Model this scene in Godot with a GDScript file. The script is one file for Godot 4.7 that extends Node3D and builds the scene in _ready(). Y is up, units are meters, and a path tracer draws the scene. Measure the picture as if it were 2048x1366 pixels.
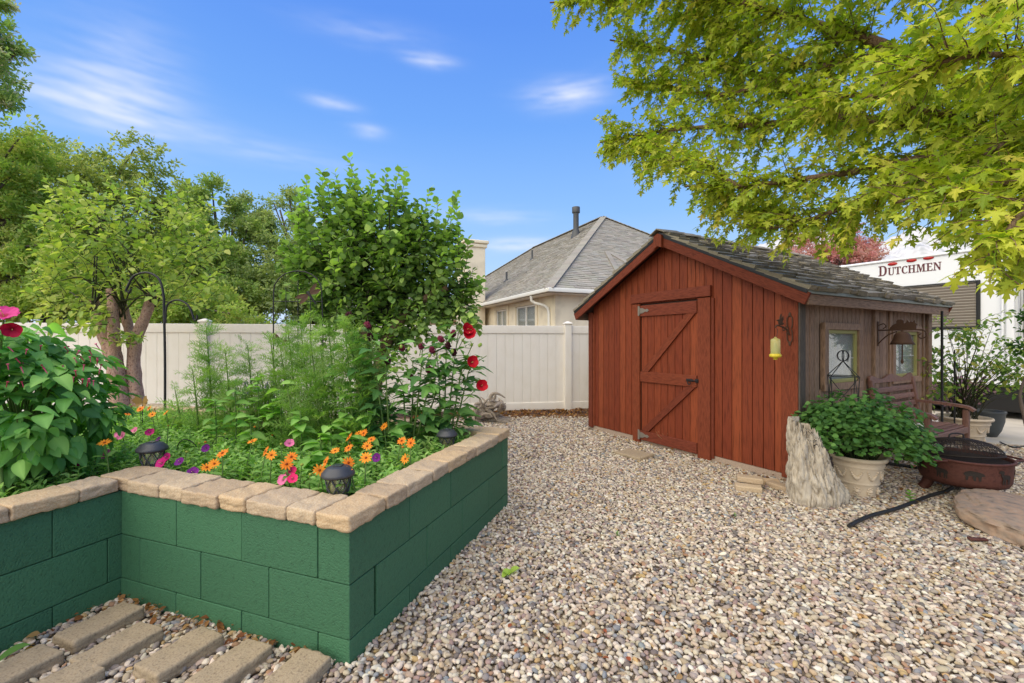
extends Node3D
# A back garden: painted block planter full of flowers, pebble yard, red board shed, maple overhead.
const F := 880.0
const EYE := 1.25
var rng := RandomNumberGenerator.new()
var names := {}
var M := {}
var EYEPOS := Vector3(0, EYE, 0)

func P(x: float, y: float, d: float) -> Vector3:
	return Vector3((x - 1024.0) / F * d, EYE - (y - 683.0) / F * d, -d)
func H(x: float, y: float, h: float) -> Vector3:      # the point at height h that lies on this line of sight
	return P(x, y, (EYE - h) * F / (y - 683.0))
func C8(r: float, g: float, b: float) -> Color:
	return Color(r / 255.0, g / 255.0, b / 255.0)
func L8(r: float, g: float, b: float) -> Color:
	return C8(r, g, b).srgb_to_linear()
func rr(a: float, b: float) -> float:
	return rng.randf_range(a, b)
func rv() -> Vector3:
	var v := Vector3(rr(-1, 1), rr(-1, 1), rr(-1, 1))
	return v.normalized() if v.length() > 0.01 else Vector3.UP
func tint(c: Color, amount: float) -> Color:
	var k := 1.0 + rr(-amount, amount)
	return Color(c.r * k * (1.0 + rr(-amount, amount) * 0.35), c.g * k, c.b * k * (1.0 + rr(-amount, amount) * 0.35))

# ------------------------------------------------------------------ mesh builder
class MB:
	var v := PackedVector3Array()
	var ix := PackedInt32Array()
	var co := PackedColorArray()
	var c := Color.WHITE
	func p(a: Vector3) -> int:
		v.append(a)
		co.append(c)
		return v.size() - 1
	func tri(a: int, b: int, d: int, out := Vector3.ZERO) -> void:
		if out != Vector3.ZERO and (v[d] - v[a]).cross(v[b] - v[a]).dot(out) < 0.0:
			ix.append(a); ix.append(d); ix.append(b)
		else:
			ix.append(a); ix.append(b); ix.append(d)
	func quad(a: int, b: int, e: int, d: int, out := Vector3.ZERO) -> void:
		tri(a, b, e, out)
		tri(a, e, d, out)
	func fquad(a: Vector3, b: Vector3, e: Vector3, d: Vector3, out := Vector3.ZERO) -> void:
		quad(p(a), p(b), p(e), p(d), out)
	func ftri(a: Vector3, b: Vector3, d: Vector3, out := Vector3.ZERO) -> void:
		tri(p(a), p(b), p(d), out)
	func box(x: Transform3D, s: Vector3, b := 0.0) -> void:
		var h := s * 0.5
		if b <= 0.0:
			for ax in 3:
				for sg in [-1.0, 1.0]:
					var o := Vector3.ZERO; o[ax] = sg
					var u := Vector3.ZERO; u[(ax + 1) % 3] = 1.0
					var w := Vector3.ZERO; w[(ax + 2) % 3] = 1.0
					fquad(x * ((o - u - w) * h), x * ((o + u - w) * h), x * ((o + u + w) * h), x * ((o - u + w) * h), x.basis * o)
			return
		b = minf(b, minf(h.x, minf(h.y, h.z)) * 0.9)
		var id := {}
		for sx in [-1, 1]:
			for sy in [-1, 1]:
				for sz in [-1, 1]:
					var sgn := Vector3(sx, sy, sz)
					for ax in 3:
						var q := sgn * (h - Vector3(b, b, b))
						q[ax] = sgn[ax] * h[ax]
						id[[sx, sy, sz, ax]] = p(x * q)
		for ax in 3:
			for sg in [-1, 1]:
				var ks := []
				for t in [[-1, -1], [1, -1], [1, 1], [-1, 1]]:
					var k := [0, 0, 0, ax]
					k[ax] = sg; k[(ax + 1) % 3] = t[0]; k[(ax + 2) % 3] = t[1]
					ks.append(id[k])
				var o := Vector3.ZERO; o[ax] = sg
				quad(ks[0], ks[1], ks[2], ks[3], x.basis * o)
		for ax in 3:      # edges that run along ax
			var a1 := (ax + 1) % 3
			var a2 := (ax + 2) % 3
			for s1 in [-1, 1]:
				for s2 in [-1, 1]:
					var e := []
					for t in [[-1, a1], [1, a1], [1, a2], [-1, a2]]:
						var k := [0, 0, 0, t[1]]
						k[ax] = t[0]; k[a1] = s1; k[a2] = s2
						e.append(id[k])
					var o := Vector3.ZERO; o[a1] = s1; o[a2] = s2
					quad(e[0], e[1], e[2], e[3], x.basis * o)
		for sx in [-1, 1]:
			for sy in [-1, 1]:
				for sz in [-1, 1]:
					tri(id[[sx, sy, sz, 0]], id[[sx, sy, sz, 1]], id[[sx, sy, sz, 2]], x.basis * Vector3(sx, sy, sz))
	func tube(pts: Array, rad: Array, n := 6, cap := true) -> void:
		var up := Vector3.UP
		var rings := []
		for i in pts.size():
			var d: Vector3 = (pts[mini(i + 1, pts.size() - 1)] - pts[maxi(i - 1, 0)])
			d = d.normalized() if d.length() > 1e-6 else Vector3.UP
			if i == 0:
				up = d.cross(Vector3.RIGHT if absf(d.x) < 0.8 else Vector3.FORWARD).normalized()
			up = (up - d * up.dot(d))
			up = up.normalized() if up.length() > 1e-5 else d.cross(Vector3(0.3, 0.5, 0.8)).normalized()
			var w := d.cross(up)
			var r: float = rad[mini(i, rad.size() - 1)]
			var ring := []
			for k in n:
				var a := TAU * k / n
				ring.append(p(pts[i] + (up * cos(a) + w * sin(a)) * r))
			rings.append(ring)
		for i in pts.size() - 1:
			for k in n:
				var k2 := (k + 1) % n
				var o: Vector3 = v[rings[i][k]] + v[rings[i][k2]] - pts[i] * 2.0 + v[rings[i + 1][k]] - pts[i + 1]
				quad(rings[i][k], rings[i][k2], rings[i + 1][k2], rings[i + 1][k], o)
		if cap:
			for e in [[0, 1], [pts.size() - 1, pts.size() - 2]]:
				var o: Vector3 = pts[e[0]] - pts[e[1]]
				var m := p(pts[e[0]])
				var rim := []
				for k in n:
					rim.append(p(v[rings[e[0]][k]]))
				for k in n:
					tri(m, rim[k], rim[(k + 1) % n], o)
	func lathe(x: Transform3D, prof: Array, n := 24) -> void:     # prof: Vector2(radius, height); runs up the outside
		var rings := []
		for q in prof:
			var ring := []
			for k in n:
				var a := TAU * k / n
				ring.append(p(x * Vector3(cos(a) * q.x, q.y, sin(a) * q.x)))
			rings.append(ring)
		for i in prof.size() - 1:
			var t: Vector2 = prof[i + 1] - prof[i]
			for k in n:
				var k2 := (k + 1) % n
				var a := TAU * (k + 0.5) / n
				var o := Vector3(cos(a) * t.y, -t.x, sin(a) * t.y)
				quad(rings[i][k], rings[i][k2], rings[i + 1][k2], rings[i + 1][k], x.basis * o)
	func prism(x: Transform3D, poly: PackedVector2Array, z0: float, z1: float) -> void:
		var t := Geometry2D.triangulate_polygon(poly)
		for zz in [z0, z1]:
			var base := v.size()
			for q in poly:
				p(x * Vector3(q.x, q.y, zz))
			var i := 0
			while i < t.size():
				tri(base + t[i], base + t[i + 1], base + t[i + 2], x.basis * Vector3(0, 0, zz - (z0 + z1) * 0.5))
				i += 3
		var ccw := not Geometry2D.is_polygon_clockwise(poly)
		for i in poly.size():
			var a := poly[i]
			var b := poly[(i + 1) % poly.size()]
			var o := Vector3(b.y - a.y, a.x - b.x, 0) * (1.0 if ccw else -1.0)
			fquad(x * Vector3(a.x, a.y, z0), x * Vector3(b.x, b.y, z0), x * Vector3(b.x, b.y, z1), x * Vector3(a.x, a.y, z1), x.basis * o)
	func grid(f: Callable, nu: int, nv: int, closed := false, flip := false) -> void:
		var base := v.size()
		for j in nv + 1:
			for i in (nu if closed else nu + 1):
				p(f.call(float(i) / nu, float(j) / nv))
		var w := nu if closed else nu + 1
		for j in nv:
			for i in nu:
				var i2 := (i + 1) % w if closed else i + 1
				if flip:
					quad(base + j * w + i, base + j * w + i2, base + (j + 1) * w + i2, base + (j + 1) * w + i)
				else:
					quad(base + j * w + i, base + (j + 1) * w + i, base + (j + 1) * w + i2, base + j * w + i2)
	func add(o: ArrayMesh, x: Transform3D, tint := Color.WHITE) -> void:
		var a := o.surface_get_arrays(0)
		var base := v.size()
		var cc = a[Mesh.ARRAY_COLOR]
		var vv: PackedVector3Array = a[Mesh.ARRAY_VERTEX]
		for i in vv.size():
			v.append(x * vv[i])
			co.append(cc[i] * tint if cc != null and cc.size() else tint)
		for i in a[Mesh.ARRAY_INDEX]:
			ix.append(base + i)
	func done() -> ArrayMesh:
		var n := PackedVector3Array()
		n.resize(v.size())
		var i := 0
		while i < ix.size():
			var a := v[ix[i]]
			var f := (v[ix[i + 2]] - a).cross(v[ix[i + 1]] - a)
			n[ix[i]] += f; n[ix[i + 1]] += f; n[ix[i + 2]] += f
			i += 3
		for k in n.size():
			n[k] = n[k].normalized() if n[k].length_squared() > 1e-20 else Vector3.UP
		var arr := []
		arr.resize(Mesh.ARRAY_MAX)
		arr[Mesh.ARRAY_VERTEX] = v
		arr[Mesh.ARRAY_NORMAL] = n
		arr[Mesh.ARRAY_COLOR] = co
		arr[Mesh.ARRAY_INDEX] = ix
		var m := ArrayMesh.new()
		m.add_surface_from_arrays(Mesh.PRIMITIVE_TRIANGLES, arr)
		return m

func icosphere(sub: int) -> Array:
	var t := (1.0 + sqrt(5.0)) / 2.0
	var vs := [Vector3(-1, t, 0), Vector3(1, t, 0), Vector3(-1, -t, 0), Vector3(1, -t, 0), Vector3(0, -1, t), Vector3(0, 1, t), Vector3(0, -1, -t), Vector3(0, 1, -t), Vector3(t, 0, -1), Vector3(t, 0, 1), Vector3(-t, 0, -1), Vector3(-t, 0, 1)]
	for i in 12:
		vs[i] = vs[i].normalized()
	var fs := [[0, 11, 5], [0, 5, 1], [0, 1, 7], [0, 7, 10], [0, 10, 11], [1, 5, 9], [5, 11, 4], [11, 10, 2], [10, 7, 6], [7, 1, 8], [3, 9, 4], [3, 4, 2], [3, 2, 6], [3, 6, 8], [3, 8, 9], [4, 9, 5], [2, 4, 11], [6, 2, 10], [8, 6, 7], [9, 8, 1]]
	for s in sub:
		var mid := {}
		var out := []
		for f in fs:
			var m := []
			for e in [[f[0], f[1]], [f[1], f[2]], [f[2], f[0]]]:
				var k := Vector2i(mini(e[0], e[1]), maxi(e[0], e[1]))
				if not mid.has(k):
					mid[k] = vs.size()
					vs.append((vs[e[0]] + vs[e[1]]).normalized())
				m.append(mid[k])
			out.append_array([[f[0], m[0], m[2]], [f[1], m[1], m[0]], [f[2], m[2], m[1]], [m[0], m[1], m[2]]])
		fs = out
	return [vs, fs]

func noise(sd: int, freq: float, oct := 3) -> FastNoiseLite:
	var n := FastNoiseLite.new()
	n.seed = sd
	n.frequency = freq
	n.noise_type = FastNoiseLite.TYPE_SIMPLEX_SMOOTH
	n.fractal_octaves = oct
	return n

func rock(size: Vector3, sub: int, amp: float, freq: float, sd: int, flat_top := 0.0, color := Color.WHITE) -> ArrayMesh:
	var m := MB.new()
	m.c = color
	var ns := noise(sd, freq, 4)
	var ic := icosphere(sub)
	for q in ic[0]:
		var w: Vector3 = q
		if flat_top > 0.0:
			w.y = signf(w.y) * pow(absf(w.y), 1.0 - flat_top)
		m.p(w * size * (1.0 + amp * ns.get_noise_3dv(q)))
	for f in ic[1]:
		m.tri(f[0], f[1], f[2], m.v[f[0]] + m.v[f[1]] + m.v[f[2]])
	return m.done()

# a worn block: rounded edges, uneven faces
func worn_block(s: Vector3, r: float, amp: float, freq: float, sd: int, color := Color.WHITE, n := 7) -> ArrayMesh:
	var m := MB.new()
	m.c = color
	var h := s * 0.5
	var ns := noise(sd, freq, 3)
	var seen := {}
	for ax in 3:
		for sg in [-1.0, 1.0]:
			var a1 := (ax + 1) % 3
			var a2 := (ax + 2) % 3
			var st := []
			for j in n + 1:
				for i in n + 1:
					var q := Vector3.ZERO
					q[ax] = sg * h[ax]
					for w in [[a1, i], [a2, j]]:
						var t: float = float(w[1]) / n * 2.0 - 1.0
						var k: int = w[0]
						if w[1] == 1 or w[1] == n - 1:
							q[k] = signf(t) * (h[k] - r)
						else:
							q[k] = t * (h[k] if absf(t) > 0.99 else h[k] - r)
					var inner := q.clamp(-h + Vector3(r, r, r), h - Vector3(r, r, r))
					var dd := q - inner
					var o := inner + dd.normalized() * r
					o += dd.normalized() * amp * (ns.get_noise_3dv(o) + 0.5 * ns.get_noise_3dv(o * 3.1))
					var key := Vector3i((inner + dd.normalized() * r) * 20000.0)
					if not seen.has(key):
						seen[key] = m.p(o)
					st.append(seen[key])
			var out := Vector3.ZERO
			out[ax] = sg
			for j in n:
				for i in n:
					var b := j * (n + 1) + i
					m.quad(st[b], st[b + 1], st[b + n + 2], st[b + n + 1], out)
	return m.done()

# ------------------------------------------------------------------ nodes
func fresh(parent: Node, called: String) -> String:
	var k := "%d/%s" % [parent.get_instance_id(), called]
	var i: int = names.get(k, -1) + 1
	names[k] = i
	return called if i == 0 else "%s_%03d" % [called, i]
func thing(called: String, label: String, category: String, at := Vector3.ZERO, turn := 0.0, group := "") -> Node3D:
	var o := Node3D.new()
	o.name = fresh(self, called)
	add_child(o, true)
	o.position = at
	o.rotation.y = turn
	tag(o, label, category, group)
	return o
func tag(o: Node, label: String, category: String, group := "") -> void:
	o.set_meta("label", label)
	o.set_meta("category", category)
	if group != "":
		o.set_meta("group", group)
func part(parent: Node, called: String, mesh: Mesh, m: Material, x := Transform3D.IDENTITY, label := "") -> MeshInstance3D:
	var o := MeshInstance3D.new()
	o.name = fresh(parent, called)
	o.mesh = mesh
	o.material_override = m
	o.transform = x
	o.cast_shadow = GeometryInstance3D.SHADOW_CASTING_SETTING_ON
	if label != "":
		o.set_meta("label", label)
	parent.add_child(o, true)
	return o
func structure(called: String, mesh: Mesh, m: Material, x := Transform3D.IDENTITY) -> MeshInstance3D:
	var o := part(self, called, mesh, m, x)
	o.set_meta("kind", "structure")
	return o
func many(parent: Node, called: String, mesh: Mesh, m: Material, T: Array, C: Array) -> MultiMeshInstance3D:
	var mm := MultiMesh.new()
	mm.transform_format = MultiMesh.TRANSFORM_3D
	mm.use_colors = true
	mm.mesh = mesh
	mm.instance_count = T.size()
	for i in T.size():
		mm.set_instance_transform(i, T[i])
		mm.set_instance_color(i, C[i])
	var o := MultiMeshInstance3D.new()
	o.name = fresh(parent, called)
	o.multimesh = mm
	o.material_override = m
	o.set_meta("kind", "stuff")
	parent.add_child(o, true)
	return o
# leaves: the ones that show largest become parts of their own, the rest one mass
func leafy(parent: Node3D, called: String, shape: Callable, m: Material, T: Array, C: Array, most: int) -> void:
	var rank := []
	for i in T.size():
		var w: Vector3 = parent.transform * T[i].origin
		var d := -w.z
		var s := 0.0
		if d > 0.3 and absf(w.x / d) < 1.2 and absf((w.y - EYE) / d) < 0.8:
			s = T[i].basis.y.length() / d
		rank.append([s, i])
	rank.sort_custom(func(a, b): return a[0] > b[0])
	var white: ArrayMesh = shape.call(Color.WHITE)
	var tones := []
	if most > 0 and T.size():
		for k in 5:
			tones.append(shape.call(C[(k * 7919) % C.size()]))
	var t2 := []
	var c2 := []
	for k in rank.size():
		var i: int = rank[k][1]
		if k < most and rank[k][0] > 0.0:
			part(parent, called, tones[k % tones.size()], m, T[i])
		else:
			t2.append(T[i])
			c2.append(C[i])
	if t2.size():
		many(parent, "foliage", white, m, t2, c2)

func aim(at: Vector3, dir: Vector3, face: Vector3, size: float) -> Transform3D:    # +y along dir, +z turned to face
	var y := dir.normalized()
	var z := face - y * face.dot(y)
	z = z.normalized() if z.length() > 1e-4 else y.cross(Vector3(0.31, 0.2, 0.93)).normalized()
	return Transform3D(Basis(y.cross(z), y, z).scaled(Vector3(size, size, size)), at)
func stretch(a: Vector3, b: Vector3, w: float, t: float, face: Vector3) -> Transform3D:  # a unit box laid from a to b
	var y := b - a
	var z := (face - y.normalized() * face.dot(y.normalized())).normalized()
	return Transform3D(Basis(y.normalized().cross(z) * w, y, z * t), (a + b) * 0.5)
func curve(pts: Array, n: int) -> Array:
	var c := Curve3D.new()
	for i in pts.size():
		var tng: Vector3 = (pts[mini(i + 1, pts.size() - 1)] - pts[maxi(i - 1, 0)]) / 6.0
		c.add_point(pts[i], -tng, tng)
	var out := []
	var l := c.get_baked_length()
	for i in n + 1:
		out.append(c.sample_baked(l * i / n, true))
	return out
func taper(a: float, b: float, n: int) -> Array:
	var out := []
	for i in n + 1:
		out.append(lerpf(a, b, float(i) / n))
	return out

# ------------------------------------------------------------------ materials
func tex(sd: int, freq: float, stops: Array, size := 256, kind := 0, oct := 4) -> ImageTexture:
	var n := noise(sd, freq, oct)
	if kind == 1:
		n.noise_type = FastNoiseLite.TYPE_CELLULAR
		n.cellular_return_type = FastNoiseLite.RETURN_DISTANCE
	elif kind == 2:
		n.fractal_type = FastNoiseLite.FRACTAL_RIDGED
	var im := n.get_seamless_image(size, size)
	var out := Image.create_empty(size, size, false, Image.FORMAT_RGB8)
	var ramp := []
	for i in 256:
		var t := i / 255.0 * (stops.size() - 1)
		var k := mini(int(t), stops.size() - 2)
		ramp.append(stops[k].lerp(stops[k + 1], t - k))
	for y in size:
		for x in size:
			out.set_pixel(x, y, ramp[int(im.get_pixel(x, y).r * 255.0)])
	out.generate_mipmaps()
	return ImageTexture.create_from_image(out)
func mat(c: Color, rough := 0.8, o := {}) -> StandardMaterial3D:
	var m := StandardMaterial3D.new()
	m.albedo_color = c
	m.roughness = rough
	m.metallic = o.get("metal", 0.0)
	m.metallic_specular = o.get("spec", 0.5)
	if o.has("tex"):
		m.albedo_texture = o.tex
		m.uv1_triplanar = true
		m.uv1_world_triplanar = o.get("world", false)
		m.uv1_scale = o.get("scale", Vector3.ONE)
		m.uv1_offset = o.get("offset", Vector3.ZERO)
	if o.has("height"):
		m.heightmap_enabled = true
		m.heightmap_texture = o.height
		m.heightmap_scale = o.get("deep", 1.0)
		m.uv1_triplanar = true
		m.uv1_world_triplanar = o.get("world", false)
		m.uv1_scale = o.get("scale", Vector3.ONE)
		m.uv1_offset = o.get("offset", Vector3.ZERO)
	if o.get("vc", false):
		m.vertex_color_use_as_albedo = true
	if o.has("back"):
		m.backlight_enabled = true
		m.backlight = o.back
		m.cull_mode = BaseMaterial3D.CULL_DISABLED
	if o.has("alpha"):
		m.transparency = BaseMaterial3D.TRANSPARENCY_ALPHA
		m.albedo_color.a = o.alpha
	return m

func make_materials() -> void:
	var g := func(k): return Color(k, k, k)
	var fine := tex(3, 0.05, [g.call(0.72), g.call(1.0), g.call(0.86), g.call(1.0)], 256)
	var blotch := tex(5, 0.012, [g.call(0.88), g.call(0.97), g.call(1.0)], 256)
	var pits := tex(8, 0.09, [g.call(0.25), g.call(0.9), g.call(1.0), g.call(1.0)], 256, 1, 2)
	var grain := tex(11, 0.03, [g.call(0.55), g.call(0.85), g.call(1.0), g.call(0.78), g.call(1.0)], 256, 0, 5)
	var crack := tex(21, 0.02, [g.call(1.0), g.call(0.9), g.call(0.75), g.call(0.3)], 256, 2, 4)
	M.grain = grain
	var worn := tex(6, 0.03, [g.call(0.86), g.call(0.97), g.call(1.0), g.call(0.94)], 256)
	var streak := tex(14, 0.018, [g.call(0.6), g.call(0.86), g.call(1.0), g.call(0.92), g.call(0.72)], 512, 0, 6)
	M.fine = fine
	M.blotch = blotch
	M.soil = mat(C8(112, 88, 66), 0.95, {tex = tex(31, 0.06, [C8(120, 100, 80), C8(255, 235, 215), C8(190, 160, 130)], 256), scale = Vector3(1.7, 1.7, 1.7), world = true, height = fine, deep = 2.0})
	M.bed_soil = mat(C8(84, 66, 50), 0.95, {tex = fine, scale = Vector3(3, 3, 3), world = true, height = fine, deep = 2.0})
	M.yard = mat(C8(176, 158, 136), 0.95, {tex = fine, scale = Vector3(5, 5, 5), world = true, height = pits, deep = 1.0})
	M.pebble = mat(Color.WHITE, 0.85, {vc = true, spec = 0.25})
	M.block = []
	for k in 3:
		M.block.append(mat([C8(65, 111, 81), C8(62, 107, 78), C8(68, 115, 83)][k], 0.62, {tex = worn, scale = Vector3(4.2, 4.2, 4.2), offset = Vector3(k * 0.37, k * 0.21, k * 0.13), height = pits, deep = 0.35, spec = 0.4}))
	M.cap = []
	for k in 4:
		M.cap.append(mat([C8(200, 187, 166), C8(190, 177, 158), C8(202, 184, 156), C8(186, 171, 150)][k], 0.9, {tex = tex(40 + k, 0.08, [C8(190, 170, 150), C8(255, 250, 240), C8(225, 205, 185), C8(255, 255, 250)], 256), scale = Vector3(4, 4, 4), offset = Vector3(k * 0.3, k * 0.17, 0), height = fine, deep = 0.5}))
	M.paver = mat(C8(168, 154, 134), 0.92, {tex = tex(47, 0.06, [C8(180, 170, 160), C8(255, 250, 240), C8(215, 205, 190)], 256), scale = Vector3(4, 4, 4), height = fine, deep = 0.45})
	M.red = []
	M.trim = []
	M.brown = []
	M.shake = []
	M.bench = []
	for k in 4:
		var off := Vector3(k * 0.31, k * 0.27, k * 0.19)
		M.red.append(mat([C8(135, 64, 38), C8(124, 56, 34), C8(144, 71, 42), C8(129, 60, 36)][k], 0.6, {tex = streak, scale = Vector3(3.2, 0.28, 3.2), offset = off, height = grain, deep = 0.12, spec = 0.35}))
		M.trim.append(mat([C8(132, 66, 44), C8(122, 60, 42), C8(138, 69, 44), C8(128, 64, 46)][k], 0.65, {tex = grain, scale = Vector3(9, 0.7, 9), offset = off, height = grain, deep = 0.25, spec = 0.3}))
		M.brown.append(mat([C8(160, 132, 112), C8(152, 124, 104), C8(168, 138, 116), C8(156, 130, 110)][k], 0.7, {tex = grain, scale = Vector3(7, 0.6, 7), offset = off, height = grain, deep = 0.15, spec = 0.3}))
		M.shake.append(mat([C8(152, 143, 125), C8(134, 125, 108), C8(170, 160, 140), C8(144, 136, 116)][k], 0.92, {tex = grain, scale = Vector3(14, 14, 1.5), offset = off, height = grain, deep = 0.4}))
		M.bench.append(mat([C8(128, 90, 78), C8(118, 83, 71), C8(136, 96, 82), C8(122, 87, 75)][k], 0.55, {tex = grain, scale = Vector3(9, 0.8, 9), offset = off, height = grain, deep = 0.1}))
	M.dark_wood = mat(C8(66, 44, 36), 0.8)
	M.metal_dark = mat(C8(52, 52, 54), 0.45, {metal = 0.5})
	M.drip = mat(C8(120, 124, 112), 0.5, {metal = 0.3, tex = blotch, scale = Vector3(3, 3, 3)})
	M.iron = mat(C8(40, 40, 42), 0.5, {metal = 0.4})
	M.rust = mat(C8(88, 62, 46), 0.75, {metal = 0.2, tex = fine, scale = Vector3(8, 8, 8)})
	M.hinge = mat(C8(150, 142, 132), 0.55, {metal = 0.4, tex = fine, scale = Vector3(10, 10, 10)})
	M.vinyl = mat(C8(238, 233, 224), 0.5, {spec = 0.4, tex = tex(27, 0.02, [C8(249, 247, 244), C8(254, 253, 252), C8(255, 255, 255)], 256), scale = Vector3(0.9, 0.5, 0.9), world = true})
	M.foundation = mat(C8(182, 160, 142), 0.95, {tex = fine, scale = Vector3(4, 4, 4)})
	M.stucco = mat(C8(238, 226, 200), 0.95, {tex = blotch, scale = Vector3(0.4, 0.4, 0.4), height = fine, deep = 0.6})
	M.roofing = mat(Color.WHITE, 0.95, {vc = true, tex = fine, scale = Vector3(1.3, 1.3, 1.3)})
	M.white = mat(C8(232, 230, 224), 0.5)
	M.gutter = mat(C8(226, 224, 216), 0.45)
	M.vent = mat(C8(78, 80, 82), 0.6, {metal = 0.3})
	M.glass = mat(C8(150, 165, 165), 0.03, {alpha = 0.22, spec = 0.8})
	M.shade_cloth = mat(C8(190, 190, 182), 0.9)
	M.blind = mat(C8(150, 140, 128), 0.8)
	M.room = mat(C8(176, 168, 156), 0.9)
	M.olive = mat(C8(150, 146, 84), 0.6)
	M.rv = mat(C8(236, 238, 240), 0.3, {spec = 0.5})
	M.rv_grey = mat(C8(196, 198, 200), 0.4)
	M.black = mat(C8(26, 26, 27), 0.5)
	M.rubber = mat(C8(30, 31, 33), 0.55)
	M.maroon = mat(C8(92, 32, 42), 0.45)
	M.red_lens = mat(C8(176, 30, 26), 0.2)
	M.pot = mat(C8(208, 190, 166), 0.85, {tex = blotch, scale = Vector3(5, 5, 5), height = fine, deep = 0.15})
	M.pot_dark = mat(C8(60, 64, 66), 0.5)
	M.fire = mat(C8(92, 54, 45), 0.7, {tex = tex(61, 0.03, [C8(170, 150, 140), C8(255, 255, 255), C8(215, 190, 180)], 256), scale = Vector3(3, 3, 3), metal = 0.2})
	M.soot_and_shade = mat(C8(44, 36, 32), 0.8, {metal = 0.2})  # sooty metal; also paints the shade in the animal openings
	M.sandstone = mat(C8(168, 154, 141), 0.92, {tex = tex(71, 0.025, [C8(165, 150, 140), C8(222, 216, 210), C8(250, 226, 208), C8(255, 248, 240)], 256), scale = Vector3(1.6, 4, 1.6), height = fine, deep = 0.6})
	M.driftwood = mat(C8(188, 181, 170), 0.95, {tex = tex(81, 0.02, [C8(104, 94, 82), C8(190, 178, 164), C8(240, 234, 224), C8(255, 252, 246), C8(232, 224, 214), C8(176, 164, 150)], 512, 0, 6), scale = Vector3(3.0, 0.45, 3.0), height = fine, deep = 0.5})
	M.rootwood = mat(C8(176, 162, 146), 0.95, {tex = grain, scale = Vector3(6, 6, 6), height = grain, deep = 1.5})
	M.bark = mat(C8(128, 108, 92), 0.95, {tex = tex(91, 0.03, [C8(110, 90, 80), C8(255, 245, 235), C8(180, 160, 150)], 256, 0, 5), scale = Vector3(5, 1.5, 5), height = crack, deep = 1.5})
	M.bark_pale = mat(C8(190, 166, 150), 0.95, {tex = tex(95, 0.03, [C8(120, 90, 80), C8(255, 245, 240), C8(200, 160, 150)], 256, 0, 5), scale = Vector3(5, 2.5, 5), height = crack, deep = 1.0})
	M.bark_grey = mat(C8(112, 100, 90), 0.95, {tex = fine, scale = Vector3(5, 1.5, 5), height = crack, deep = 1.2})
	M.stem = mat(C8(96, 122, 58), 0.7, {vc = true})
	M.leaf = mat(Color.WHITE, 0.6, {vc = true, back = Color(0.92, 1.0, 0.65), spec = 0.4})
	M.leaf_dull = mat(Color.WHITE, 0.65, {vc = true, back = Color(0.95, 1.0, 0.75), spec = 0.25})
	M.petal = mat(Color.WHITE, 0.6, {vc = true, back = Color(0.5, 0.5, 0.5), spec = 0.3})
	M.concrete = mat(C8(196, 188, 176), 0.9, {tex = blotch, scale = Vector3(0.7, 0.7, 0.7), world = true})
	M.hill = mat(C8(208, 212, 218), 1.0, {tex = tex(99, 0.03, [C8(170, 172, 170), C8(255, 250, 245), C8(215, 210, 205)], 256), scale = Vector3(0.008, 0.008, 0.008), world = true})  # distance haze is put into this pale colour
	M.blue = mat(C8(48, 82, 128), 0.8)
	M.yellow_plastic = mat(C8(226, 204, 60), 0.35)
	M.clear_yellow = mat(C8(226, 222, 140), 0.08, {alpha = 0.45})
	M.shell = mat(C8(214, 176, 128), 0.5)
	M.solar = mat(C8(60, 64, 72), 0.25)
	M.plastic_dark = mat(C8(58, 60, 66), 0.45)
	M.lamp_glass = mat(C8(200, 190, 150), 0.08, {alpha = 0.3})

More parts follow.
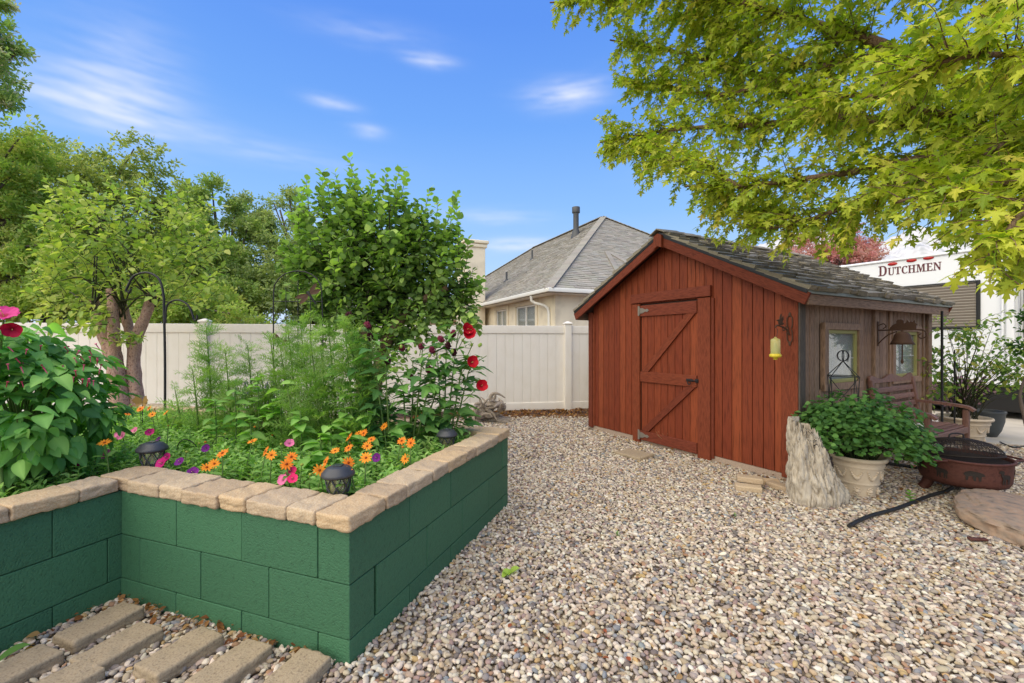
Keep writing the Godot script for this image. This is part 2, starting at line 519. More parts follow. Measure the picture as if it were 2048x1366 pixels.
# ------------------------------------------------------------------ sky
func make_sky() -> PanoramaSkyMaterial:
	var w := 2048
	var h := 1024
	var stops := [[0.0, L8(216, 230, 250)], [8.0, L8(180, 213, 250)], [16.0, L8(142, 190, 247)], [26.0, L8(112, 166, 242)], [36.0, L8(94, 147, 235)], [50.0, L8(84, 138, 228)], [90.0, L8(74, 128, 220)]]
	var im := Image.create_empty(w, h, false, Image.FORMAT_RGBF)
	var big := noise(7, 1.1, 4)
	var wisp := noise(17, 2.2, 5)
	var veil := PackedFloat32Array()
	veil.resize(w * h)
	# the separate clouds: where they stand in the sky (azimuth, height in degrees), their size and strength
	var cl := []
	for q in [[215, 205, 120, 70, 0.62], [260, 120, 90, 90, 0.2], [858, 122, 50, 11, 0.5], [665, 205, 48, 13, 0.4], [738, 262, 34, 12, 0.34], [1135, 185, 80, 24, 0.62], [1040, 490, 80, 14, 0.6], [480, 290, 240, 26, 0.18], [980, 430, 110, 16, 0.25], [740, 70, 130, 20, 0.16], [60, 180, 120, 24, 0.28], [1430, 330, 120, 24, 0.25], [560, 440, 160, 16, 0.14]]:
		var v := P(q[0], q[1], 1.0) - EYEPOS
		var az := rad_to_deg(atan2(v.x, -v.z))
		var el := rad_to_deg(asin(v.normalized().y))
		var k := cos(deg_to_rad(az)) * 57.3 / F
		cl.append([az, el, q[2] * k * 1.0, q[3] * k, q[4]])
	var r2 := RandomNumberGenerator.new()
	r2.seed = 5
	for i in 90:
		var az := r2.randf_range(70, 290)
		cl.append([az if az < 180 else az - 360, r2.randf_range(6, 75), r2.randf_range(4, 14), r2.randf_range(1.0, 3.5), r2.randf_range(0.15, 0.6)])
	for q in cl:
		var el0 := int((90.0 - q[1] - q[3] * 3.0) / 180.0 * h)
		var el1 := int((90.0 - q[1] + q[3] * 3.0) / 180.0 * h)
		for y in range(maxi(el0, 0), mini(el1, h / 2)):
			var el := 90.0 - (y + 0.5) / h * 180.0
			var x0 := int((q[0] - q[2] * 3.0 + 180.0) / 360.0 * w)
			var x1 := int((q[0] + q[2] * 3.0 + 180.0) / 360.0 * w)
			for x in range(x0, x1):
				var az := (x + 0.5) / w * 360.0 - 180.0
				var s := 0.45 + 0.9 * wisp.get_noise_3d(az * 0.06 + 3.0, el * 0.55, az * 0.03 - el * 0.09)
				var dy: float = (el - q[1]) / q[3] + 0.5 * big.get_noise_2d(az * 0.05, el * 0.1) + 0.06 * (az - q[0]) / q[2]
				var dx: float = (az - q[0]) / q[2]
				var a: float = q[4] * exp(-dx * dx * 1.3 - dy * dy * 1.3) * clampf(s + 0.35, 0.1, 1.2)
				var k := y * w + posmod(x + w / 2, w)
				veil[k] = veil[k] + a * (1.0 - veil[k])
	for y in h:
		var el := maxf(0.0, 90.0 - (y + 0.5) / h * 180.0)
		var c: Color = stops[0][1]
		for i in stops.size() - 1:
			if el >= stops[i][0]:
				c = stops[i][1].lerp(stops[i + 1][1], clampf((el - stops[i][0]) / (stops[i + 1][0] - stops[i][0]), 0, 1))
		if y > h / 2:
			c = Color(0.3, 0.27, 0.22)
		for x in w:
			var t := clampf(veil[y * w + x], 0.0, 0.85)
			im.set_pixel(x, y, c.lerp(Color(0.88, 0.90, 0.97), t))
	var sky := PanoramaSkyMaterial.new()
	sky.panorama = ImageTexture.create_from_image(im)
	return sky

func _ready() -> void:
	rng.seed = 20240
	# camera
	var cam := Camera3D.new()
	cam.name = "camera"
	cam.position = EYEPOS
	cam.fov = rad_to_deg(2.0 * atan(683.0 / F))
	cam.near = 0.05
	cam.far = 3000.0
	add_child(cam)
	cam.current = true
	# sky and exposure
	var env := Environment.new()
	env.background_mode = Environment.BG_SKY
	env.sky = Sky.new()
	env.sky.sky_material = make_sky()
	env.tonemap_mode = Environment.TONE_MAPPER_LINEAR
	env.tonemap_exposure = 3.2
	env.background_energy_multiplier = 0.345
	env.sdfgi_enabled = true
	env.ssao_enabled = true
	env.ssil_enabled = true
	var we := WorldEnvironment.new()
	we.name = "world_environment"
	we.environment = env
	add_child(we)
	# sun behind thin cloud, high over the left shoulder
	var sun := DirectionalLight3D.new()
	sun.name = "sun"
	sun.light_energy = 0.5
	sun.light_color = Color(1.0, 0.94, 0.79)
	sun.light_angular_distance = 95.0
	sun.shadow_enabled = true
	add_child(sun)
	sun.look_at_from_position(Vector3(-0.45, 0.76, 0.47) * 30.0, Vector3.ZERO)

	make_materials()
	make_leaf_shapes()
	build_ground()
	build_planter()
	build_fence()
	build_shed()
	build_neighbour_house()
	build_far_house()
	build_trailer()
	build_hill()
	build_trees()
	build_maple()
	build_shed_side_objects()
	build_bed_objects()
	build_bed_plants()
	build_litter()

# ------------------------------------------------------------------ bed frame, shed frame
const BC := Vector3(-0.623, 0, -1.687)        # front right corner of the planter
const BA := Vector3(-0.9426, 0, -0.334)       # along its front, to the left
const BB := Vector3(0.334, 0, -0.9426)        # along its side, away
const FRONT := 1.361
const SIDE := 1.774
const WALL_TOP := 0.5235
func B(a: float, b: float, y := 0.0) -> Vector3:
	return BC + BA * a + BB * b + Vector3(0, y, 0)
func bed_frame(a: float, b: float, y := 0.0) -> Transform3D:      # x along the front to the right, z towards the front
	return Transform3D(Basis(-BA, Vector3.UP, -BB), B(a, b, y))
func in_bed(p: Vector3, grow := 0.0) -> bool:
	var q := p - BC
	var a := q.dot(BA)
	var b := q.dot(BB)
	if b > SIDE + grow or a < -grow:
		return false
	if b >= -grow:
		return true
	return a > FRONT - grow and b > -1.6
const SHW := 2.8
const SHD := 2.83
const SX := Vector3(0.494, 0, 0.8695)
const SZ := Vector3(-0.8695, 0, 0.494)
const SNEAR := Vector3(2.496, 0, -3.833)
func shed_frame() -> Transform3D:
	return Transform3D(Basis(SX, Vector3.UP, SZ), SNEAR - SX * SHW)
func S(x: float, y: float, z: float) -> Vector3:
	return shed_frame() * Vector3(x, y, z)
func in_shed(p: Vector3, grow := 0.0) -> bool:
	var q := shed_frame().affine_inverse() * p
	return q.x > -grow and q.x < SHW + grow and q.z < grow and q.z > -SHD - grow
const SLAB_A := Vector3(5.86, 0, -5.37)
const SLAB_D := Vector3(0.86, 0, 0.51)
func on_slab(p: Vector3) -> bool:      # beyond the near edge of the driveway
	var n := Vector3(0.51, 0, -0.86)
	return (p - SLAB_A).dot(n) > 0.0

func build_ground() -> void:
	var m := MB.new()
	m.fquad(Vector3(-900, -0.03, 300), Vector3(900, -0.03, 300), Vector3(900, -0.03, -900), Vector3(-900, -0.03, -900), Vector3.UP)
	structure("ground", m.done(), M.soil)
	m = MB.new()
	m.fquad(Vector3(-7, -0.012, 2.5), Vector3(7.6, -0.012, 2.5), Vector3(7.6, -0.012, -7.2), Vector3(-7, -0.012, -7.2), Vector3.UP)
	structure("yard_bed", m.done(), M.yard)
	# driveway slabs
	var away := Vector3(0.51, 0, -0.86)
	m = MB.new()
	var a := SLAB_A - SLAB_D * 3.2
	for k in 3:
		var o := a + away * (k * 3.0 + 0.0)
		var x := Transform3D(Basis(SLAB_D, Vector3.UP, -away), o + SLAB_D * 6.0 + away * 1.495 + Vector3(0, -0.03, 0))
		m.box(x, Vector3(12.0, 0.1, 2.985), 0.008)
	structure("driveway", m.done(), M.concrete)
	# pebbles
	var g := Node3D.new()
	g.name = "gravel"
	g.set_meta("kind", "stuff")
	g.set_meta("label", "smooth rounded river pebbles in cream, tan and mauve covering the yard")
	g.set_meta("category", "gravel")
	add_child(g)
	var pal := [[L8(198, 186, 169), 24], [L8(181, 168, 147), 22], [L8(169, 151, 127), 11], [L8(150, 138, 130), 15], [L8(135, 126, 123), 9], [L8(177, 159, 143), 12], [L8(207, 199, 184), 10], [L8(135, 138, 140), 4], [L8(157, 124, 100), 2], [L8(110, 102, 98), 3], [L8(152, 130, 123), 5], [L8(177, 151, 109), 3]]
	var bag := []
	for q in pal:
		for k in q[1]:
			bag.append(q[0])
	var shapes := []
	for k in 4:
		shapes.append(rock(Vector3(1.0, 0.72, 0.84) if k % 2 == 0 else Vector3(1.0, 0.6, 0.7), 2, 0.35, 0.7, 100 + k))
	var T := [[], [], [], []]
	var C := [[], [], [], []]
	var cell := 0.0198
	var patch := noise(55, 0.9, 3)
	var z := -0.75
	while z > -8.1:
		var far := z < -4.6
		var step := cell * (1.35 if far else 1.0)
		var half := -z * 1.22 + 0.5
		var x := maxf(-half, -4.2) if z > -4.0 else -1.2
		while x < minf(half, 6.5):
			x += step
			var q := Vector3(x + rr(-0.5, 0.5) * step, 0, z + rr(-0.5, 0.5) * step)
			if in_bed(q, -0.02) or in_shed(q, -0.03) or (on_slab(q) and q.x > 3.2):
				continue
			if q.z < -6.9 - rr(0, 0.5) and q.x < 1.6:
				continue
			var s := rr(0.0080, 0.0152) * (1.15 if rng.randf() < 0.12 else 1.0) * (1.2 if far else 1.0)
			q.y = s * 0.25 + rr(-0.003, 0.007) + 0.006 * patch.get_noise_2d(q.x * 4.0, q.z * 4.0)
			var b := Basis.from_euler(Vector3(rr(-0.5, 0.5), rr(0, TAU), rr(-0.5, 0.5)))
			b = b.scaled_local(Vector3(s * rr(0.95, 1.4), s * rr(0.75, 1.0), s * rr(0.85, 1.15)))
			var k := rng.randi() % 4
			T[k].append(Transform3D(b, q))
			C[k].append(tint(bag[rng.randi() % bag.size()], 0.14))
		z -= step
	for k in 4:
		var o := many(g, "pebbles", shapes[k], M.pebble, T[k], C[k])

func build_planter() -> void:
	var t := thing("raised_planter", "raised flower bed of green painted concrete blocks capped with tan stones", "planter", BC)
	t.transform = bed_frame(0, 0)
	var TH := 0.155
	var g := 0.0025
	# local frame: x = -a, z = -b
	var lay := func(a0: float, a1: float, b0: float, b1: float, y0: float, y1: float):
		var m := MB.new()
		var j := Vector3(rr(-1, 1), 0, rr(-1, 1)) * 0.0012
		m.box(Transform3D.IDENTITY, Vector3(a1 - a0 - g, y1 - y0 - g, b1 - b0 - g), 0.0035)
		part(t, "block", m.done(), M.block[rng.randi() % 3], Transform3D(Basis.IDENTITY, Vector3(-(a0 + a1) * 0.5, (y0 + y1) * 0.5, -(b0 + b1) * 0.5) + j))
	var ys := [[-0.11, 0.1], [0.1, 0.312], [0.312, WALL_TOP]]
	var W := 2.6                # the wing that comes forward reaches this far to the left
	for c in 3:
		var y0: float = ys[c][0]
		var y1: float = ys[c][1]
		var even: bool = c != 1
		var fj: Array = [TH, 0.565, 0.971, FRONT - 0.001] if even else [0.0, 0.412, 0.812, 1.222, FRONT - 0.001]
		for i in fj.size() - 1:
			lay.call(fj[i], fj[i + 1], 0.0, TH, y0, y1)
		var sj: Array = [0.0, 0.42, 0.838, 1.251, 1.655, SIDE] if even else [TH + 0.015, 0.581, 0.984, 1.39, SIDE]
		for i in sj.size() - 1:
			lay.call(0.0, TH, sj[i], sj[i + 1], y0, y1)
		# the wing: its inner face runs from the inner corner towards the house side
		var wj: Array = [TH, -0.25 + 0.0, -0.66, -1.07, -1.45] if even else [TH, -0.05, -0.455, -0.865, -1.275, -1.45]
		for i in wj.size() - 1:
			lay.call(FRONT, FRONT + TH, wj[i + 1], wj[i], y0, y1)
		# back wall
		var bj := 0.0 if even else 0.2
		var a := TH
		while a < 4.2:
			var e := minf(4.2, a + (0.41 if a > TH + 0.01 or even else 0.25))
			lay.call(a, e, SIDE - TH, SIDE, y0, y1)
			a = e
	# soil
	var m := MB.new()
	var soil := 0.47
	var ns := noise(3, 2.2, 3)
	m.grid(func(u, v):
		var p := Vector3(-lerpf(TH, 4.2, u), 0, -lerpf(TH, SIDE - TH, v))
		p.y = soil + 0.02 * ns.get_noise_2d(p.x * 3.0, p.z * 3.0)
		return p, 50, 24, false, true)
	m.grid(func(u, v):
		var p := Vector3(-lerpf(FRONT + TH, 4.2, u), 0, -lerpf(-1.45, TH, v))
		p.y = soil + 0.02 * ns.get_noise_2d(p.x * 3.0, p.z * 3.0)
		return p, 30, 20, false, true)
	part(t, "soil", m.done(), M.bed_soil)
	# cap stones
	var put := func(a0: float, a1: float, b0: float, b1: float, k: int):
		var s := Vector3(a1 - a0 - rr(0.003, 0.009), rr(0.058, 0.064), b1 - b0 - rr(0.003, 0.009))
		var bm := worn_block(s, 0.009, 0.008, 14.0, 300 + k, Color.WHITE, 12)
		var x := Transform3D(Basis.from_euler(Vector3(rr(-0.012, 0.012), rr(-0.025, 0.025), rr(-0.012, 0.012))), Vector3(-(a0 + a1) * 0.5, WALL_TOP + s.y * 0.5 + 0.001, -(b0 + b1) * 0.5) + Vector3(rr(-1, 1), 0, rr(-1, 1)) * 0.005)
		part(t, "cap_stone", bm, M.cap[k % 4], x)
	var k := 0
	var fa := [0.155, 0.305, 0.53, 0.686, 0.915, 1.076, 1.3]
	for i in fa.size() - 1:
		put.call(fa[i], fa[i + 1], -0.018, 0.185, k)
		k += 1
	put.call(-0.02, 0.155, -0.02, 0.214, k)
	var sb := [0.214, 0.374, 0.616, 0.784, 1.011, 1.164, 1.395, 1.545, 1.79]
	for i in sb.size() - 1:
		k += 1
		put.call(-0.018, 0.165, sb[i], sb[i + 1], k)
	put.call(1.3, 1.36 + 0.16, -0.005, 0.19, k + 1)
	var wb := [-0.005, -0.165, -0.39, -0.55, -0.78, -0.94, -1.17, -1.33]
	for i in wb.size() - 1:
		k += 1
		put.call(FRONT - 0.018, FRONT + 0.17, wb[i + 1], wb[i], k + 2)
	var a := 0.165
	while a < 4.0:
		k += 1
		var e := a + (0.16 if k % 2 else 0.23)
		put.call(a, e, SIDE - 0.165, SIDE + 0.018, k)
		a = e
	# pavers set in the pebbles beside the bed
	var i := 0
	for q in [[202, 1243], [239, 1288], [362, 1300], [462, 1327], [580, 1356], [18, 1340], [100, 1376]]:
		var s := Vector3(0.148 + rr(-0.006, 0.006), 0.06, 0.255 + rr(-0.01, 0.01))
		var o := part(self, "paver", worn_block(s, 0.010, 0.007, 14.0, 500 + i, Color.WHITE, 11), M.paver, Transform3D(Basis(Vector3.UP, -0.36 + rr(-0.05, 0.05)) * Basis.from_euler(Vector3(rr(-0.03, 0.03), 0, rr(-0.03, 0.03))), H(q[0], q[1], 0.045) - Vector3(0, 0.022, 0)))
		tag(o, "narrow weathered concrete paver laid in the pebbles below the green block wall", "paver", "stepping pavers below the planter")
		i += 1

func build_fence() -> void:
	var a := Vector3(-6.73, 0, -6.66)
	var d := (Vector3(0.998, 0, -7.91) - a).normalized()
	var t := thing("vinyl_fence", "cream vinyl privacy fence with flat rails and capped posts", "fence", a)
	t.transform = Transform3D(Basis(d, Vector3.UP, d.cross(Vector3.UP)), a)
	var top := 1.53
	var posts := []
	var px := [410.0, 1135.0]
	var u := []
	for x in px:
		var r: float = (x - 1024.0) / F
		# where the line of sight meets the fence
		u.append((r * 6.66 + 6.73) / (d.x + r * d.z))
	var span: float = u[1] - u[0]
	for k in range(-2, 3):
		posts.append(u[0] + span * k if k < 1 else u[1] + span * (k - 1))
	var pm := MB.new()
	pm.box(Transform3D(Basis.IDENTITY, Vector3(0, 0.78, 0)), Vector3(0.127, 1.56, 0.127), 0.006)
	var post := pm.done()
	pm = MB.new()
	pm.box(Transform3D(Basis.IDENTITY, Vector3(0, 1.568, 0)), Vector3(0.15, 0.03, 0.15), 0.006)
	for s in [[0.075, 1.583, 0.02, 1.612]]:
		for q in 4:
			var b := Basis(Vector3.UP, PI / 2 * q)
			pm.fquad(b * Vector3(-0.07, 1.583, 0.07), b * Vector3(0.07, 1.583, 0.07), b * Vector3(0.012, 1.612, 0.012), b * Vector3(-0.012, 1.612, 0.012), b * Vector3(0, 0.5, 1))
	var capm := pm.done()
	var pk := MB.new()
	pk.box(Transform3D(Basis.IDENTITY, Vector3(0, 0.75, 0)), Vector3(0.1505, 1.31, 0.022), 0.0022)
	var picket := pk.done()
	for k in posts.size():
		var p := part(t, "post", post, M.vinyl, Transform3D(Basis.IDENTITY, Vector3(posts[k], 0, 0)))
		part(p, "post_cap", capm, M.vinyl)
		if k == posts.size() - 1:
			break
		var l: float = posts[k + 1] - posts[k] - 0.127
		var mid: float = (posts[k + 1] + posts[k]) * 0.5
		for r in [[top - 0.07, 0.14], [0.105, 0.13]]:
			var m := MB.new()
			m.box(Transform3D.IDENTITY, Vector3(l, r[1], 0.05), 0.005)
			part(t, "rail", m.done(), M.vinyl, Transform3D(Basis.IDENTITY, Vector3(mid, r[0], 0)))
		var n := int(l / 0.1525)
		for i in n:
			part(t, "picket", picket, M.vinyl, Transform3D(Basis.from_scale(Vector3(l / n / 0.1525, 1, 1)), Vector3(mid - l * 0.5 + l / n * (i + 0.5), 0, rr(-0.001, 0.001))))

# ------------------------------------------------------------------ shed
const EAVE := 1.662
const RISE := 0.51          # roof slope
func roof_y(x: float) -> float:      # underside of the roof at x across the front
	return EAVE + 0.06 + (SHW * 0.5 - absf(x - SHW * 0.5)) * RISE
func board_poly(x0: float, x1: float, y0: float) -> PackedVector2Array:
	var q := PackedVector2Array([Vector2(x0, y0), Vector2(x1, y0), Vector2(x1, roof_y(x1) - 0.03)])
	var mid := SHW * 0.5
	if x0 < mid and x1 > mid:
		q.append(Vector2(mid, roof_y(mid) - 0.03))
	q.append(Vector2(x0, roof_y(x0) - 0.03))
	return q
func build_shed() -> void:
	var t := thing("garden_shed", "small garden shed with red stained board front and mossy shake roof", "shed", Vector3.ZERO)
	t.transform = shed_frame()
	var I := Transform3D.IDENTITY
	var m := MB.new()
	# sill and dark sheathing behind the boards
	m.box(Transform3D(Basis.IDENTITY, Vector3(SHW * 0.5, 0.02, -SHD * 0.5)), Vector3(SHW - 0.01, 0.09, SHD - 0.01))
	part(t, "foundation", m.done(), M.foundation)
	m = MB.new()
	var gable := PackedVector2Array([Vector2(0.01, 0.06), Vector2(SHW - 0.01, 0.06), Vector2(SHW - 0.01, roof_y(SHW) - 0.035), Vector2(SHW * 0.5, roof_y(SHW * 0.5) - 0.035), Vector2(0.01, roof_y(0) - 0.035)])
	m.prism(I, gable, -0.05, -0.022)
	m.prism(I, gable, -SHD, -SHD + 0.03)
	m.box(Transform3D(Basis.IDENTITY, Vector3(0.025, 0.85, -SHD * 0.5)), Vector3(0.03, 1.6, SHD - 0.1))
	part(t, "sheathing", m.done(), M.dark_wood)
	# front boards
	var joints := [0.075]
	while joints[-1] < SHW - 0.14:
		joints.append(joints[-1] + 0.105)
	joints[-1] = SHW - 0.14
	for i in joints.size() - 1:
		var a: float = joints[i] + 0.004
		var b: float = joints[i + 1] - 0.004
		var y0 := 0.07
		if b > 0.93 and a < 1.84:
			y0 = 1.71
		m = MB.new()
		m.prism(Transform3D(Basis.IDENTITY, Vector3(-(a + b) * 0.5, 0, 0)), board_poly(a, b, y0), -0.021, rr(-0.0015, 0.0015))
		part(t, "board", m.done(), M.red[rng.randi() % 4], Transform3D(Basis.IDENTITY, Vector3((a + b) * 0.5, 0, 0)))
	var plank := func(parent: Node, called: String, c: Vector3, s: Vector3, mm: Material, bev := 0.004, roll := 0.0):
		var q := MB.new()
		q.box(Transform3D.IDENTITY, s, bev)
		return part(parent, called, q.done(), mm, Transform3D(Basis(Vector3(0, 0, 1), roll), c))
	# corner boards
	plank.call(t, "corner_board", Vector3(SHW - 0.066, 0.85, 0.004), Vector3(0.14, 1.62, 0.03), M.trim[0])
	plank.call(t, "corner_board", Vector3(0.03, 0.85, 0.006), Vector3(0.085, 1.62, 0.034), M.trim[1])
	plank.call(t, "corner_board", Vector3(0.092, 0.85, 0.002), Vector3(0.03, 1.56, 0.024), M.trim[2])
	# doorway trim
	plank.call(t, "door_trim", Vector3(0.908, 0.86, 0.012), Vector3(0.115, 1.7, 0.03), M.trim[2])
	plank.call(t, "door_trim", Vector3(1.872, 0.86, 0.012), Vector3(0.152, 1.7, 0.03), M.trim[0])
	plank.call(t, "door_trim", Vector3(1.968, 0.87, 0.007), Vector3(0.032, 1.66, 0.022), M.trim[1])
	var hd = plank.call(t, "door_header", Vector3(1.39, 1.778, 0.018), Vector3(0.115, 1.13, 0.04), M.trim[3], 0.005, PI / 2)
	# door
	var door := Node3D.new()
	door.name = "door"
	t.add_child(door)
	var back := MB.new()
	back.box(Transform3D(Basis.IDENTITY, Vector3(1.383, 0.87, -0.016)), Vector3(0.82, 1.66, 0.01))
	part(door, "backing", back.done(), M.dark_wood)
	for i in 8:
		var w := 0.808 / 8
		plank.call(door, "board", Vector3(0.98 + w * (i + 0.5), 0.868, -0.002 + rr(-0.001, 0.001)), Vector3(w - 0.006, 1.64, 0.018), M.red[rng.randi() % 4], 0.003)
	for r in [[1.622, 0.132], [0.822, 0.126], [0.105, 0.115]]:
		plank.call(door, "rail", Vector3(1.383, r[0], 0.019), Vector3(r[1], 0.805, 0.022), M.trim[rng.randi() % 4], 0.004, PI / 2)
	for r in [[0.886, 1.555], [0.165, 0.758]]:
		var p0 := Vector2(1.0, r[0])
		var p1 := Vector2(1.77, r[1])
		var up := 0.115
		var q := MB.new()
		var dr := (p1 - p0).normalized()
		var poly := PackedVector2Array([p0, p0 + Vector2(0.11, 0), p1, p1 - Vector2(0.11, 0)])
		var c := (p0 + p1) * 0.5
		var lp := PackedVector2Array()
		var rot := -(PI / 2 - dr.angle())
		for v in poly:
			lp.append((v - c).rotated(-rot))
		q.prism(I, lp, 0.0, 0.024)
		part(door, "brace", q.done(), M.trim[(int(r[0] * 10)) % 4], Transform3D(Basis(Vector3(0, 0, 1), rot), Vector3(c.x, c.y, 0.008)))
	for y in [1.625, 0.108]:
		var q := MB.new()
		q.prism(I, PackedVector2Array([Vector2(-0.028, -0.06), Vector2(-0.004, -0.06), Vector2(-0.004, 0.06), Vector2(-0.028, 0.06)]), 0.0, 0.006)
		q.prism(I, PackedVector2Array([Vector2(0.004, -0.035), Vector2(0.05, -0.03), Vector2(0.09, -0.012), Vector2(0.12, -0.02), Vector2(0.15, 0), Vector2(0.12, 0.02), Vector2(0.09, 0.012), Vector2(0.05, 0.03), Vector2(0.004, 0.035)]), 0.0, 0.005)
		q.tube([Vector3(0, -0.05, 0.008), Vector3(0, 0.05, 0.008)], [0.008], 8)
		part(door, "hinge", q.done(), M.hinge, Transform3D(Basis.IDENTITY, Vector3(0.977, y, 0.031)))
	var lt := MB.new()
	lt.box(Transform3D(Basis.IDENTITY, Vector3(-0.03, 0, 0.004)), Vector3(0.09, 0.03, 0.006), 0.002)
	lt.box(Transform3D(Basis.IDENTITY, Vector3(0.06, 0, 0.004)), Vector3(0.04, 0.04, 0.006), 0.002)
	lt.tube([Vector3(-0.06, 0.0, 0.014), Vector3(0.075, 0.0, 0.014)], [0.006], 8)
	lt.tube(curve([Vector3(-0.04, 0, 0.014), Vector3(-0.045, -0.03, 0.02), Vector3(-0.02, -0.045, 0.02), Vector3(-0.005, -0.02, 0.018)], 8), [0.005], 6)
	part(door, "latch", lt.done(), M.iron, Transform3D(Basis.IDENTITY, Vector3(1.735, 0.83, 0.032)))
	# side wall towards the yard, boards round two windows (u runs back from the near corner)
	var wins := [[0.43, 1.04], [1.83, 2.46]]
	var WY := [0.86, 1.36]
	var u := 0.10
	while u < SHD - 0.1:
		var e := minf(u + 0.085, SHD - 0.1)
		var spans := [[0.07, EAVE + 0.04]]
		for w in wins:
			if e > w[0] and u < w[1]:
				spans = [[0.07, WY[0] - 0.05], [WY[1] + 0.05, EAVE + 0.04]]
		for s in spans:
			plank.call(t, "side_board", Vector3(SHW - 0.011 + rr(-0.001, 0.001), (s[0] + s[1]) * 0.5, -(u + e) * 0.5), Vector3(0.02, s[1] - s[0], e - u - 0.008), M.brown[rng.randi() % 4], 0.003)
		u = e
	m = MB.new()
	var prev := 0.03
	for w in [wins[0], wins[1], [SHD - 0.03, 0]]:
		m.box(Transform3D(Basis.IDENTITY, Vector3(SHW - 0.031, 0.85, -(prev + w[0]) * 0.5)), Vector3(0.016, 1.58, w[0] - prev))
		prev = w[1]
	for w in wins:
		for s in [[0.06, WY[0] - 0.02], [WY[1] + 0.02, 1.64]]:
			m.box(Transform3D(Basis.IDENTITY, Vector3(SHW - 0.031, (s[0] + s[1]) * 0.5, -(w[0] + w[1]) * 0.5)), Vector3(0.016, s[1] - s[0], w[1] - w[0]))
	part(t, "side_sheathing", m.done(), M.dark_wood)
	plank.call(t, "side_corner_board", Vector3(SHW + 0.008, 0.85, -0.035), Vector3(0.022, 1.6, 0.09), mat(C8(92, 82, 74), 0.8, {tex = M.grain, scale = Vector3(7, 0.6, 7)}))
	plank.call(t, "side_post", Vector3(SHW + 0.012, 0.85, -1.42), Vector3(0.035, 1.6, 0.085), M.brown[0])
	plank.call(t, "side_post", Vector3(SHW + 0.008, 0.85, -1.77), Vector3(0.022, 1.6, 0.05), M.brown[2])
	plank.call(t, "side_post", Vector3(SHW + 0.012, 0.85, -SHD + 0.05), Vector3(0.035, 1.6, 0.1), M.brown[1])
	plank.call(t, "side_post", Vector3(SHW + 0.006, 0.85, -SHD + 0.19), Vector3(0.022, 1.6, 0.03), M.brown[1])
	for w in wins:
		var wn := Node3D.new()
		wn.name = fresh(t, "window")
		t.add_child(wn)
		wn.position = Vector3(SHW, (WY[0] + WY[1]) * 0.5, -(w[0] + w[1]) * 0.5)
		var wh: float = WY[1] - WY[0]
		var ww: float = w[1] - w[0]
		for s in [-1, 1]:
			plank.call(wn, "casing", Vector3(0.012, 0, s * (ww * 0.5 + 0.02)), Vector3(0.045, wh + 0.13, 0.07), M.brown[1])
			plank.call(wn, "sash", Vector3(0.0, 0, s * (ww * 0.5 - 0.032)), Vector3(0.03, wh, 0.035), M.olive)
			var b := MB.new()
			b.box(I, Vector3(0.045, 0.065, ww + 0.11), 0.004)
			part(wn, "casing", b.done(), M.brown[2], Transform3D(Basis.IDENTITY, Vector3(0.014, s * (wh * 0.5 + 0.032), 0)))
			b = MB.new()
			b.box(I, Vector3(0.03, 0.035, ww - 0.1), 0.003)
			part(wn, "sash", b.done(), M.olive, Transform3D(Basis.IDENTITY, Vector3(0.0, s * (wh * 0.5 - 0.018), 0)))
		var p := MB.new()
		p.box(I, Vector3(0.004, wh - 0.06, ww - 0.09))
		part(wn, "pane", p.done(), M.glass, Transform3D(Basis.IDENTITY, Vector3(-0.004, 0, 0)))
		p = MB.new()
		p.grid(func(a, b): return Vector3(-0.035 + 0.008 * sin(a * 40.0), (b - 0.5) * wh, (a - 0.5) * ww), 60, 1)
		part(wn, "curtain", p.done(), M.shade_cloth)
		p = MB.new()
		p.box(I, Vector3(0.02, 0.012, ww - 0.1))
		part(wn, "muntin", p.done(), M.shade_cloth, Transform3D(Basis.IDENTITY, Vector3(-0.014, -0.02, 0)))
	# roof: deck, fascias, drip edges, shakes
	var ov := 0.15
	var half := SHW * 0.5 + ov
	var sl := Vector2(1, RISE).length()
	var run := half * sl
	var ang := atan(RISE)
	for sd in [-1, 1]:
		var deck := MB.new()
		var cx: float = SHW * 0.5 + sd * half * 0.5
		var cy := EAVE + 0.06 - ov * RISE + half * 0.5 * RISE
		deck.box(Transform3D(Basis(Vector3(0, 0, 1), -sd * ang), Vector3(cx, cy + 0.01, -SHD * 0.5)), Vector3(run, 0.022, SHD + ov * 2 - 0.03))
		part(t, "roof_deck", deck.done(), M.dark_wood)
		for z in [ov - 0.015, -SHD - ov + 0.015]:
			var f := MB.new()
			f.box(I, Vector3(0.105, run, 0.028), 0.004)
			part(t, "rake_board", f.done(), M.trim[1 if sd > 0 else 3], Transform3D(Basis(Vector3(0, 0, 1), PI / 2 - sd * ang), Vector3(cx, cy - 0.042, z + 0.012)))
			f = MB.new()
			f.box(I, Vector3(run + 0.02, 0.045, 0.012), 0.003)
			part(t, "drip_edge", f.done(), M.metal_dark, Transform3D(Basis(Vector3(0, 0, 1), -sd * ang), Vector3(cx, cy + 0.026, z + (0.026 if z > 0 else -0.026))))
		var fb := MB.new()
		fb.box(I, Vector3(0.025, SHD + ov * 2 - 0.06, 0.1), 0.004)
		var ex: float = SHW * 0.5 + sd * (half - 0.02)
		part(t, "eave_board", fb.done(), M.brown[1], Transform3D(Basis(Vector3(1, 0, 0), PI / 2), Vector3(ex, EAVE - 0.055, -SHD * 0.5)))
		fb = MB.new()
		fb.box(I, Vector3(0.012, 0.055, SHD + ov * 2 + 0.01), 0.003)
		part(t, "eave_flashing", fb.done(), M.drip, Transform3D(Basis(Vector3(0, 0, 1), sd * 0.12), Vector3(ex + sd * 0.025, EAVE + 0.012, -SHD * 0.5)))
		# shakes
		var rows := 13
		var joined := MB.new()
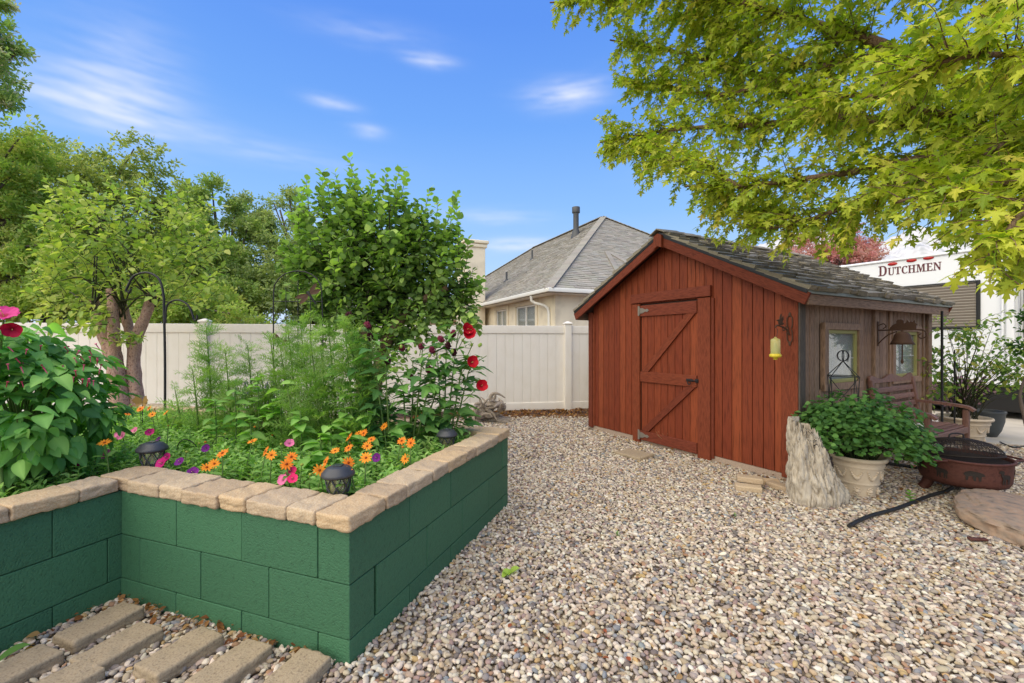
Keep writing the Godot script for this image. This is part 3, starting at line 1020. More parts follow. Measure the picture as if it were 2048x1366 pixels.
		for r in rows:
			var s0 := run - r * (run / rows) + 0.02        # distance down from the ridge of the butt end
			var z := ov + 0.02 + rr(-0.01, 0.01)
			while z > -SHD - ov:
				var w := rr(0.09, 0.19)
				if z - w < -SHD - ov - 0.04:
					w = z + SHD + ov + 0.03
				if w < 0.03:
					break
				var len := rr(0.24, 0.28)
				var th := rr(0.014, 0.030)
				var off := rr(-0.014, 0.014)
				var q := MB.new()
				# local: x down the slope, y up from the deck, z along the ridge
				var x1 := s0 + off
				var x0 := maxf(x1 - len, 0.0)
				var lift := 0.016 + 0.010 + rr(0, 0.007)
				var w2 := (w - 0.006) * 0.5
				var cup := rr(-0.004, 0.006)
				var pts := [Vector3(x0, 0.012, -w2), Vector3(x0, 0.012, w2), Vector3(x1 + rr(-0.006, 0.006), lift + th + cup, -w2), Vector3(x1 + rr(-0.006, 0.006), lift + th - cup, w2), Vector3(x0, 0.003, -w2), Vector3(x0, 0.003, w2), Vector3(x1, lift - 0.014 + cup, -w2), Vector3(x1, lift - 0.014 - cup, w2)]
				var mid := Vector3((x0 + x1) * 0.5, 0, 0)
				for k in 8:
					pts[k] -= mid
				q.fquad(pts[0], pts[1], pts[3], pts[2], Vector3.UP)
				q.fquad(pts[4], pts[5], pts[7], pts[6], Vector3.DOWN)
				q.fquad(pts[2], pts[3], pts[7], pts[6], Vector3.RIGHT)
				q.fquad(pts[0], pts[2], pts[6], pts[4], Vector3.FORWARD)
				q.fquad(pts[1], pts[3], pts[7], pts[5], Vector3.BACK)
				var b := Basis(Vector3(0, 0, 1), -ang) if sd > 0 else Basis(Vector3(0, 1, 0), PI) * Basis(Vector3(0, 0, 1), -ang)
				var o := Vector3(SHW * 0.5, EAVE + 0.06 - ov * RISE + half * RISE + 0.026, z - w * 0.5) + b * mid
				if sd > 0:
					part(t, "shake", q.done(), M.shake[rng.randi() % 4], Transform3D(b, o))
				else:
					joined.add(q.done(), Transform3D(b, o))
				z -= w
		if sd < 0:
			var o := part(t, "shakes", joined.done(), M.shake[0])
			o.set_meta("kind", "stuff")
	for k in 22:
		var q := MB.new()
		var w := (SHD + ov * 2.0) / 22.0
		for sd in [-1, 1]:
			q.box(Transform3D(Basis(Vector3(0, 0, 1), -sd * (ang + rr(-0.05, 0.05))), Vector3(sd * 0.055, -0.022 + rr(0, 0.008), 0)), Vector3(0.13, 0.014, w + 0.05), 0.003)
		part(t, "ridge_shake", q.done(), M.shake[k % 4], Transform3D(Basis(Vector3(1, 0, 0), 0.05), Vector3(SHW * 0.5, EAVE + 0.06 - ov * RISE + half * RISE + 0.075, ov + 0.02 - w * (k + 0.4))))
	var pb := MB.new()
	pb.prism(I, PackedVector2Array([Vector2(-0.055, -0.1), Vector2(0.0, -0.075), Vector2(0.055, -0.1), Vector2(0.055, 0.04), Vector2(0, 0.065), Vector2(-0.055, 0.04)]), 0.0, 0.045)
	part(t, "peak_block", pb.done(), M.trim[0], Transform3D(Basis.IDENTITY, Vector3(SHW * 0.5, EAVE + 0.06 - ov * RISE + half * RISE - 0.035, ov + 0.0)))

# ------------------------------------------------------------------ houses behind the fence
func tabs(m: MB, o: Vector3, u: Vector3, w: Vector3, l: float, rise: float, cut0: Callable, cut1: Callable, step: float, width: float, base: Color) -> void:
	var n := w.cross(u).normalized()
	if n.y < 0:
		n = -n
	var s := 0.0
	var row := 0
	while s < rise - step * 0.5:
		var a: float = cut0.call(s)
		var e: float = cut1.call(s)
		var x := a - rr(0, width)
		while x < e:
			var wd := width * rr(0.7, 1.3)
			var x0 := maxf(x, a)
			var x1 := minf(x + wd, e)
			if x1 - x0 > 0.02:
				m.c = tint(base, 0.12)
				var t := rr(0.012, 0.03)
				var p0 := o + u * x0 + w * s + n * t
				var p1 := o + u * x1 + w * s + n * t
				var q0 := o + u * x0 + w * (s + step * 1.02) + n * 0.004
				var q1 := o + u * x1 + w * (s + step * 1.02) + n * 0.004
				m.fquad(p0, p1, q1, q0, n)
				m.fquad(p0 - n * (t + 0.002), p1 - n * (t + 0.002), p1, p0, -w)
			x += wd
		s += step
		row += 1
func build_neighbour_house() -> void:
	var c0 := Vector3(1.13, 0, -13.5)                 # eave corner nearest the fence
	var r := Vector3(0.918, 0, -0.396)
	var l := Vector3(-0.396, 0, -0.918)
	var t := thing("house", "beige stucco neighbour house with grey hipped shingle roof and chimney", "house", c0)
	t.transform = Transform3D(Basis(r, Vector3.UP, -l), c0)     # x along the right wall, -z along the left one
	var EH := 2.86
	var a := 6.75
	var ridge := 7.55
	var L := 21.5
	var W := 13.5
	var ov := 0.5
	var m := MB.new()
	var I := Transform3D.IDENTITY
	m.box(Transform3D(Basis.IDENTITY, Vector3(W * 0.5, EH * 0.5 - 0.06, -ov - 0.1)), Vector3(W - ov * 2, EH - 0.05, 0.2))
	part(t, "wall", m.done(), M.stucco)
	m = MB.new()
	# left wall, with openings for two windows
	var wins := [[1.9, 3.6, 1.1, 2.57], [4.5, 5.7, 1.1, 2.57]]
	var prev := ov + 0.21
	for w in wins + [[L - ov, 0, 0, 0]]:
		m.box(Transform3D(Basis.IDENTITY, Vector3(ov + 0.1, EH * 0.5 - 0.06, -(prev + w[0]) * 0.5)), Vector3(0.2, EH - 0.05, w[0] - prev))
		if w[1] > 0:
			m.box(Transform3D(Basis.IDENTITY, Vector3(ov + 0.1, w[2] * 0.5, -(w[0] + w[1]) * 0.5)), Vector3(0.2, w[2], w[1] - w[0]))
			m.box(Transform3D(Basis.IDENTITY, Vector3(ov + 0.1, (w[3] + EH - 0.1) * 0.5, -(w[0] + w[1]) * 0.5)), Vector3(0.2, EH - 0.1 - w[3], w[1] - w[0]))
			prev = w[1]
	part(t, "wall", m.done(), M.stucco)
	for w in wins:
		var wn := Node3D.new()
		wn.name = fresh(t, "window")
		t.add_child(wn)
		wn.position = Vector3(ov + 0.04, (w[2] + w[3]) * 0.5, -(w[0] + w[1]) * 0.5)
		var ww: float = w[1] - w[0]
		var wh: float = w[3] - w[2]
		var fr := MB.new()
		for s in [-1, 0, 1]:
			fr.box(Transform3D(Basis.IDENTITY, Vector3(0, 0, s * (ww * 0.5 - 0.03))), Vector3(0.06, wh, 0.06), 0.005)
		for s in [-1, 1]:
			fr.box(Transform3D(Basis.IDENTITY, Vector3(0.002, s * (wh * 0.5 - 0.03), 0)), Vector3(0.056, 0.06, ww - 0.02), 0.005)
		part(wn, "frame", fr.done(), M.white)
		fr = MB.new()
		for s in [-1, 1]:
			fr.box(Transform3D(Basis.IDENTITY, Vector3(-0.06, 0, s * (ww * 0.5 + 0.08))), Vector3(0.05, wh + 0.3, 0.16), 0.01)
		fr.box(Transform3D(Basis.IDENTITY, Vector3(-0.058, wh * 0.5 + 0.08, 0)), Vector3(0.05, 0.16, ww), 0.01)
		part(wn, "surround", fr.done(), M.stucco)
		for s in [-1, 1]:
			var p := MB.new()
			p.box(I, Vector3(0.006, wh - 0.1, ww * 0.5 - 0.06))
			part(wn, "pane", p.done(), M.glass, Transform3D(Basis.IDENTITY, Vector3(0.01, 0, s * ww * 0.25)))
		var cb := MB.new()
		cb.grid(func(x, y): return Vector3(0.09 + 0.012 * sin(x * 90.0), (y - 0.5) * wh, (x - 0.5) * ww), 80, 1)
		part(wn, "curtain", cb.done(), M.shade_cloth)
	# soffit, gutter, roof planes
	m = MB.new()
	m.fquad(Vector3(0, EH - 0.1, 0), Vector3(W, EH - 0.1, 0), Vector3(W, EH - 0.1, -L), Vector3(0, EH - 0.1, -L), Vector3.DOWN)
	part(t, "soffit", m.done(), M.white)
	m = MB.new()
	m.box(Transform3D(Basis.IDENTITY, Vector3(W * 0.5, EH - 0.02, 0.03)), Vector3(W + 0.12, 0.13, 0.1), 0.02)
	m.box(Transform3D(Basis.IDENTITY, Vector3(-0.03, EH - 0.022, -L * 0.5 - 0.03)), Vector3(0.1, 0.13, L), 0.02)
	part(t, "gutter", m.done(), M.gutter)
	m = MB.new()
	m.tube(curve([Vector3(-0.02, EH - 0.1, -1.2), Vector3(0.02, EH - 0.3, -1.2), Vector3(0.3, EH - 0.42, -0.95), Vector3(ov - 0.05, EH - 0.62, -0.85), Vector3(ov - 0.06, 1.0, -0.85), Vector3(ov - 0.06, 0.0, -0.85)], 20), [0.05], 8)
	part(t, "downspout", m.done(), M.gutter)
	var h := ridge - EH
	var run := Vector2(a, h).length()
	m = MB.new()
	var p1 := Vector3(a, ridge, -a)
	var p2 := Vector3(a, ridge, -(L - a))
	m.c = L8(112, 108, 104)
	m.ftri(Vector3(0, EH, 0), Vector3(W, EH, 0), p1, Vector3(0, 1, 1))
	m.fquad(Vector3(0, EH, 0), p1, p2, Vector3(0, EH, -L), Vector3(-1, 1, 0))
	m.fquad(Vector3(W, EH, 0), p1, p2, Vector3(W, EH, -L), Vector3(1, 1, 0))
	m.ftri(Vector3(0, EH, -L), Vector3(W, EH, -L), p2, Vector3(0, 1, -1))
	var roof := part(t, "roof", m.done(), M.roofing)
	m = MB.new()
	tabs(m, Vector3(0, EH + 0.01, 0), Vector3(1, 0, 0), Vector3(0, h, -a) / run, W, run, func(s): return a * s / run, func(s): return W - a * s / run, 0.145, 0.3, L8(168, 163, 152))
	tabs(m, Vector3(0, EH + 0.01, -L), Vector3(0, 0, 1), Vector3(a, h, 0) / run, L, run, func(s): return a * s / run, func(s): return L - a * s / run, 0.145, 0.3, L8(165, 160, 149))
	var sh := part(roof, "shingles", m.done(), M.roofing)
	sh.set_meta("kind", "stuff")
	m = MB.new()
	m.c = L8(140, 134, 128)
	for q in [[Vector3(0, EH, 0), p1], [Vector3(W, EH, 0), p1], [p1, p2], [Vector3(0, EH, -L), p2]]:
		var n := 46
		for k in n:
			var a0: Vector3 = q[0].lerp(q[1], float(k) / n)
			var a1: Vector3 = q[0].lerp(q[1], float(k + 1) / n)
			m.c = tint(L8(158, 153, 143), 0.1)
			m.box(stretch(a0 + Vector3(0, 0.035, 0), a1 + Vector3(0, 0.05, 0), 0.3, 0.025, Vector3.UP), Vector3.ONE)
	var rc := part(roof, "hip_caps", m.done(), M.roofing)
	rc.set_meta("kind", "stuff")
	# cricket on the right hand plane
	m = MB.new()
	var cs := 4.2
	for k in 9:
		for sd in [-1, 1]:
			var y := 0.35 + k * 0.34
			m.c = tint(L8(160, 155, 145), 0.1)
			var o := Vector3(cs + sd * (1.05 - k * 0.11), EH + 0.06 + y * h / run, -y * a / run)
			var o2 := Vector3(cs + sd * (1.05 - (k + 1) * 0.11), EH + 0.06 + (y + 0.34) * h / run, -(y + 0.34) * a / run)
			m.box(stretch(o, o2, 0.22, 0.03, Vector3(0, 1, 1)), Vector3.ONE)
	var ck := part(roof, "valley_caps", m.done(), M.roofing)
	ck.set_meta("kind", "stuff")
	# vents: on the left plane, at u back along the eave and s up the slope
	for q in [[7.1, 6.5, 1.15, 0.14], [9.6, 5.0, 0.5, 0.05], [8.1, 2.4, 0.45, 0.05], [10.2, 1.3, 0.4, 0.05]]:
		var at := Vector3(a * q[1] / run, EH + h * q[1] / run, -q[0])
		m = MB.new()
		if q[3] > 0.1:
			m.lathe(Transform3D(Basis.IDENTITY, at), [Vector2(0.3, -0.25), Vector2(0.17, 0.25), Vector2(0.14, 0.3), Vector2(0.14, q[2]), Vector2(0.2, q[2]), Vector2(0.2, q[2] + 0.28), Vector2(0.0, q[2] + 0.3)], 16)
		else:
			m.lathe(Transform3D(Basis.IDENTITY, at), [Vector2(0.16, -0.06), Vector2(0.07, 0.08), Vector2(q[3], 0.1), Vector2(q[3], q[2]), Vector2(0.0, q[2])], 12)
		part(roof, "vent_pipe", m.done(), M.vent)
	# chimney against the left wall
	m = MB.new()
	m.box(Transform3D(Basis.IDENTITY, Vector3(-0.15, 2.75, -7.3)), Vector3(0.9, 5.5, 1.5), 0.02)
	var ch := part(t, "chimney", m.done(), M.stucco)
	m = MB.new()
	m.box(Transform3D(Basis.IDENTITY, Vector3(-0.15, 5.5, -7.3)), Vector3(1.04, 0.16, 1.64), 0.02)
	m.box(Transform3D(Basis.IDENTITY, Vector3(-0.15, 5.66, -7.3)), Vector3(1.16, 0.14, 1.76), 0.02)
	part(ch, "crown", m.done(), M.stucco)
	m = MB.new()
	m.box(Transform3D(Basis.IDENTITY, Vector3(-0.62, 1.9, -6.9)), Vector3(0.12, 0.5, 0.3), 0.02)
	part(t, "meter_box", m.done(), M.rv_grey)

func build_far_house() -> void:
	var c := P(905, 683, 24.0)
	c.y = 0
	var t := thing("house", "tan house with grey gable roof glimpsed between the bushy tree and chimney", "house", c)
	t.rotation.y = 0.5
	var m := MB.new()
	m.box(Transform3D(Basis.IDENTITY, Vector3(-2.0, 1.3, -3)), Vector3(7, 2.6, 6))
	part(t, "wall", m.done(), M.stucco)
	m = MB.new()
	m.c = L8(130, 126, 124)
	m.fquad(Vector3(-6, 2.5, 0.5), Vector3(2, 2.5, 0.5), Vector3(0.3, 4.3, -3), Vector3(-4.3, 4.3, -3), Vector3(0, 1, 1))
	m.ftri(Vector3(2, 2.5, 0.5), Vector3(2, 2.5, -6.5), Vector3(0.3, 4.3, -3), Vector3(1, 1, 0))
	m.ftri(Vector3(-6, 2.5, 0.5), Vector3(-6, 2.5, -6.5), Vector3(-4.3, 4.3, -3), Vector3(-1, 1, 0))
	tabs(m, Vector3(-6, 2.52, 0.5), Vector3(1, 0, 0), Vector3(0, 1.8, -3.5).normalized(), 8, 3.93, func(s): return 1.7 * s / 3.93, func(s): return 8.0 - 1.7 * s / 3.93, 0.2, 0.4, L8(140, 136, 134))
	part(t, "roof", m.done(), M.roofing)
	m = MB.new()
	m.box(Transform3D(Basis.IDENTITY, Vector3(-2, 2.45, 0.52)), Vector3(8.1, 0.14, 0.1), 0.02)
	part(t, "gutter", m.done(), M.gutter)
	m = MB.new()
	m.box(Transform3D(Basis.IDENTITY, Vector3(-1.4, 1.6, 0.02)), Vector3(1.2, 0.9, 0.06), 0.01)
	var w := part(t, "window", m.done(), M.white)
	m = MB.new()
	for s in [-1, 1]:
		m.box(Transform3D(Basis.IDENTITY, Vector3(-1.4 + s * 0.28, 1.6, 0.045)), Vector3(0.48, 0.76, 0.02))
	part(w, "pane", m.done(), M.glass)

func build_trailer() -> void:
	# local x runs along the side we see, from its left far end to the right near end
	var ex := Vector3(0.5, 0, 0.866)
	var o := P(1820, 683, 8.0)
	o.y = 0
	var t := thing("camper_trailer", "white camper trailer with maroon lettering parked on the driveway behind the shed", "trailer", o)
	t.transform = Transform3D(Basis(ex, Vector3.UP, ex.cross(Vector3.UP)), o)
	var at := func(x: float, y: float) -> Vector2:         # where a line of sight meets the side of the trailer
		var r := (x - 1024.0) / F
		var s := (r * 8.0 - o.x) / (ex.x + r * ex.z)
		return Vector2(s, EYE - (y - 683.0) / F * (8.0 - ex.z * s))
	var m := MB.new()
	m.prism(Transform3D.IDENTITY, PackedVector2Array([Vector2(-3.4, 0.55), Vector2(4.2, 0.55), Vector2(4.2, 2.6), Vector2(4.0, 2.75), Vector2(-3.1, 2.75), Vector2(-3.4, 2.55)]), -2.4, 0.0)
	part(t, "body", m.done(), M.rv)
	m = MB.new()
	m.box(Transform3D(Basis.IDENTITY, Vector3(0.4, 2.765, -1.2)), Vector3(7.3, 0.05, 2.46), 0.015)
	part(t, "roof", m.done(), M.rv)
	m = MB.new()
	m.box(Transform3D(Basis.IDENTITY, Vector3(0.4, 0.35, -1.2)), Vector3(7.3, 0.44, 2.3), 0.02)  # frame box, lowered and kept black to stand in for the shade beneath
	part(t, "chassis_and_shade", m.done(), M.black)
	for x in [-1.6, 3.3]:
		m = MB.new()
		m.lathe(Transform3D(Basis(Vector3(1, 0, 0), PI / 2), Vector3(x, 0.33, -0.3)), [Vector2(0.0, 0.11), Vector2(0.3, 0.11), Vector2(0.345, 0.08), Vector2(0.345, -0.08), Vector2(0.3, -0.11), Vector2(0.0, -0.11)], 24)
		part(t, "wheel", m.done(), M.rubber)
	# lettering
	var font := SystemFont.new()
	font.font_names = PackedStringArray(["Droid Serif"])
	font.font_weight = 700
	var a: Vector2 = at.call(1757, 553)
	var b: Vector2 = at.call(1883, 541)
	var big := TextMesh.new()
	var x := a.x
	for q in [["D", 1.0], ["UTCHMEN", 0.76]]:
		var tm := TextMesh.new()
		tm.text = q[0]
		tm.font = font
		tm.font_size = 64
		tm.pixel_size = 0.0033 * q[1]
		tm.depth = 0.004
		tm.horizontal_alignment = HORIZONTAL_ALIGNMENT_LEFT
		tm.vertical_alignment = VERTICAL_ALIGNMENT_BOTTOM
		var sz := tm.get_aabb()
		var want := (b.x - a.x) * (0.145 if q[0] == "D" else 0.84)
		var k := want / maxf(sz.size.x, 0.01)
		part(t, "lettering", tm, M.maroon, Transform3D(Basis.from_scale(Vector3(k, 0.19 * q[1] / maxf(sz.size.y, 0.01), 1)), Vector3(x - sz.position.x * k, a.y - sz.position.y * 0.19 * q[1] / maxf(sz.size.y, 0.01), 0.003)))
		x += want + (b.x - a.x) * 0.015
	for q in [[1785, 528], [1823, 521], [1857, 516], [1983, 503]]:
		var c: Vector2 = at.call(q[0], q[1])
		m = MB.new()
		m.add(rock(Vector3(0.075, 0.032, 0.03), 2, 0.0, 1.0, 1), Transform3D(Basis.IDENTITY, Vector3(c.x, c.y, 0.0)))
		part(t, "marker_light", m.done(), M.red_lens)
	# wide window with a louvred blind
	var p0: Vector2 = at.call(1790, 560)
	var p1: Vector2 = at.call(1957, 655)
	var wc := (p0 + p1) * 0.5
	var ww := p1.x - p0.x
	var y1: float = at.call(1957, 563).y
	var y0 := p1.y
	var wn := Node3D.new()
	wn.name = "window"
	t.add_child(wn)
	wn.position = Vector3(wc.x, (y0 + y1) * 0.5, 0)
	var wh := y1 - y0
	m = MB.new()
	for s in [-1, 1]:
		m.box(Transform3D(Basis.IDENTITY, Vector3(s * ww * 0.5, 0, 0.01)), Vector3(0.05, wh + 0.05, 0.03), 0.008)
		m.box(Transform3D(Basis.IDENTITY, Vector3(0, s * wh * 0.5, 0.009)), Vector3(ww, 0.05, 0.028), 0.008)
	part(wn, "frame", m.done(), M.black)
	m = MB.new()
	m.box(Transform3D(Basis.IDENTITY, Vector3(0, 0, 0.002)), Vector3(ww, wh, 0.003))
	part(wn, "backing", m.done(), M.room)
	var n := int(wh / 0.046)
	for i in n:
		m = MB.new()
		m.box(Transform3D(Basis(Vector3(1, 0, 0), 0.55), Vector3.ZERO), Vector3(ww - 0.06, 0.04, 0.004))
		part(wn, "blind_slat", m.done(), M.blind, Transform3D(Basis.IDENTITY, Vector3(0, -wh * 0.5 + wh * (i + 0.5) / n, 0.013)))
	# slide-out seams, ladder-like white channels on the right
	for q in [[2006, 0.03], [2022, 0.09], [2040, 0.02]]:
		var c: Vector2 = at.call(q[0], 600)
		m = MB.new()
		m.box(Transform3D(Basis.IDENTITY, Vector3(c.x, 1.72, 0.02)), Vector3(q[1], 1.94, 0.05), 0.008)
		part(t, "corner_channel", m.done(), M.rv if q[1] > 0.025 else M.rv_grey)
	var c1: Vector2 = at.call(2052, 600)
	m = MB.new()
	m.box(Transform3D(Basis.IDENTITY, Vector3(c1.x + 0.06, 1.75, 0.02)), Vector3(0.16, 0.9, 0.03), 0.01)
	part(t, "door_window", m.done(), M.black)
	m = MB.new()
	m.tube(curve([Vector3(c1.x + 0.02, 1.65, 0.04), Vector3(c1.x + 0.0, 1.72, 0.1), Vector3(c1.x + 0.06, 1.98, 0.12), Vector3(c1.x + 0.12, 2.1, 0.05)], 10), [0.02], 8)
	part(t, "grab_handle", m.done(), M.rv)
	m = MB.new()
	m.box(Transform3D(Basis.IDENTITY, Vector3(-0.6, 1.42, 0.006)), Vector3(0.12, 0.07, 0.012), 0.003)
	part(t, "sticker", m.done(), M.white)
	# roof vent mast seen over the shed roof
	var e: Vector3 = t.transform.affine_inverse() * P(1622, 520, 10.4)
	m = MB.new()
	m.tube([Vector3(-2.6, 2.75, -0.7), Vector3(-2.6, 3.12, -0.7), Vector3(-2.6, 3.13, -0.7), Vector3(-2.6, 3.5, -0.7)], [0.03, 0.03, 0.012, 0.012], 8)
	part(t, "antenna_mast", m.done(), M.vent)

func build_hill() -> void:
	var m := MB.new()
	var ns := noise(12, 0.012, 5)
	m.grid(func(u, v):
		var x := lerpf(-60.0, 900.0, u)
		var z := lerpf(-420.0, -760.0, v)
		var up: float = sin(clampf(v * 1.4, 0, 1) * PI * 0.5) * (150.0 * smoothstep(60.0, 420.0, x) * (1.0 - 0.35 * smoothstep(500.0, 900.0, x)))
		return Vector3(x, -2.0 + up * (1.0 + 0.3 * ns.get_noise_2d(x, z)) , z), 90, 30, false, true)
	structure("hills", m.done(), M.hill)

# ------------------------------------------------------------------ leaves and flowers (unit size, +y to the tip, +z the upper face)
var SH := {}
func blade(c: Color, wide: float, rows: int, fold: float, droop: float, tipped: float, rib := 1.25, wavy := 0.0) -> ArrayMesh:
	var m := MB.new()
	var prev := []
	for j in rows + 1:
		var t := float(j) / rows
		var w := wide * pow(sin(PI * pow(t, tipped)), 0.8) if t > 0.0 and t < 1.0 else 0.0
		var y := t - 0.10 * droop * t * t
		var z := -droop * t * t * 0.45
		var ids := []
		for k in [-1, 0, 1]:
			m.c = Color(c.r * rib, c.g * (1.0 + (rib - 1.0) * 0.7), c.b * rib) if k == 0 else c
			ids.append(m.p(Vector3(k * w, y, z + absf(k) * w * fold + wavy * sin(t * 19.0 + k))))
		if prev.size():
			m.quad(prev[0], prev[1], ids[1], ids[0], Vector3(0, 0, 1))
			m.quad(prev[1], prev[2], ids[2], ids[1], Vector3(0, 0, 1))
		prev = ids
	return m.done()
func fan(c: Color, half: Array, centre: float, fold: float, droop: float) -> ArrayMesh:    # half outline from base to tip
	var m := MB.new()
	var bend := func(q: Vector2) -> Vector3:
		return Vector3(q.x, q.y, absf(q.x) * fold - droop * q.y * q.y * 0.4 - 0.25 * q.x * q.x)
	for s in [-1.0, 1.0]:
		m.c = Color(c.r * 1.12, c.g * 1.1, c.b * 1.05)
		var o := m.p(bend.call(Vector2(0, centre)))
		m.c = c
		var prev := -1
		for q in half:
			var k := m.p(bend.call(Vector2(q.x * s, q.y)))
			if prev >= 0:
				m.tri(o, prev, k, Vector3(0, 0, 1))
			prev = k
	# stalk
	m.c = Color(c.r * 1.1, c.g * 0.8, c.b)
	m.fquad(Vector3(-0.012, -0.35, 0.02), Vector3(0.012, -0.35, 0.02), Vector3(0.012, 0.05, 0), Vector3(-0.012, 0.05, 0), Vector3(0, 0, 1))
	return m.done()
func flower(petals: int, len: float, wide: float, cup: float, c: Color, eye: Color, eye_r: float, layers := 1) -> ArrayMesh:    # faces +y
	var m := MB.new()
	for ly in layers:
		for k in petals:
			var a := TAU * (k + 0.5 * ly) / petals + 0.1 * sin(k * 5.0)
			var d := Vector3(cos(a), 0, sin(a))
			var w := Vector3(-sin(a), 0, cos(a))
			var l := len * (1.0 - 0.2 * ly) * (1.0 + 0.08 * sin(k * 3.7))
			var lift := cup + 0.25 * ly
			m.c = Color(c.r * 0.8, c.g * 0.7, c.b * 0.7)
			var b0 := m.p(d * 0.04 - w * wide * 0.3)
			var b1 := m.p(d * 0.04 + w * wide * 0.3)
			m.c = c
			var m0 := m.p(d * l * 0.6 - w * wide + Vector3.UP * l * lift * 0.55)
			var m1 := m.p(d * l * 0.6 + w * wide + Vector3.UP * l * lift * 0.55)
			var mm := m.p(d * l * 0.6 + Vector3.UP * l * lift * 0.45)
			var t0 := m.p(d * l * 0.95 - w * wide * 0.45 + Vector3.UP * l * lift * 0.7)
			var t1 := m.p(d * l * 0.95 + w * wide * 0.45 + Vector3.UP * l * lift * 0.7)
			m.tri(b0, b1, mm, Vector3.UP); m.tri(b0, mm, m0, Vector3.UP); m.tri(b1, m1, mm, Vector3.UP)
			m.quad(m0, mm, t1, t0, Vector3.UP); m.tri(mm, m1, t1, Vector3.UP)
	if eye_r > 0.0:
		m.c = eye
		m.lathe(Transform3D.IDENTITY, [Vector2(eye_r, 0.02), Vector2(eye_r * 0.9, eye_r * 0.6), Vector2(0.0, eye_r * 0.9)], 8)
	return m.done()
func bloom(petals: int, wide: float, cup: float, c: Color, throat: Color, sd: int) -> ArrayMesh:    # broad crinkled petals, faces +y
	var m := MB.new()
	var ns := noise(sd, 2.6, 3)
	for k in petals:
		var a := TAU * k / petals
		var d := Vector3(cos(a), 0, sin(a))
		var w := Vector3(-sin(a), 0, cos(a))
		var nu := 7
		var nv := 6
		var base := m.v.size()
		for j in nv + 1:
			var t := float(j) / nv
			for i in nu + 1:
				var s := float(i) / nu * 2.0 - 1.0
				var spread := wide * sin(PI * (0.12 + 0.62 * t))
				var l := t * (1.0 - 0.16 * s * s * t) * (1.0 + 0.05 * sin(k * 2.7))
				var q := d * l + w * spread * s
				q.y = cup * pow(t, 1.4) * 0.9 + 0.05 * s + (0.16 * ns.get_noise_2d(k * 7.0 + s * 1.2, t * 1.3) + 0.04 * sin(s * 9.0 + k)) * t
				m.c = throat.lerp(c, clampf(t * 3.2 - 0.25 + 0.25 * ns.get_noise_2d(s * 3.0 + k * 3.0, t), 0, 1))
				m.p(q)
		for j in nv:
			for i in nu:
				var o := base + j * (nu + 1) + i
				m.quad(o, o + 1, o + nu + 2, o + nu + 1, Vector3.UP)
	m.c = Color(0.75, 0.6, 0.2)
	m.tube([Vector3(0, 0, 0), Vector3(0.03, 0.35, 0.02), Vector3(0.05, 0.6, 0.0)], [0.03, 0.025, 0.045], 7)
	return m.done()
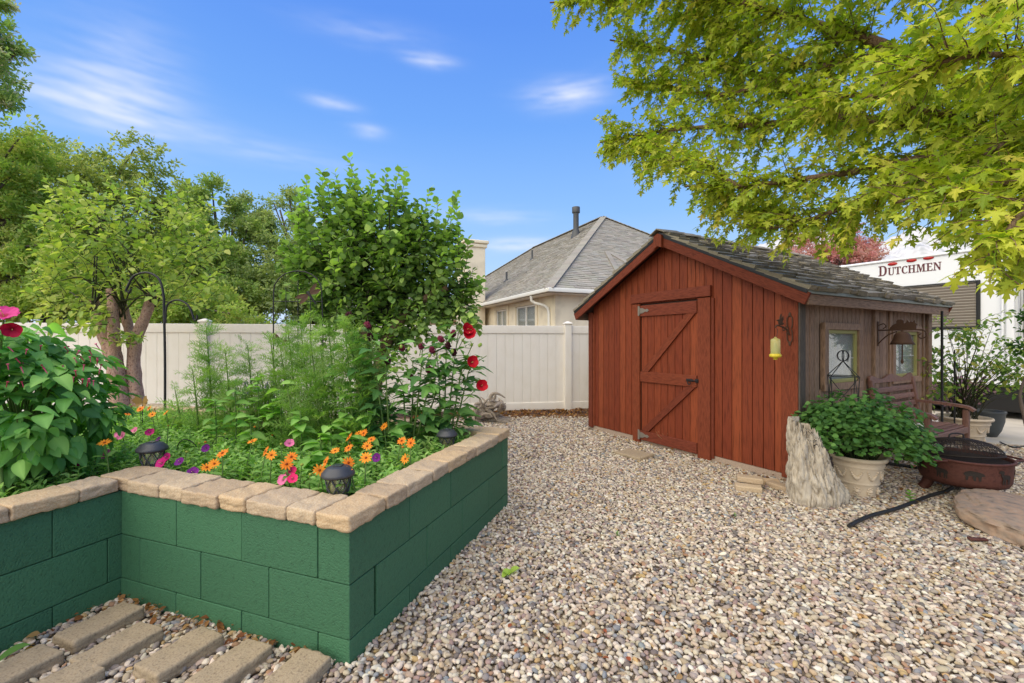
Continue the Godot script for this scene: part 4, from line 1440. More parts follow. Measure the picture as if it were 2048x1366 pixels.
func make_leaf_shapes() -> void:
	SH.maple = func(c): return fan(c, [Vector2(0, 0), Vector2(0.10, 0.02), Vector2(0.28, -0.08), Vector2(0.24, 0.05), Vector2(0.15, 0.19), Vector2(0.34, 0.28), Vector2(0.52, 0.52), Vector2(0.34, 0.48), Vector2(0.27, 0.53), Vector2(0.10, 0.40), Vector2(0.19, 0.70), Vector2(0.09, 0.72), Vector2(0, 1.0)], 0.26, 0.22, 0.7)
	SH.ovate = func(c): return blade(c, 0.3, 5, 0.35, 0.45, 0.75)
	SH.round = func(c): return blade(c, 0.46, 4, 0.22, 0.25, 0.9)
	SH.lance = func(c): return blade(c, 0.14, 4, 0.4, 0.5, 0.85)
	SH.heart = func(c): return blade(c, 0.33, 7, 0.3, 0.7, 0.62, 1.5, 0.008)
	SH.lobed = func(c): return fan(c, [Vector2(0, 0), Vector2(0.16, 0.1), Vector2(0.3, 0.3), Vector2(0.42, 0.46), Vector2(0.24, 0.44), Vector2(0.17, 0.5), Vector2(0.17, 0.62), Vector2(0.08, 0.85), Vector2(0, 1.0)], 0.35, 0.25, 0.6)
	# five-leaf spray for distant crowns
	SH.spray = func(c):
		var m := MB.new()
		var r := RandomNumberGenerator.new()
		r.seed = 9
		for k in 9:
			var b := Basis.from_euler(Vector3(r.randf_range(-0.7, 0.7), r.randf_range(-0.9, 0.9), r.randf_range(-1.6, 1.6)))
			m.add(blade(c, 0.24, 2, 0.3, 0.3, 0.8), Transform3D(b.scaled(Vector3.ONE * r.randf_range(0.32, 0.5)), Vector3(r.randf_range(-0.3, 0.3), k * 0.085, r.randf_range(-0.12, 0.12))))
		return m.done()
	# finely cut leaf
	SH.frond = func(c):
		var m := MB.new()
		m.c = c
		var strip := func(a: Vector3, b: Vector3, w: float):
			var d := (b - a).normalized()
			var s := d.cross(Vector3(0.1, 0.2, 1)).normalized() * w
			m.fquad(a - s, a + s, b + s * 0.4, b - s * 0.4, Vector3(0, 0, 1))
		strip.call(Vector3.ZERO, Vector3(0, 1, -0.15), 0.018)
		for k in 6:
			var t := 0.15 + k * 0.14
			for s in [-1.0, 1.0]:
				var o := Vector3(0, t, -0.15 * t * t)
				var e := o + Vector3(s * 0.36 * (1.0 - t * 0.6), 0.22, 0.10 * sin(k * 2.0 + s))
				strip.call(o, e, 0.018)
				var h := o.lerp(e, 0.5)
				strip.call(h, h + Vector3(s * 0.04, 0.17, 0.04), 0.016)
				strip.call(h, h + Vector3(s * 0.16, 0.02, -0.05), 0.016)
		return m.done()
	# leafy bedding shoot
	SH.sprig = func(c):
		var m := MB.new()
		m.c = c
		m.tube([Vector3.ZERO, Vector3(0.03, 0.5, 0), Vector3(0, 0.95, 0.03)], [0.014, 0.012, 0.008], 4, false)
		for k in 11:
			var a := k * 2.4
			var t := 0.12 + 0.08 * k
			var d := Vector3(cos(a), 0.55, sin(a)).normalized()
			m.add(blade(c, 0.2, 3, 0.35, 0.5, 0.8, 1.15), aim(Vector3(0.02, t, 0.01), d, Vector3.UP, 0.42 - 0.015 * k))
		return m.done()

# a leafy shoot: a bending twig with leaves set round it
func shoot(T: Array, C: Array, S2: MB, at: Vector3, dir: Vector3, len: float, n: int, size: float, droop: float, col: Array, spread := 0.75, thick := 0.004) -> void:
	var pts := [at]
	var d := dir.normalized()
	var seg := 5
	for i in seg:
		d = (d + rv() * 0.16 + Vector3(0, -droop * 0.12, 0)).normalized()
		pts.append(pts[-1] + d * len / seg)
	if S2:
		S2.tube(pts, taper(thick, thick * 0.35, seg), 4, false)
	var side := d.cross(rv()).normalized()
	for k in n:
		var t := (k + rr(0.3, 1.0)) / n
		var f := clampf(t, 0, 0.999) * seg
		var i := int(f)
		var p: Vector3 = pts[i].lerp(pts[i + 1], f - i)
		var ax: Vector3 = (pts[i + 1] - pts[i]).normalized()
		side = side.rotated(ax, 2.4 + rr(-0.4, 0.4))
		side = (side - ax * side.dot(ax)).normalized()
		var ld := (ax * (1.0 - spread + 0.5 * t) + side * spread + Vector3(0, -droop * 0.5, 0) + rv() * 0.2).normalized()
		var up := (Vector3.UP + side * 0.35 + ax * 0.2 + rv() * 0.45).normalized()
		var x := aim(p + ld * size * 0.12, ld, up, size * rr(0.6, 1.2))
		x.basis.x *= rr(0.85, 1.2)
		x.basis.z *= rr(0.3, 1.5)
		T.append(x)
		C.append(tint(col[rng.randi() % col.size()], 0.16))

func limb(pts: Array, r0: float, r1: float, n := 14, sides := 8) -> ArrayMesh:
	var m := MB.new()
	var c := curve(pts, n)
	var rad := taper(r0, r1, n)
	for i in n + 1:
		rad[i] *= 1.0 + 0.08 * sin(i * 2.3)
	m.tube(c, rad, sides)
	return m.done()

# a tree far enough that its foliage reads as sprays
func far_tree(called: String, label: String, base: Vector3, trunk_r: float, blobs: Array, count: int, size: float, col: Array, limbs := 7, bark: Material = null, group := "trees beyond the fence") -> void:
	var t := thing(called, label, "tree", base, 0.0, group)
	if bark == null:
		bark = M.bark_grey
	var top := Vector3.ZERO
	var lo := 1e9
	for b in blobs:
		if b[0].y > top.y:
			top = b[0]
		lo = minf(lo, b[0].y - b[1].y)
	part(t, "trunk", limb([Vector3.ZERO, Vector3(rr(-0.1, 0.1), lo * 0.6, rr(-0.1, 0.1)), top * 0.55 + Vector3(0, lo * 0.25, 0), top], trunk_r, trunk_r * 0.15, 14, 9), bark)
	var T := []
	var C := []
	var vol := 0.0
	for b in blobs:
		vol += b[1].x * b[1].y
	var bm := MB.new()
	for b in blobs:
		var n := int(count * b[1].x * b[1].y / vol)
		var clumps := []
		for k in maxi(6, n / 45):
			var v := rv()
			clumps.append(b[0] + v * b[1] * rr(0.45, 1.0))
		for k in mini(clumps.size(), limbs):
			var e: Vector3 = clumps[k]
			var s := Vector3(top.x * 0.3, lerpf(lo, top.y, 0.25) * rr(0.7, 1.1), top.z * 0.3)
			bm.tube(curve([s, s.lerp(e, 0.5) + Vector3(0, rr(-0.1, 0.3), 0), e], 8), taper(trunk_r * 0.35, 0.015, 8), 5, false)
		for k in n:
			var c: Vector3 = clumps[rng.randi() % clumps.size()]
			var o := rv()
			var rad: float = b[1].length() * 0.19
			var p := c + o * rad * pow(rng.randf(), 0.5) * Vector3(1.2, 0.75, 1.2)
			var outw: Vector3 = ((p - b[0]) / b[1]).normalized()
			var dir := (outw + Vector3(0.35, 0.25, 0) + rv() * 0.7).normalized()
			T.append(aim(p, dir, Vector3.UP * 0.7 + outw * 0.6 + rv() * 0.6, size * rr(0.7, 1.3)))
			C.append(tint(col[rng.randi() % col.size()], 0.18))
	part(t, "branches", bm.done(), bark)
	many(t, "crown", SH.spray.call(Color.WHITE), M.leaf_dull, T, C)

func build_trees() -> void:
	var olive := [L8(181, 192, 112), L8(160, 175, 99), L8(201, 206, 126), L8(137, 153, 86)]
	var bright := [L8(179, 205, 102), L8(161, 186, 93), L8(203, 208, 121)]
	var deep := [L8(151, 174, 103), L8(173, 196, 117), L8(195, 208, 128)]
	var mk := func(x: float, y: float, d: float, base: Vector3, rx: float, ry: float) -> Array:
		return [P(x, y, d) - base, Vector3(rx, ry, rx) * d / F]
	var b := Vector3(-11.6, 0, -11.0)
	far_tree("tall_tree", "tall olive green tree with the highest crown beyond the fence", b, 0.2, [mk.call(60, 370, 11.0, b, 150, 150), mk.call(180, 350, 11.0, b, 130, 90), mk.call(250, 420, 11.0, b, 110, 110), mk.call(40, 520, 10.5, b, 130, 110), mk.call(160, 500, 11.0, b, 150, 110), mk.call(-120, 420, 11.0, b, 190, 190)], 4500, 0.24, olive, 9)
	b = Vector3(-9.0, 0, -12.5)
	far_tree("round_tree", "olive green tree beyond the fence between the tallest tree and the dark one", b, 0.17, [mk.call(330, 430, 12.5, b, 70, 70), mk.call(300, 500, 12.5, b, 110, 80), mk.call(350, 570, 12.0, b, 120, 80), mk.call(200, 590, 12.0, b, 120, 70)], 2800, 0.24, olive, 8)
	b = Vector3(-7.4, 0, -11.5)
	far_tree("dark_tree", "darker bushy tree beyond the fence behind the tall shepherd hook", b, 0.15, [mk.call(430, 420, 11.5, b, 50, 50), mk.call(450, 490, 11.5, b, 85, 70), mk.call(450, 580, 11.5, b, 110, 75), mk.call(520, 600, 11.5, b, 80, 60)], 3100, 0.22, deep, 8)
	b = Vector3(-5.2, 0, -12.0)
	far_tree("feathery_tree", "feathery grey green tree beyond the fence behind the arched trellis", b, 0.14, [mk.call(560, 420, 12.0, b, 55, 55), mk.call(590, 480, 12.0, b, 90, 80), mk.call(600, 570, 12.0, b, 110, 85), mk.call(690, 560, 12.0, b, 90, 90), mk.call(500, 450, 12.0, b, 40, 50)], 3300, 0.22, [L8(173, 188, 126), L8(149, 166, 106), L8(192, 204, 135)], 8)
	b = Vector3(-7.6, 0, -9.0)
	far_tree("yellow_green_shrub", "yellow green leafy shrub just behind the cream fence", b, 0.08, [mk.call(330, 610, 9.0, b, 120, 60), mk.call(220, 600, 9.0, b, 110, 60), mk.call(110, 560, 9.0, b, 110, 90), mk.call(430, 620, 9.0, b, 90, 45)], 3200, 0.2, bright, 6)
	b = Vector3(-12.0, 0, -8.2)
	far_tree("bright_tree", "bright green tree with long limbs reaching in beside the bed", b, 0.16, [mk.call(0, 440, 8.6, b, 90, 70), mk.call(40, 380, 8.8, b, 80, 60), mk.call(-30, 560, 8.4, b, 110, 80), mk.call(-60, 330, 8.6, b, 120, 120), mk.call(60, 500, 8.6, b, 80, 50)], 3600, 0.2, bright, 8)
	# the tree whose branch ends reach in at the top left
	b = Vector3(-10.4, 0, -7.6)
	far_tree("roadside_tree", "tall green tree with pale seed clusters, branches reaching over the yard", b, 0.2, [mk.call(-25, 40, 7.2, b, 50, 45), mk.call(15, 105, 7.2, b, 40, 26), mk.call(-25, 185, 7.2, b, 30, 20), mk.call(-130, 90, 7.2, b, 100, 120)], 1900, 0.17, [L8(162, 190, 110), L8(145, 173, 98), L8(186, 208, 123), L8(211, 208, 182)], 6)
	# red leaved tree over the trailer
	b = Vector3(10.6, 0, -15.5)
	far_tree("red_tree", "red leaved ornamental tree rising behind the shed roof", b, 0.12, [mk.call(1635, 500, 15.5, b, 60, 42), mk.call(1685, 495, 15.5, b, 60, 38), mk.call(1735, 515, 15.5, b, 50, 30), mk.call(1610, 520, 15.5, b, 40, 28)], 1600, 0.2, [L8(216, 156, 154), L8(202, 134, 136), L8(224, 176, 172)], 16, M.bark_grey, "")
	# blue canopy in the next garden
	var at := P(88, 683, 10.5)
	at.y = 0
	var cn := thing("shade_canopy", "blue cloth shade canopy in the garden beyond the fence", "canopy", at)
	var m := MB.new()
	for k in 4:
		var q := Basis(Vector3.UP, PI / 2 * k)
		m.ftri(q * Vector3(-0.75, 1.98, 0.75), q * Vector3(0.75, 1.98, 0.75), Vector3(0, 2.35, 0), q * Vector3(0, 1, 0.5))
		m.fquad(q * Vector3(-0.75, 1.98, 0.75), q * Vector3(0.75, 1.98, 0.75), q * Vector3(0.75, 1.8, 0.75), q * Vector3(-0.75, 1.8, 0.75), q * Vector3(0, 0, 1))
	part(cn, "cloth", m.done(), M.blue)
	for k in 4:
		m = MB.new()
		var q := Basis(Vector3.UP, PI / 2 * k)
		m.tube([q * Vector3(0.73, 0, 0.73), q * Vector3(0.73, 1.95, 0.73)], [0.02], 6)
		part(cn, "leg", m.done(), M.iron)
	build_pruned_tree()
	build_bushy_tree()

func build_pruned_tree() -> void:
	var d := 5.2
	var o := P(258, 683, d)
	o.y = 0
	var t := thing("pruned_fruit_tree", "pruned fruit tree with sawn pinkish limbs and fresh yellow green leaves", "tree", o)
	var q := func(x, y, dd): return P(x, y, dd) - o
	part(t, "trunk", limb([q.call(246, 850, d), q.call(238, 790, d), q.call(228, 720, d), q.call(205, 660, d + 0.05), q.call(186, 600, d + 0.1)], 0.11, 0.055, 16, 12), M.bark_pale)
	part(t, "limb", limb([q.call(276, 850, d + 0.1), q.call(272, 790, d + 0.1), q.call(267, 720, d + 0.1), q.call(275, 670, d + 0.1), q.call(292, 630, d + 0.1), q.call(306, 584, d + 0.1)], 0.085, 0.05, 16, 12), M.bark_pale)
	part(t, "limb", limb([q.call(232, 725, d), q.call(228, 680, d - 0.05), q.call(227, 630, d - 0.05), q.call(222, 578, d - 0.05)], 0.07, 0.045, 12, 11), M.bark_pale)
	part(t, "limb", limb([q.call(268, 700, d + 0.1), q.call(256, 650, d + 0.2), q.call(246, 610, d + 0.25)], 0.06, 0.045, 10, 11), M.bark_pale)
	var T := []
	var C := []
	var sm := MB.new()
	sm.c = L8(128, 104, 74)
	var col := [L8(165, 188, 97), L8(187, 203, 107), L8(140, 168, 87), L8(213, 219, 126)]
	var tips := [[186, 600], [222, 578], [306, 584], [246, 610], [205, 660], [275, 670]]
	for k in 240:
		var s: Array = tips[rng.randi() % 4]
		var x := rr(95, 410)
		var y := rr(430, 625) if k % 5 else rr(395, 470)
		if absf(x - 250) > 130 and y < 470:
			y = rr(500, 625)
		var dd := d + rr(-0.45, 0.5)
		var e: Vector3 = q.call(x, y, dd)
		var a: Vector3 = q.call(s[0] + rr(-6, 6), s[1] + rr(0, 30), d)
		if k < 30:
			sm.tube(curve([a, a.lerp(e, 0.5) + Vector3(0, 0.12, 0), e], 6), taper(0.011, 0.004, 6), 5, false)
		shoot(T, C, sm, e, Vector3((e.x - a.x) * 0.8, 0.55, rr(-0.4, 0.4)) + rv() * 0.3, rr(0.22, 0.42), 13, 0.088, 0.15, col)
	for k in 12:     # low sprouts on the trunk
		var e: Vector3 = q.call(rr(235, 300), rr(670, 690), d - 0.1)
		shoot(T, C, sm, e, Vector3(rr(-0.5, 0.8), 0.2, 0.6), 0.16, 7, 0.07, 0.4, col)
	for k in 22:
		var e: Vector3 = q.call(rr(100, 230), rr(600, 660), d - rr(0, 0.4))
		shoot(T, C, sm, e, Vector3(rr(-1, 0.3), -0.1, 0.5), 0.25, 9, 0.088, 0.5, col)
	part(t, "twigs", sm.done(), M.stem).set_meta("kind", "stuff")
	leafy(t, "leaf", SH.ovate, M.leaf, T, C, 300)

func build_bushy_tree() -> void:
	var d := 4.75
	var o := P(742, 683, d)
	o.y = 0
	var t := thing("bushy_fruit_tree", "dense dark green leafy fruit tree with leaning trunk behind the hibiscus", "tree", o)
	var q := func(x, y, dd): return P(x, y, dd) - o
	part(t, "trunk", limb([q.call(732, 850, d), q.call(728, 760, d), q.call(730, 680, d), q.call(733, 600, d), q.call(757, 545, d), q.call(770, 470, d)], 0.10, 0.04, 16, 11), M.bark)
	part(t, "limb", limb([q.call(742, 790, d), q.call(756, 748, d), q.call(781, 665, d - 0.05), q.call(836, 607, d - 0.1), q.call(895, 575, d - 0.1)], 0.085, 0.035, 16, 11), M.bark)
	part(t, "limb", limb([q.call(731, 640, d), q.call(705, 570, d + 0.2), q.call(670, 500, d + 0.3), q.call(650, 430, d + 0.3)], 0.05, 0.02, 12, 9), M.bark)
	part(t, "limb", limb([q.call(770, 690, d), q.call(800, 590, d + 0.2), q.call(830, 500, d + 0.2), q.call(850, 430, d + 0.2)], 0.055, 0.02, 12, 9), M.bark)
	var T := []
	var C := []
	var sm := MB.new()
	sm.c = L8(112, 92, 70)
	var col := [L8(129, 159, 90), L8(147, 180, 98), L8(112, 142, 81), L8(171, 201, 106)]
	var young := [L8(179, 212, 108), L8(159, 195, 99)]
	# crown: short shoots spread through lobes
	var lobes := [[690, 455, 80, 55], [760, 485, 105, 75], [840, 525, 85, 62], [660, 505, 80, 65], [730, 550, 110, 55], [870, 550, 65, 55], [820, 590, 80, 35], [750, 432, 60, 32], [640, 560, 50, 40], [900, 590, 45, 35], [700, 605, 70, 45], [770, 625, 60, 45], [690, 650, 60, 40], [760, 665, 50, 45], [835, 625, 50, 35]]
	var area := 0.0
	for l in lobes:
		area += l[2] * l[3]
	for l in lobes:
		for k in int(900 * l[2] * l[3] / area):
			var v := rv() * pow(rng.randf(), 0.33)
			var e: Vector3 = q.call(l[0] + v.x * l[2], l[1] + v.y * l[3], d + v.z * l[2] * d / F * 1.1)
			var outw := Vector3(v.x, -v.y + 0.35, v.z)
			shoot(T, C, sm, e, outw + rv() * 0.4, rr(0.14, 0.3), 12, 0.072, 0.25, col)
	for k in 40:
		var l: Array = lobes[rng.randi() % lobes.size()]
		var a: Vector3 = q.call([733, 781, 705, 800][k % 4], [600, 665, 570, 590][k % 4], d)
		var e: Vector3 = q.call(l[0] + rr(-0.7, 0.7) * l[2], l[1] + rr(-0.7, 0.7) * l[3], d + rr(-0.35, 0.35))
		sm.tube(curve([a, a.lerp(e, 0.5) + Vector3(0, 0.06, 0), e], 6), taper(0.018, 0.006, 6), 5, false)
	# upright water shoots that break the outline: base, tip
	for s in [[720, 420, 722, 312], [705, 420, 690, 350], [790, 400, 792, 335], [800, 420, 812, 352], [650, 430, 640, 340], [660, 420, 660, 350], [845, 460, 850, 380], [880, 500, 897, 382], [890, 500, 905, 400], [915, 540, 938, 418], [925, 560, 952, 480], [600, 470, 575, 385], [615, 470, 590, 375], [620, 430, 605, 360], [930, 590, 968, 555], [940, 600, 975, 585], [740, 400, 752, 350], [765, 395, 775, 345], [680, 400, 672, 345], [870, 480, 868, 400], [640, 520, 560, 450], [620, 560, 565, 520]]:
		var dd := d + rr(-0.25, 0.25)
		var a: Vector3 = q.call(s[0], s[1], dd)
		var e: Vector3 = q.call(s[2], s[3], dd)
		shoot(T, C, sm, a, e - a, (e - a).length(), int((e - a).length() / 0.02), 0.076, -0.1, young, 0.8, 0.005)
	# hanging lower shoots
	for k in 26:
		var e: Vector3 = q.call(rr(780, 940), rr(590, 640), d + rr(-0.4, 0.2))
		shoot(T, C, sm, e, Vector3(rr(-0.3, 0.8), -0.5, 0.3), rr(0.15, 0.3), 10, 0.075, 0.5, col)
	for k in 14:
		var e: Vector3 = q.call(rr(740, 800), rr(640, 760), d - 0.08)
		shoot(T, C, sm, e, Vector3(rr(-0.6, 0.9), 0.1, 0.7), 0.14, 8, 0.06, 0.3, young)
	part(t, "twigs", sm.done(), M.stem).set_meta("kind", "stuff")
	leafy(t, "leaf", SH.round, M.leaf, T, C, 300)

func build_maple() -> void:
	var o := P(2480, 683, 2.9)
	o.y = 0
	var t := thing("maple_tree", "large maple with yellow green lobed leaves spreading over the shed", "tree", o)
	var trunk_top := Vector3(0, 3.2, 0)
	part(t, "trunk", limb([Vector3.ZERO, Vector3(0.03, 0.8, 0), Vector3(-0.05, 1.7, 0), Vector3(0.05, 2.6, -0.1), trunk_top], 0.19, 0.12, 14, 14), M.bark)
	var lim := [
		[[2480, 480, 2.9], [2200, 340, 2.8], [2048, 304, 2.7], [1890, 310, 2.8], [1700, 345, 3.1], [1480, 372, 3.5], [1370, 372, 3.75]],
		[[2480, 300, 2.95], [2180, 280, 3.0], [2000, 260, 3.0], [1690, 235, 3.4], [1550, 165, 3.8], [1380, 110, 4.3], [1220, 80, 4.7]],
		[[2480, 200, 2.9], [1990, 190, 2.8], [1800, 100, 3.0], [1600, 40, 3.4], [1400, -10, 3.9], [1200, 0, 4.4], [1100, 5, 4.7]],
		[[1690, 235, 3.4], [1500, 250, 3.8], [1340, 260, 4.2], [1200, 285, 4.7]],
		[[1890, 310, 2.8], [1720, 400, 3.0], [1600, 445, 3.3], [1500, 462, 3.6]],
		[[2200, 330, 2.3], [1990, 370, 2.25], [1880, 385, 2.3], [1790, 405, 2.4]],
		[[2200, 320, 2.0], [2070, 400, 1.95], [2010, 470, 1.9], [1965, 530, 1.95]],
		[[2480, 60, 2.8], [2050, -60, 2.5], [1750, -90, 2.8], [1480, -130, 3.3], [1250, -120, 4.0]],
		[[2200, 150, 2.3], [2030, 110, 2.1], [1900, 120, 2.1], [1800, 150, 2.3]],
		[[1550, 165, 3.8], [1430, 190, 4.0], [1310, 170, 4.4], [1235, 165, 4.6]],
		[[1480, 375, 3.5], [1400, 330, 3.8], [1310, 310, 4.2], [1270, 290, 4.5]],
		[[1800, 100, 3.0], [1600, 130, 3.5], [1450, 60, 4.0], [1330, 30, 4.4]],
		[[2000, 260, 3.0], [1850, 220, 2.7], [1720, 190, 2.9], [1600, 230, 3.3]],
		[[1600, 445, 3.3], [1560, 420, 3.6], [1480, 420, 3.9], [1420, 390, 4.2]],
		[[2150, 230, 2.6], [1980, 300, 2.4], [1900, 340, 2.5], [1800, 370, 2.7]],
		[[2300, 400, 2.3], [2130, 440, 2.1], [2070, 475, 2.05], [2030, 500, 2.05]],
	]
	var T := []
	var C := []
	var sm := MB.new()
	sm.c = L8(96, 84, 66)
	var col := [L8(197, 205, 75), L8(177, 192, 66), L8(213, 214, 88), L8(153, 175, 63), L8(187, 196, 68)]
	var warm := [L8(218, 215, 91), L8(228, 214, 99), L8(199, 202, 79)]
	for li in lim.size():
		var pts := []
		for p in lim[li]:
			pts.append(P(p[0], p[1], p[2]) - o)
		var r0: float = [0.062, 0.065, 0.055, 0.03, 0.028, 0.02, 0.018, 0.045, 0.02, 0.022, 0.02, 0.025, 0.03, 0.018, 0.025, 0.018][li]
		part(t, "limb", limb(pts, r0, 0.008, 18, 9), M.bark)
		var c := curve(pts, 40)
		var length := 0.0
		for i in 40:
			length += c[i].distance_to(c[i + 1])
		var n := int(length * 62.0)
		for k in n:
			var f := rr(0.12, 0.995) * 39.0
			var i := int(f)
			var p: Vector3 = c[i].lerp(c[i + 1], f - i)
			var w := p + o
			if w.z > -1.2:
				continue
			var ax: Vector3 = (c[i + 1] - c[i]).normalized()
			var sd := (rv() * Vector3(1, 0.75, 1)).normalized()
			sd = (sd - ax * sd.dot(ax) * 0.9).normalized()
			var dir := ax * 0.55 + sd + Vector3(0, 0.1, 0)
			var len := rr(0.16, 0.5) * (1.0 - 0.35 * f / 39.0)
			shoot(T, C, sm, p, dir, len, int(len / 0.028) + 4, 0.066, 0.8, warm if rng.randf() < 0.1 else col, 0.8, 0.004)
	part(t, "twigs", sm.done(), M.bark).set_meta("kind", "stuff")
	var T2 := []
	var C2 := []
	for i in T.size():
		var w: Vector3 = T[i].origin + o
		if w.z > -1.35:
			continue
		T2.append(T[i])
		C2.append(C[i])
	leafy(t, "leaf", SH.maple, M.leaf, T2, C2, 300)

# ------------------------------------------------------------------ things along the shed's side
func ring(c: Vector3, r: float, n := 24, b := Basis.IDENTITY) -> Array:
	var out := []
	for k in n + 1:
		var a := TAU * k / n
		out.append(c + b * Vector3(cos(a) * r, 0, sin(a) * r))
	return out
func build_shed_side_objects() -> void:
	var I := Transform3D.IDENTITY
	var m: MB
	# driftwood stump
	var o := H(1628, 1003, 0.0) + Vector3(0, -0.01, 0)
	var t := thing("driftwood_stump", "pale weathered driftwood stump standing on end at the shed corner", "driftwood", o)
	var ns := noise(41, 2.2, 4)
	var ridge := noise(43, 1.0, 3)
	m = MB.new()
	m.grid(func(u, v):
		var a: float = u * TAU
		var d := Vector3(cos(a), 0, sin(a))
		var vv: float = minf(v / 0.9, 1.0)
		var r0: float = lerpf(0.19, 0.075, pow(vv, 2.2)) + 0.02 * sin(vv * 9.0) * (1.0 - vv)
		var r: float = r0 * (1.0 + 0.10 * sin(a * 3.0 + 1.0 - vv * 2.0) + 0.05 * sin(a * 5.0 + vv * 3.0))
		var c := Vector3(-0.19 + r0 * 0.98, 0.0, 0.0)
		var w := c + d * r
		# the grain runs straight up, so the sloping side cuts across it
		var crack := pow(1.0 - absf(ridge.get_noise_3d(w.x * 9.0, vv * 0.5, w.z * 9.0)), 16.0)
		var fibre := ridge.get_noise_3d(w.x * 34.0, vv * 1.3, w.z * 34.0)
		r -= 0.028 * crack + 0.006 * fibre - 0.03 * ns.get_noise_3d(d.x, vv * 2.0, d.z)
		r += 0.02 * exp(-pow((vv - 0.36) / 0.09, 2.0) - pow((a - 2.0) / 0.4, 2.0))
		var top: float = 0.60 + 0.09 * ns.get_noise_2d(w.x * 26.0, w.z * 26.0) - 0.35 * (w.x + 0.12)
		if v > 0.9:
			r *= (1.0 - v) / 0.1
		return c + Vector3(0, vv * top + 0.02 * fibre * vv, 0) + d * r * Vector3(1.0, 1.0, 0.85), 220, 70, true, true)
	part(t, "wood", m.done(), M.driftwood)
	# cream pot and its plant
	o = P(1716, 683, 3.62)
	o.y = 0
	pot(o, 0.8, "cream moulded pot with garland relief beside the driftwood stump", "pots by the shed")
	var pl := thing("leafy_potted_plant", "mounded plant of small rounded green leaves spilling over the cream pot", "plant", o + Vector3(0, 0.27, 0))
	var T := []
	var C := []
	var sm := MB.new()
	sm.c = L8(110, 112, 70)
	var col := [L8(92, 137, 70), L8(104, 151, 76), L8(81, 123, 65), L8(125, 168, 89)]
	for k in 380:
		var v := rv()
		v.y = absf(v.y) * 1.0 - 0.35
		var e := Vector3(v.x * 0.48 + 0.02, 0.25 + v.y * 0.36, v.z * 0.36 + 0.02) * pow(rr(0.25, 1.0), 0.35)
		e.y += 0.06 - 0.16 * maxf(0, v.x - 0.3)
		var s := Vector3(rr(-0.1, 0.1), 0.0, rr(-0.1, 0.1))
		if k < 140:
			sm.tube(curve([s, s.lerp(e, 0.5) + Vector3(0, 0.05, 0), e], 5), taper(0.004, 0.002, 5), 4, false)
		for j in 9:
			var p := e + rv() * 0.07
			var up := (Vector3(v.x * 0.5, 0.8, v.z * 0.5 + 0.25) + rv() * 0.4).normalized()
			T.append(aim(p, rv() * Vector3(1, 0.3, 1) + Vector3(v.x, -0.15, v.z) * 0.8, up, rr(0.034, 0.052)))
			C.append(tint(col[rng.randi() % 4], 0.14))
	part(pl, "stems", sm.done(), M.stem).set_meta("kind", "stuff")
	leafy(pl, "leaf", SH.round, M.leaf, T, C, 300)
	# wire pyramid standing in the pot
	var wp := thing("wire_plant_support", "black wire pyramid plant support with a ring finial in the cream pot", "plant support", o + Vector3(-0.02, 0.2, -0.12))
	var apex: Vector3 = P(1686, 722, 3.72) - wp.position
	var base_y: float = P(1686, 752, 3.72).y - wp.position.y
	m = MB.new()
	var cs := []
	for k in 4:
		var a := PI / 4 + PI / 2 * k + 0.5
		cs.append(Vector3(apex.x + cos(a) * 0.135, base_y, apex.z + sin(a) * 0.135))
	for k in 4:
		m.tube([apex, cs[k]], [0.0035], 6)
		m.tube([cs[k], cs[(k + 1) % 4]], [0.0035], 6)
		m.tube([cs[k], cs[k] * Vector3(0.6, 0, 0.6) + Vector3(0, -0.05, 0)], [0.0035], 6)
		m.tube([cs[k], cs[(k + 1) % 4].lerp(cs[k], 0.3) + Vector3(0, -0.2, 0)], [0.003], 6)
	part(wp, "frame", m.done(), M.iron)
	m = MB.new()
	for k in 3:
		m.tube(ring(apex + Vector3(0, 0.045, 0), 0.045, 20, Basis(Vector3.UP, PI / 3 * k) * Basis(Vector3(1, 0, 0), PI / 2)), [0.0035], 6)
	part(wp, "finial", m.done(), M.iron)
	# bench against the wall
	var bt := thing("garden_bench", "brown slatted wooden garden bench with scalloped back against the shed wall", "bench", Vector3.ZERO)
	bt.transform = Transform3D(Basis(-SZ, Vector3.UP, SX), S(SHW + 0.05, 0, -1.75))
	var bar := func(parent: Node, called: String, c: Vector3, s: Vector3, x_turn := 0.0, bev := 0.006):
		# timber with its grain along the longest side
		var q := MB.new()
		var b := Basis(Vector3(1, 0, 0), x_turn)
		var g := Basis.IDENTITY
		if s.x >= s.y and s.x >= s.z:
			g = Basis(Vector3(0, 0, 1), PI / 2)
			s = Vector3(s.y, s.x, s.z)
		elif s.z > s.y:
			g = Basis(Vector3(1, 0, 0), PI / 2)
			s = Vector3(s.x, s.z, s.y)
		q.box(Transform3D.IDENTITY, s, bev)
		return part(parent, called, q.done(), M.bench[rng.randi() % 4], Transform3D(b * g, c))
	for sx in [-0.49, 0.49]:
		bar.call(bt, "leg", Vector3(sx, 0.275, 0.42), Vector3(0.045, 0.55, 0.05))
		bar.call(bt, "leg", Vector3(sx, 0.21, 0.05), Vector3(0.045, 0.42, 0.06))
		bar.call(bt, "back_post", Vector3(sx, 0.63, 0.015), Vector3(0.045, 0.46, 0.045), -0.15)
		var am := MB.new()
		var pts := curve([Vector3(sx, 0.60, -0.02), Vector3(sx, 0.595, 0.18), Vector3(sx, 0.585, 0.36), Vector3(sx, 0.57, 0.45), Vector3(sx, 0.545, 0.48)], 12)
		for i in 12:
			am.box(stretch(pts[i], pts[i + 1] + (pts[i + 1] - pts[i]) * 0.1, 0.065, 0.026, Vector3.UP), Vector3.ONE)
		part(bt, "armrest", am.done(), M.bench[0])
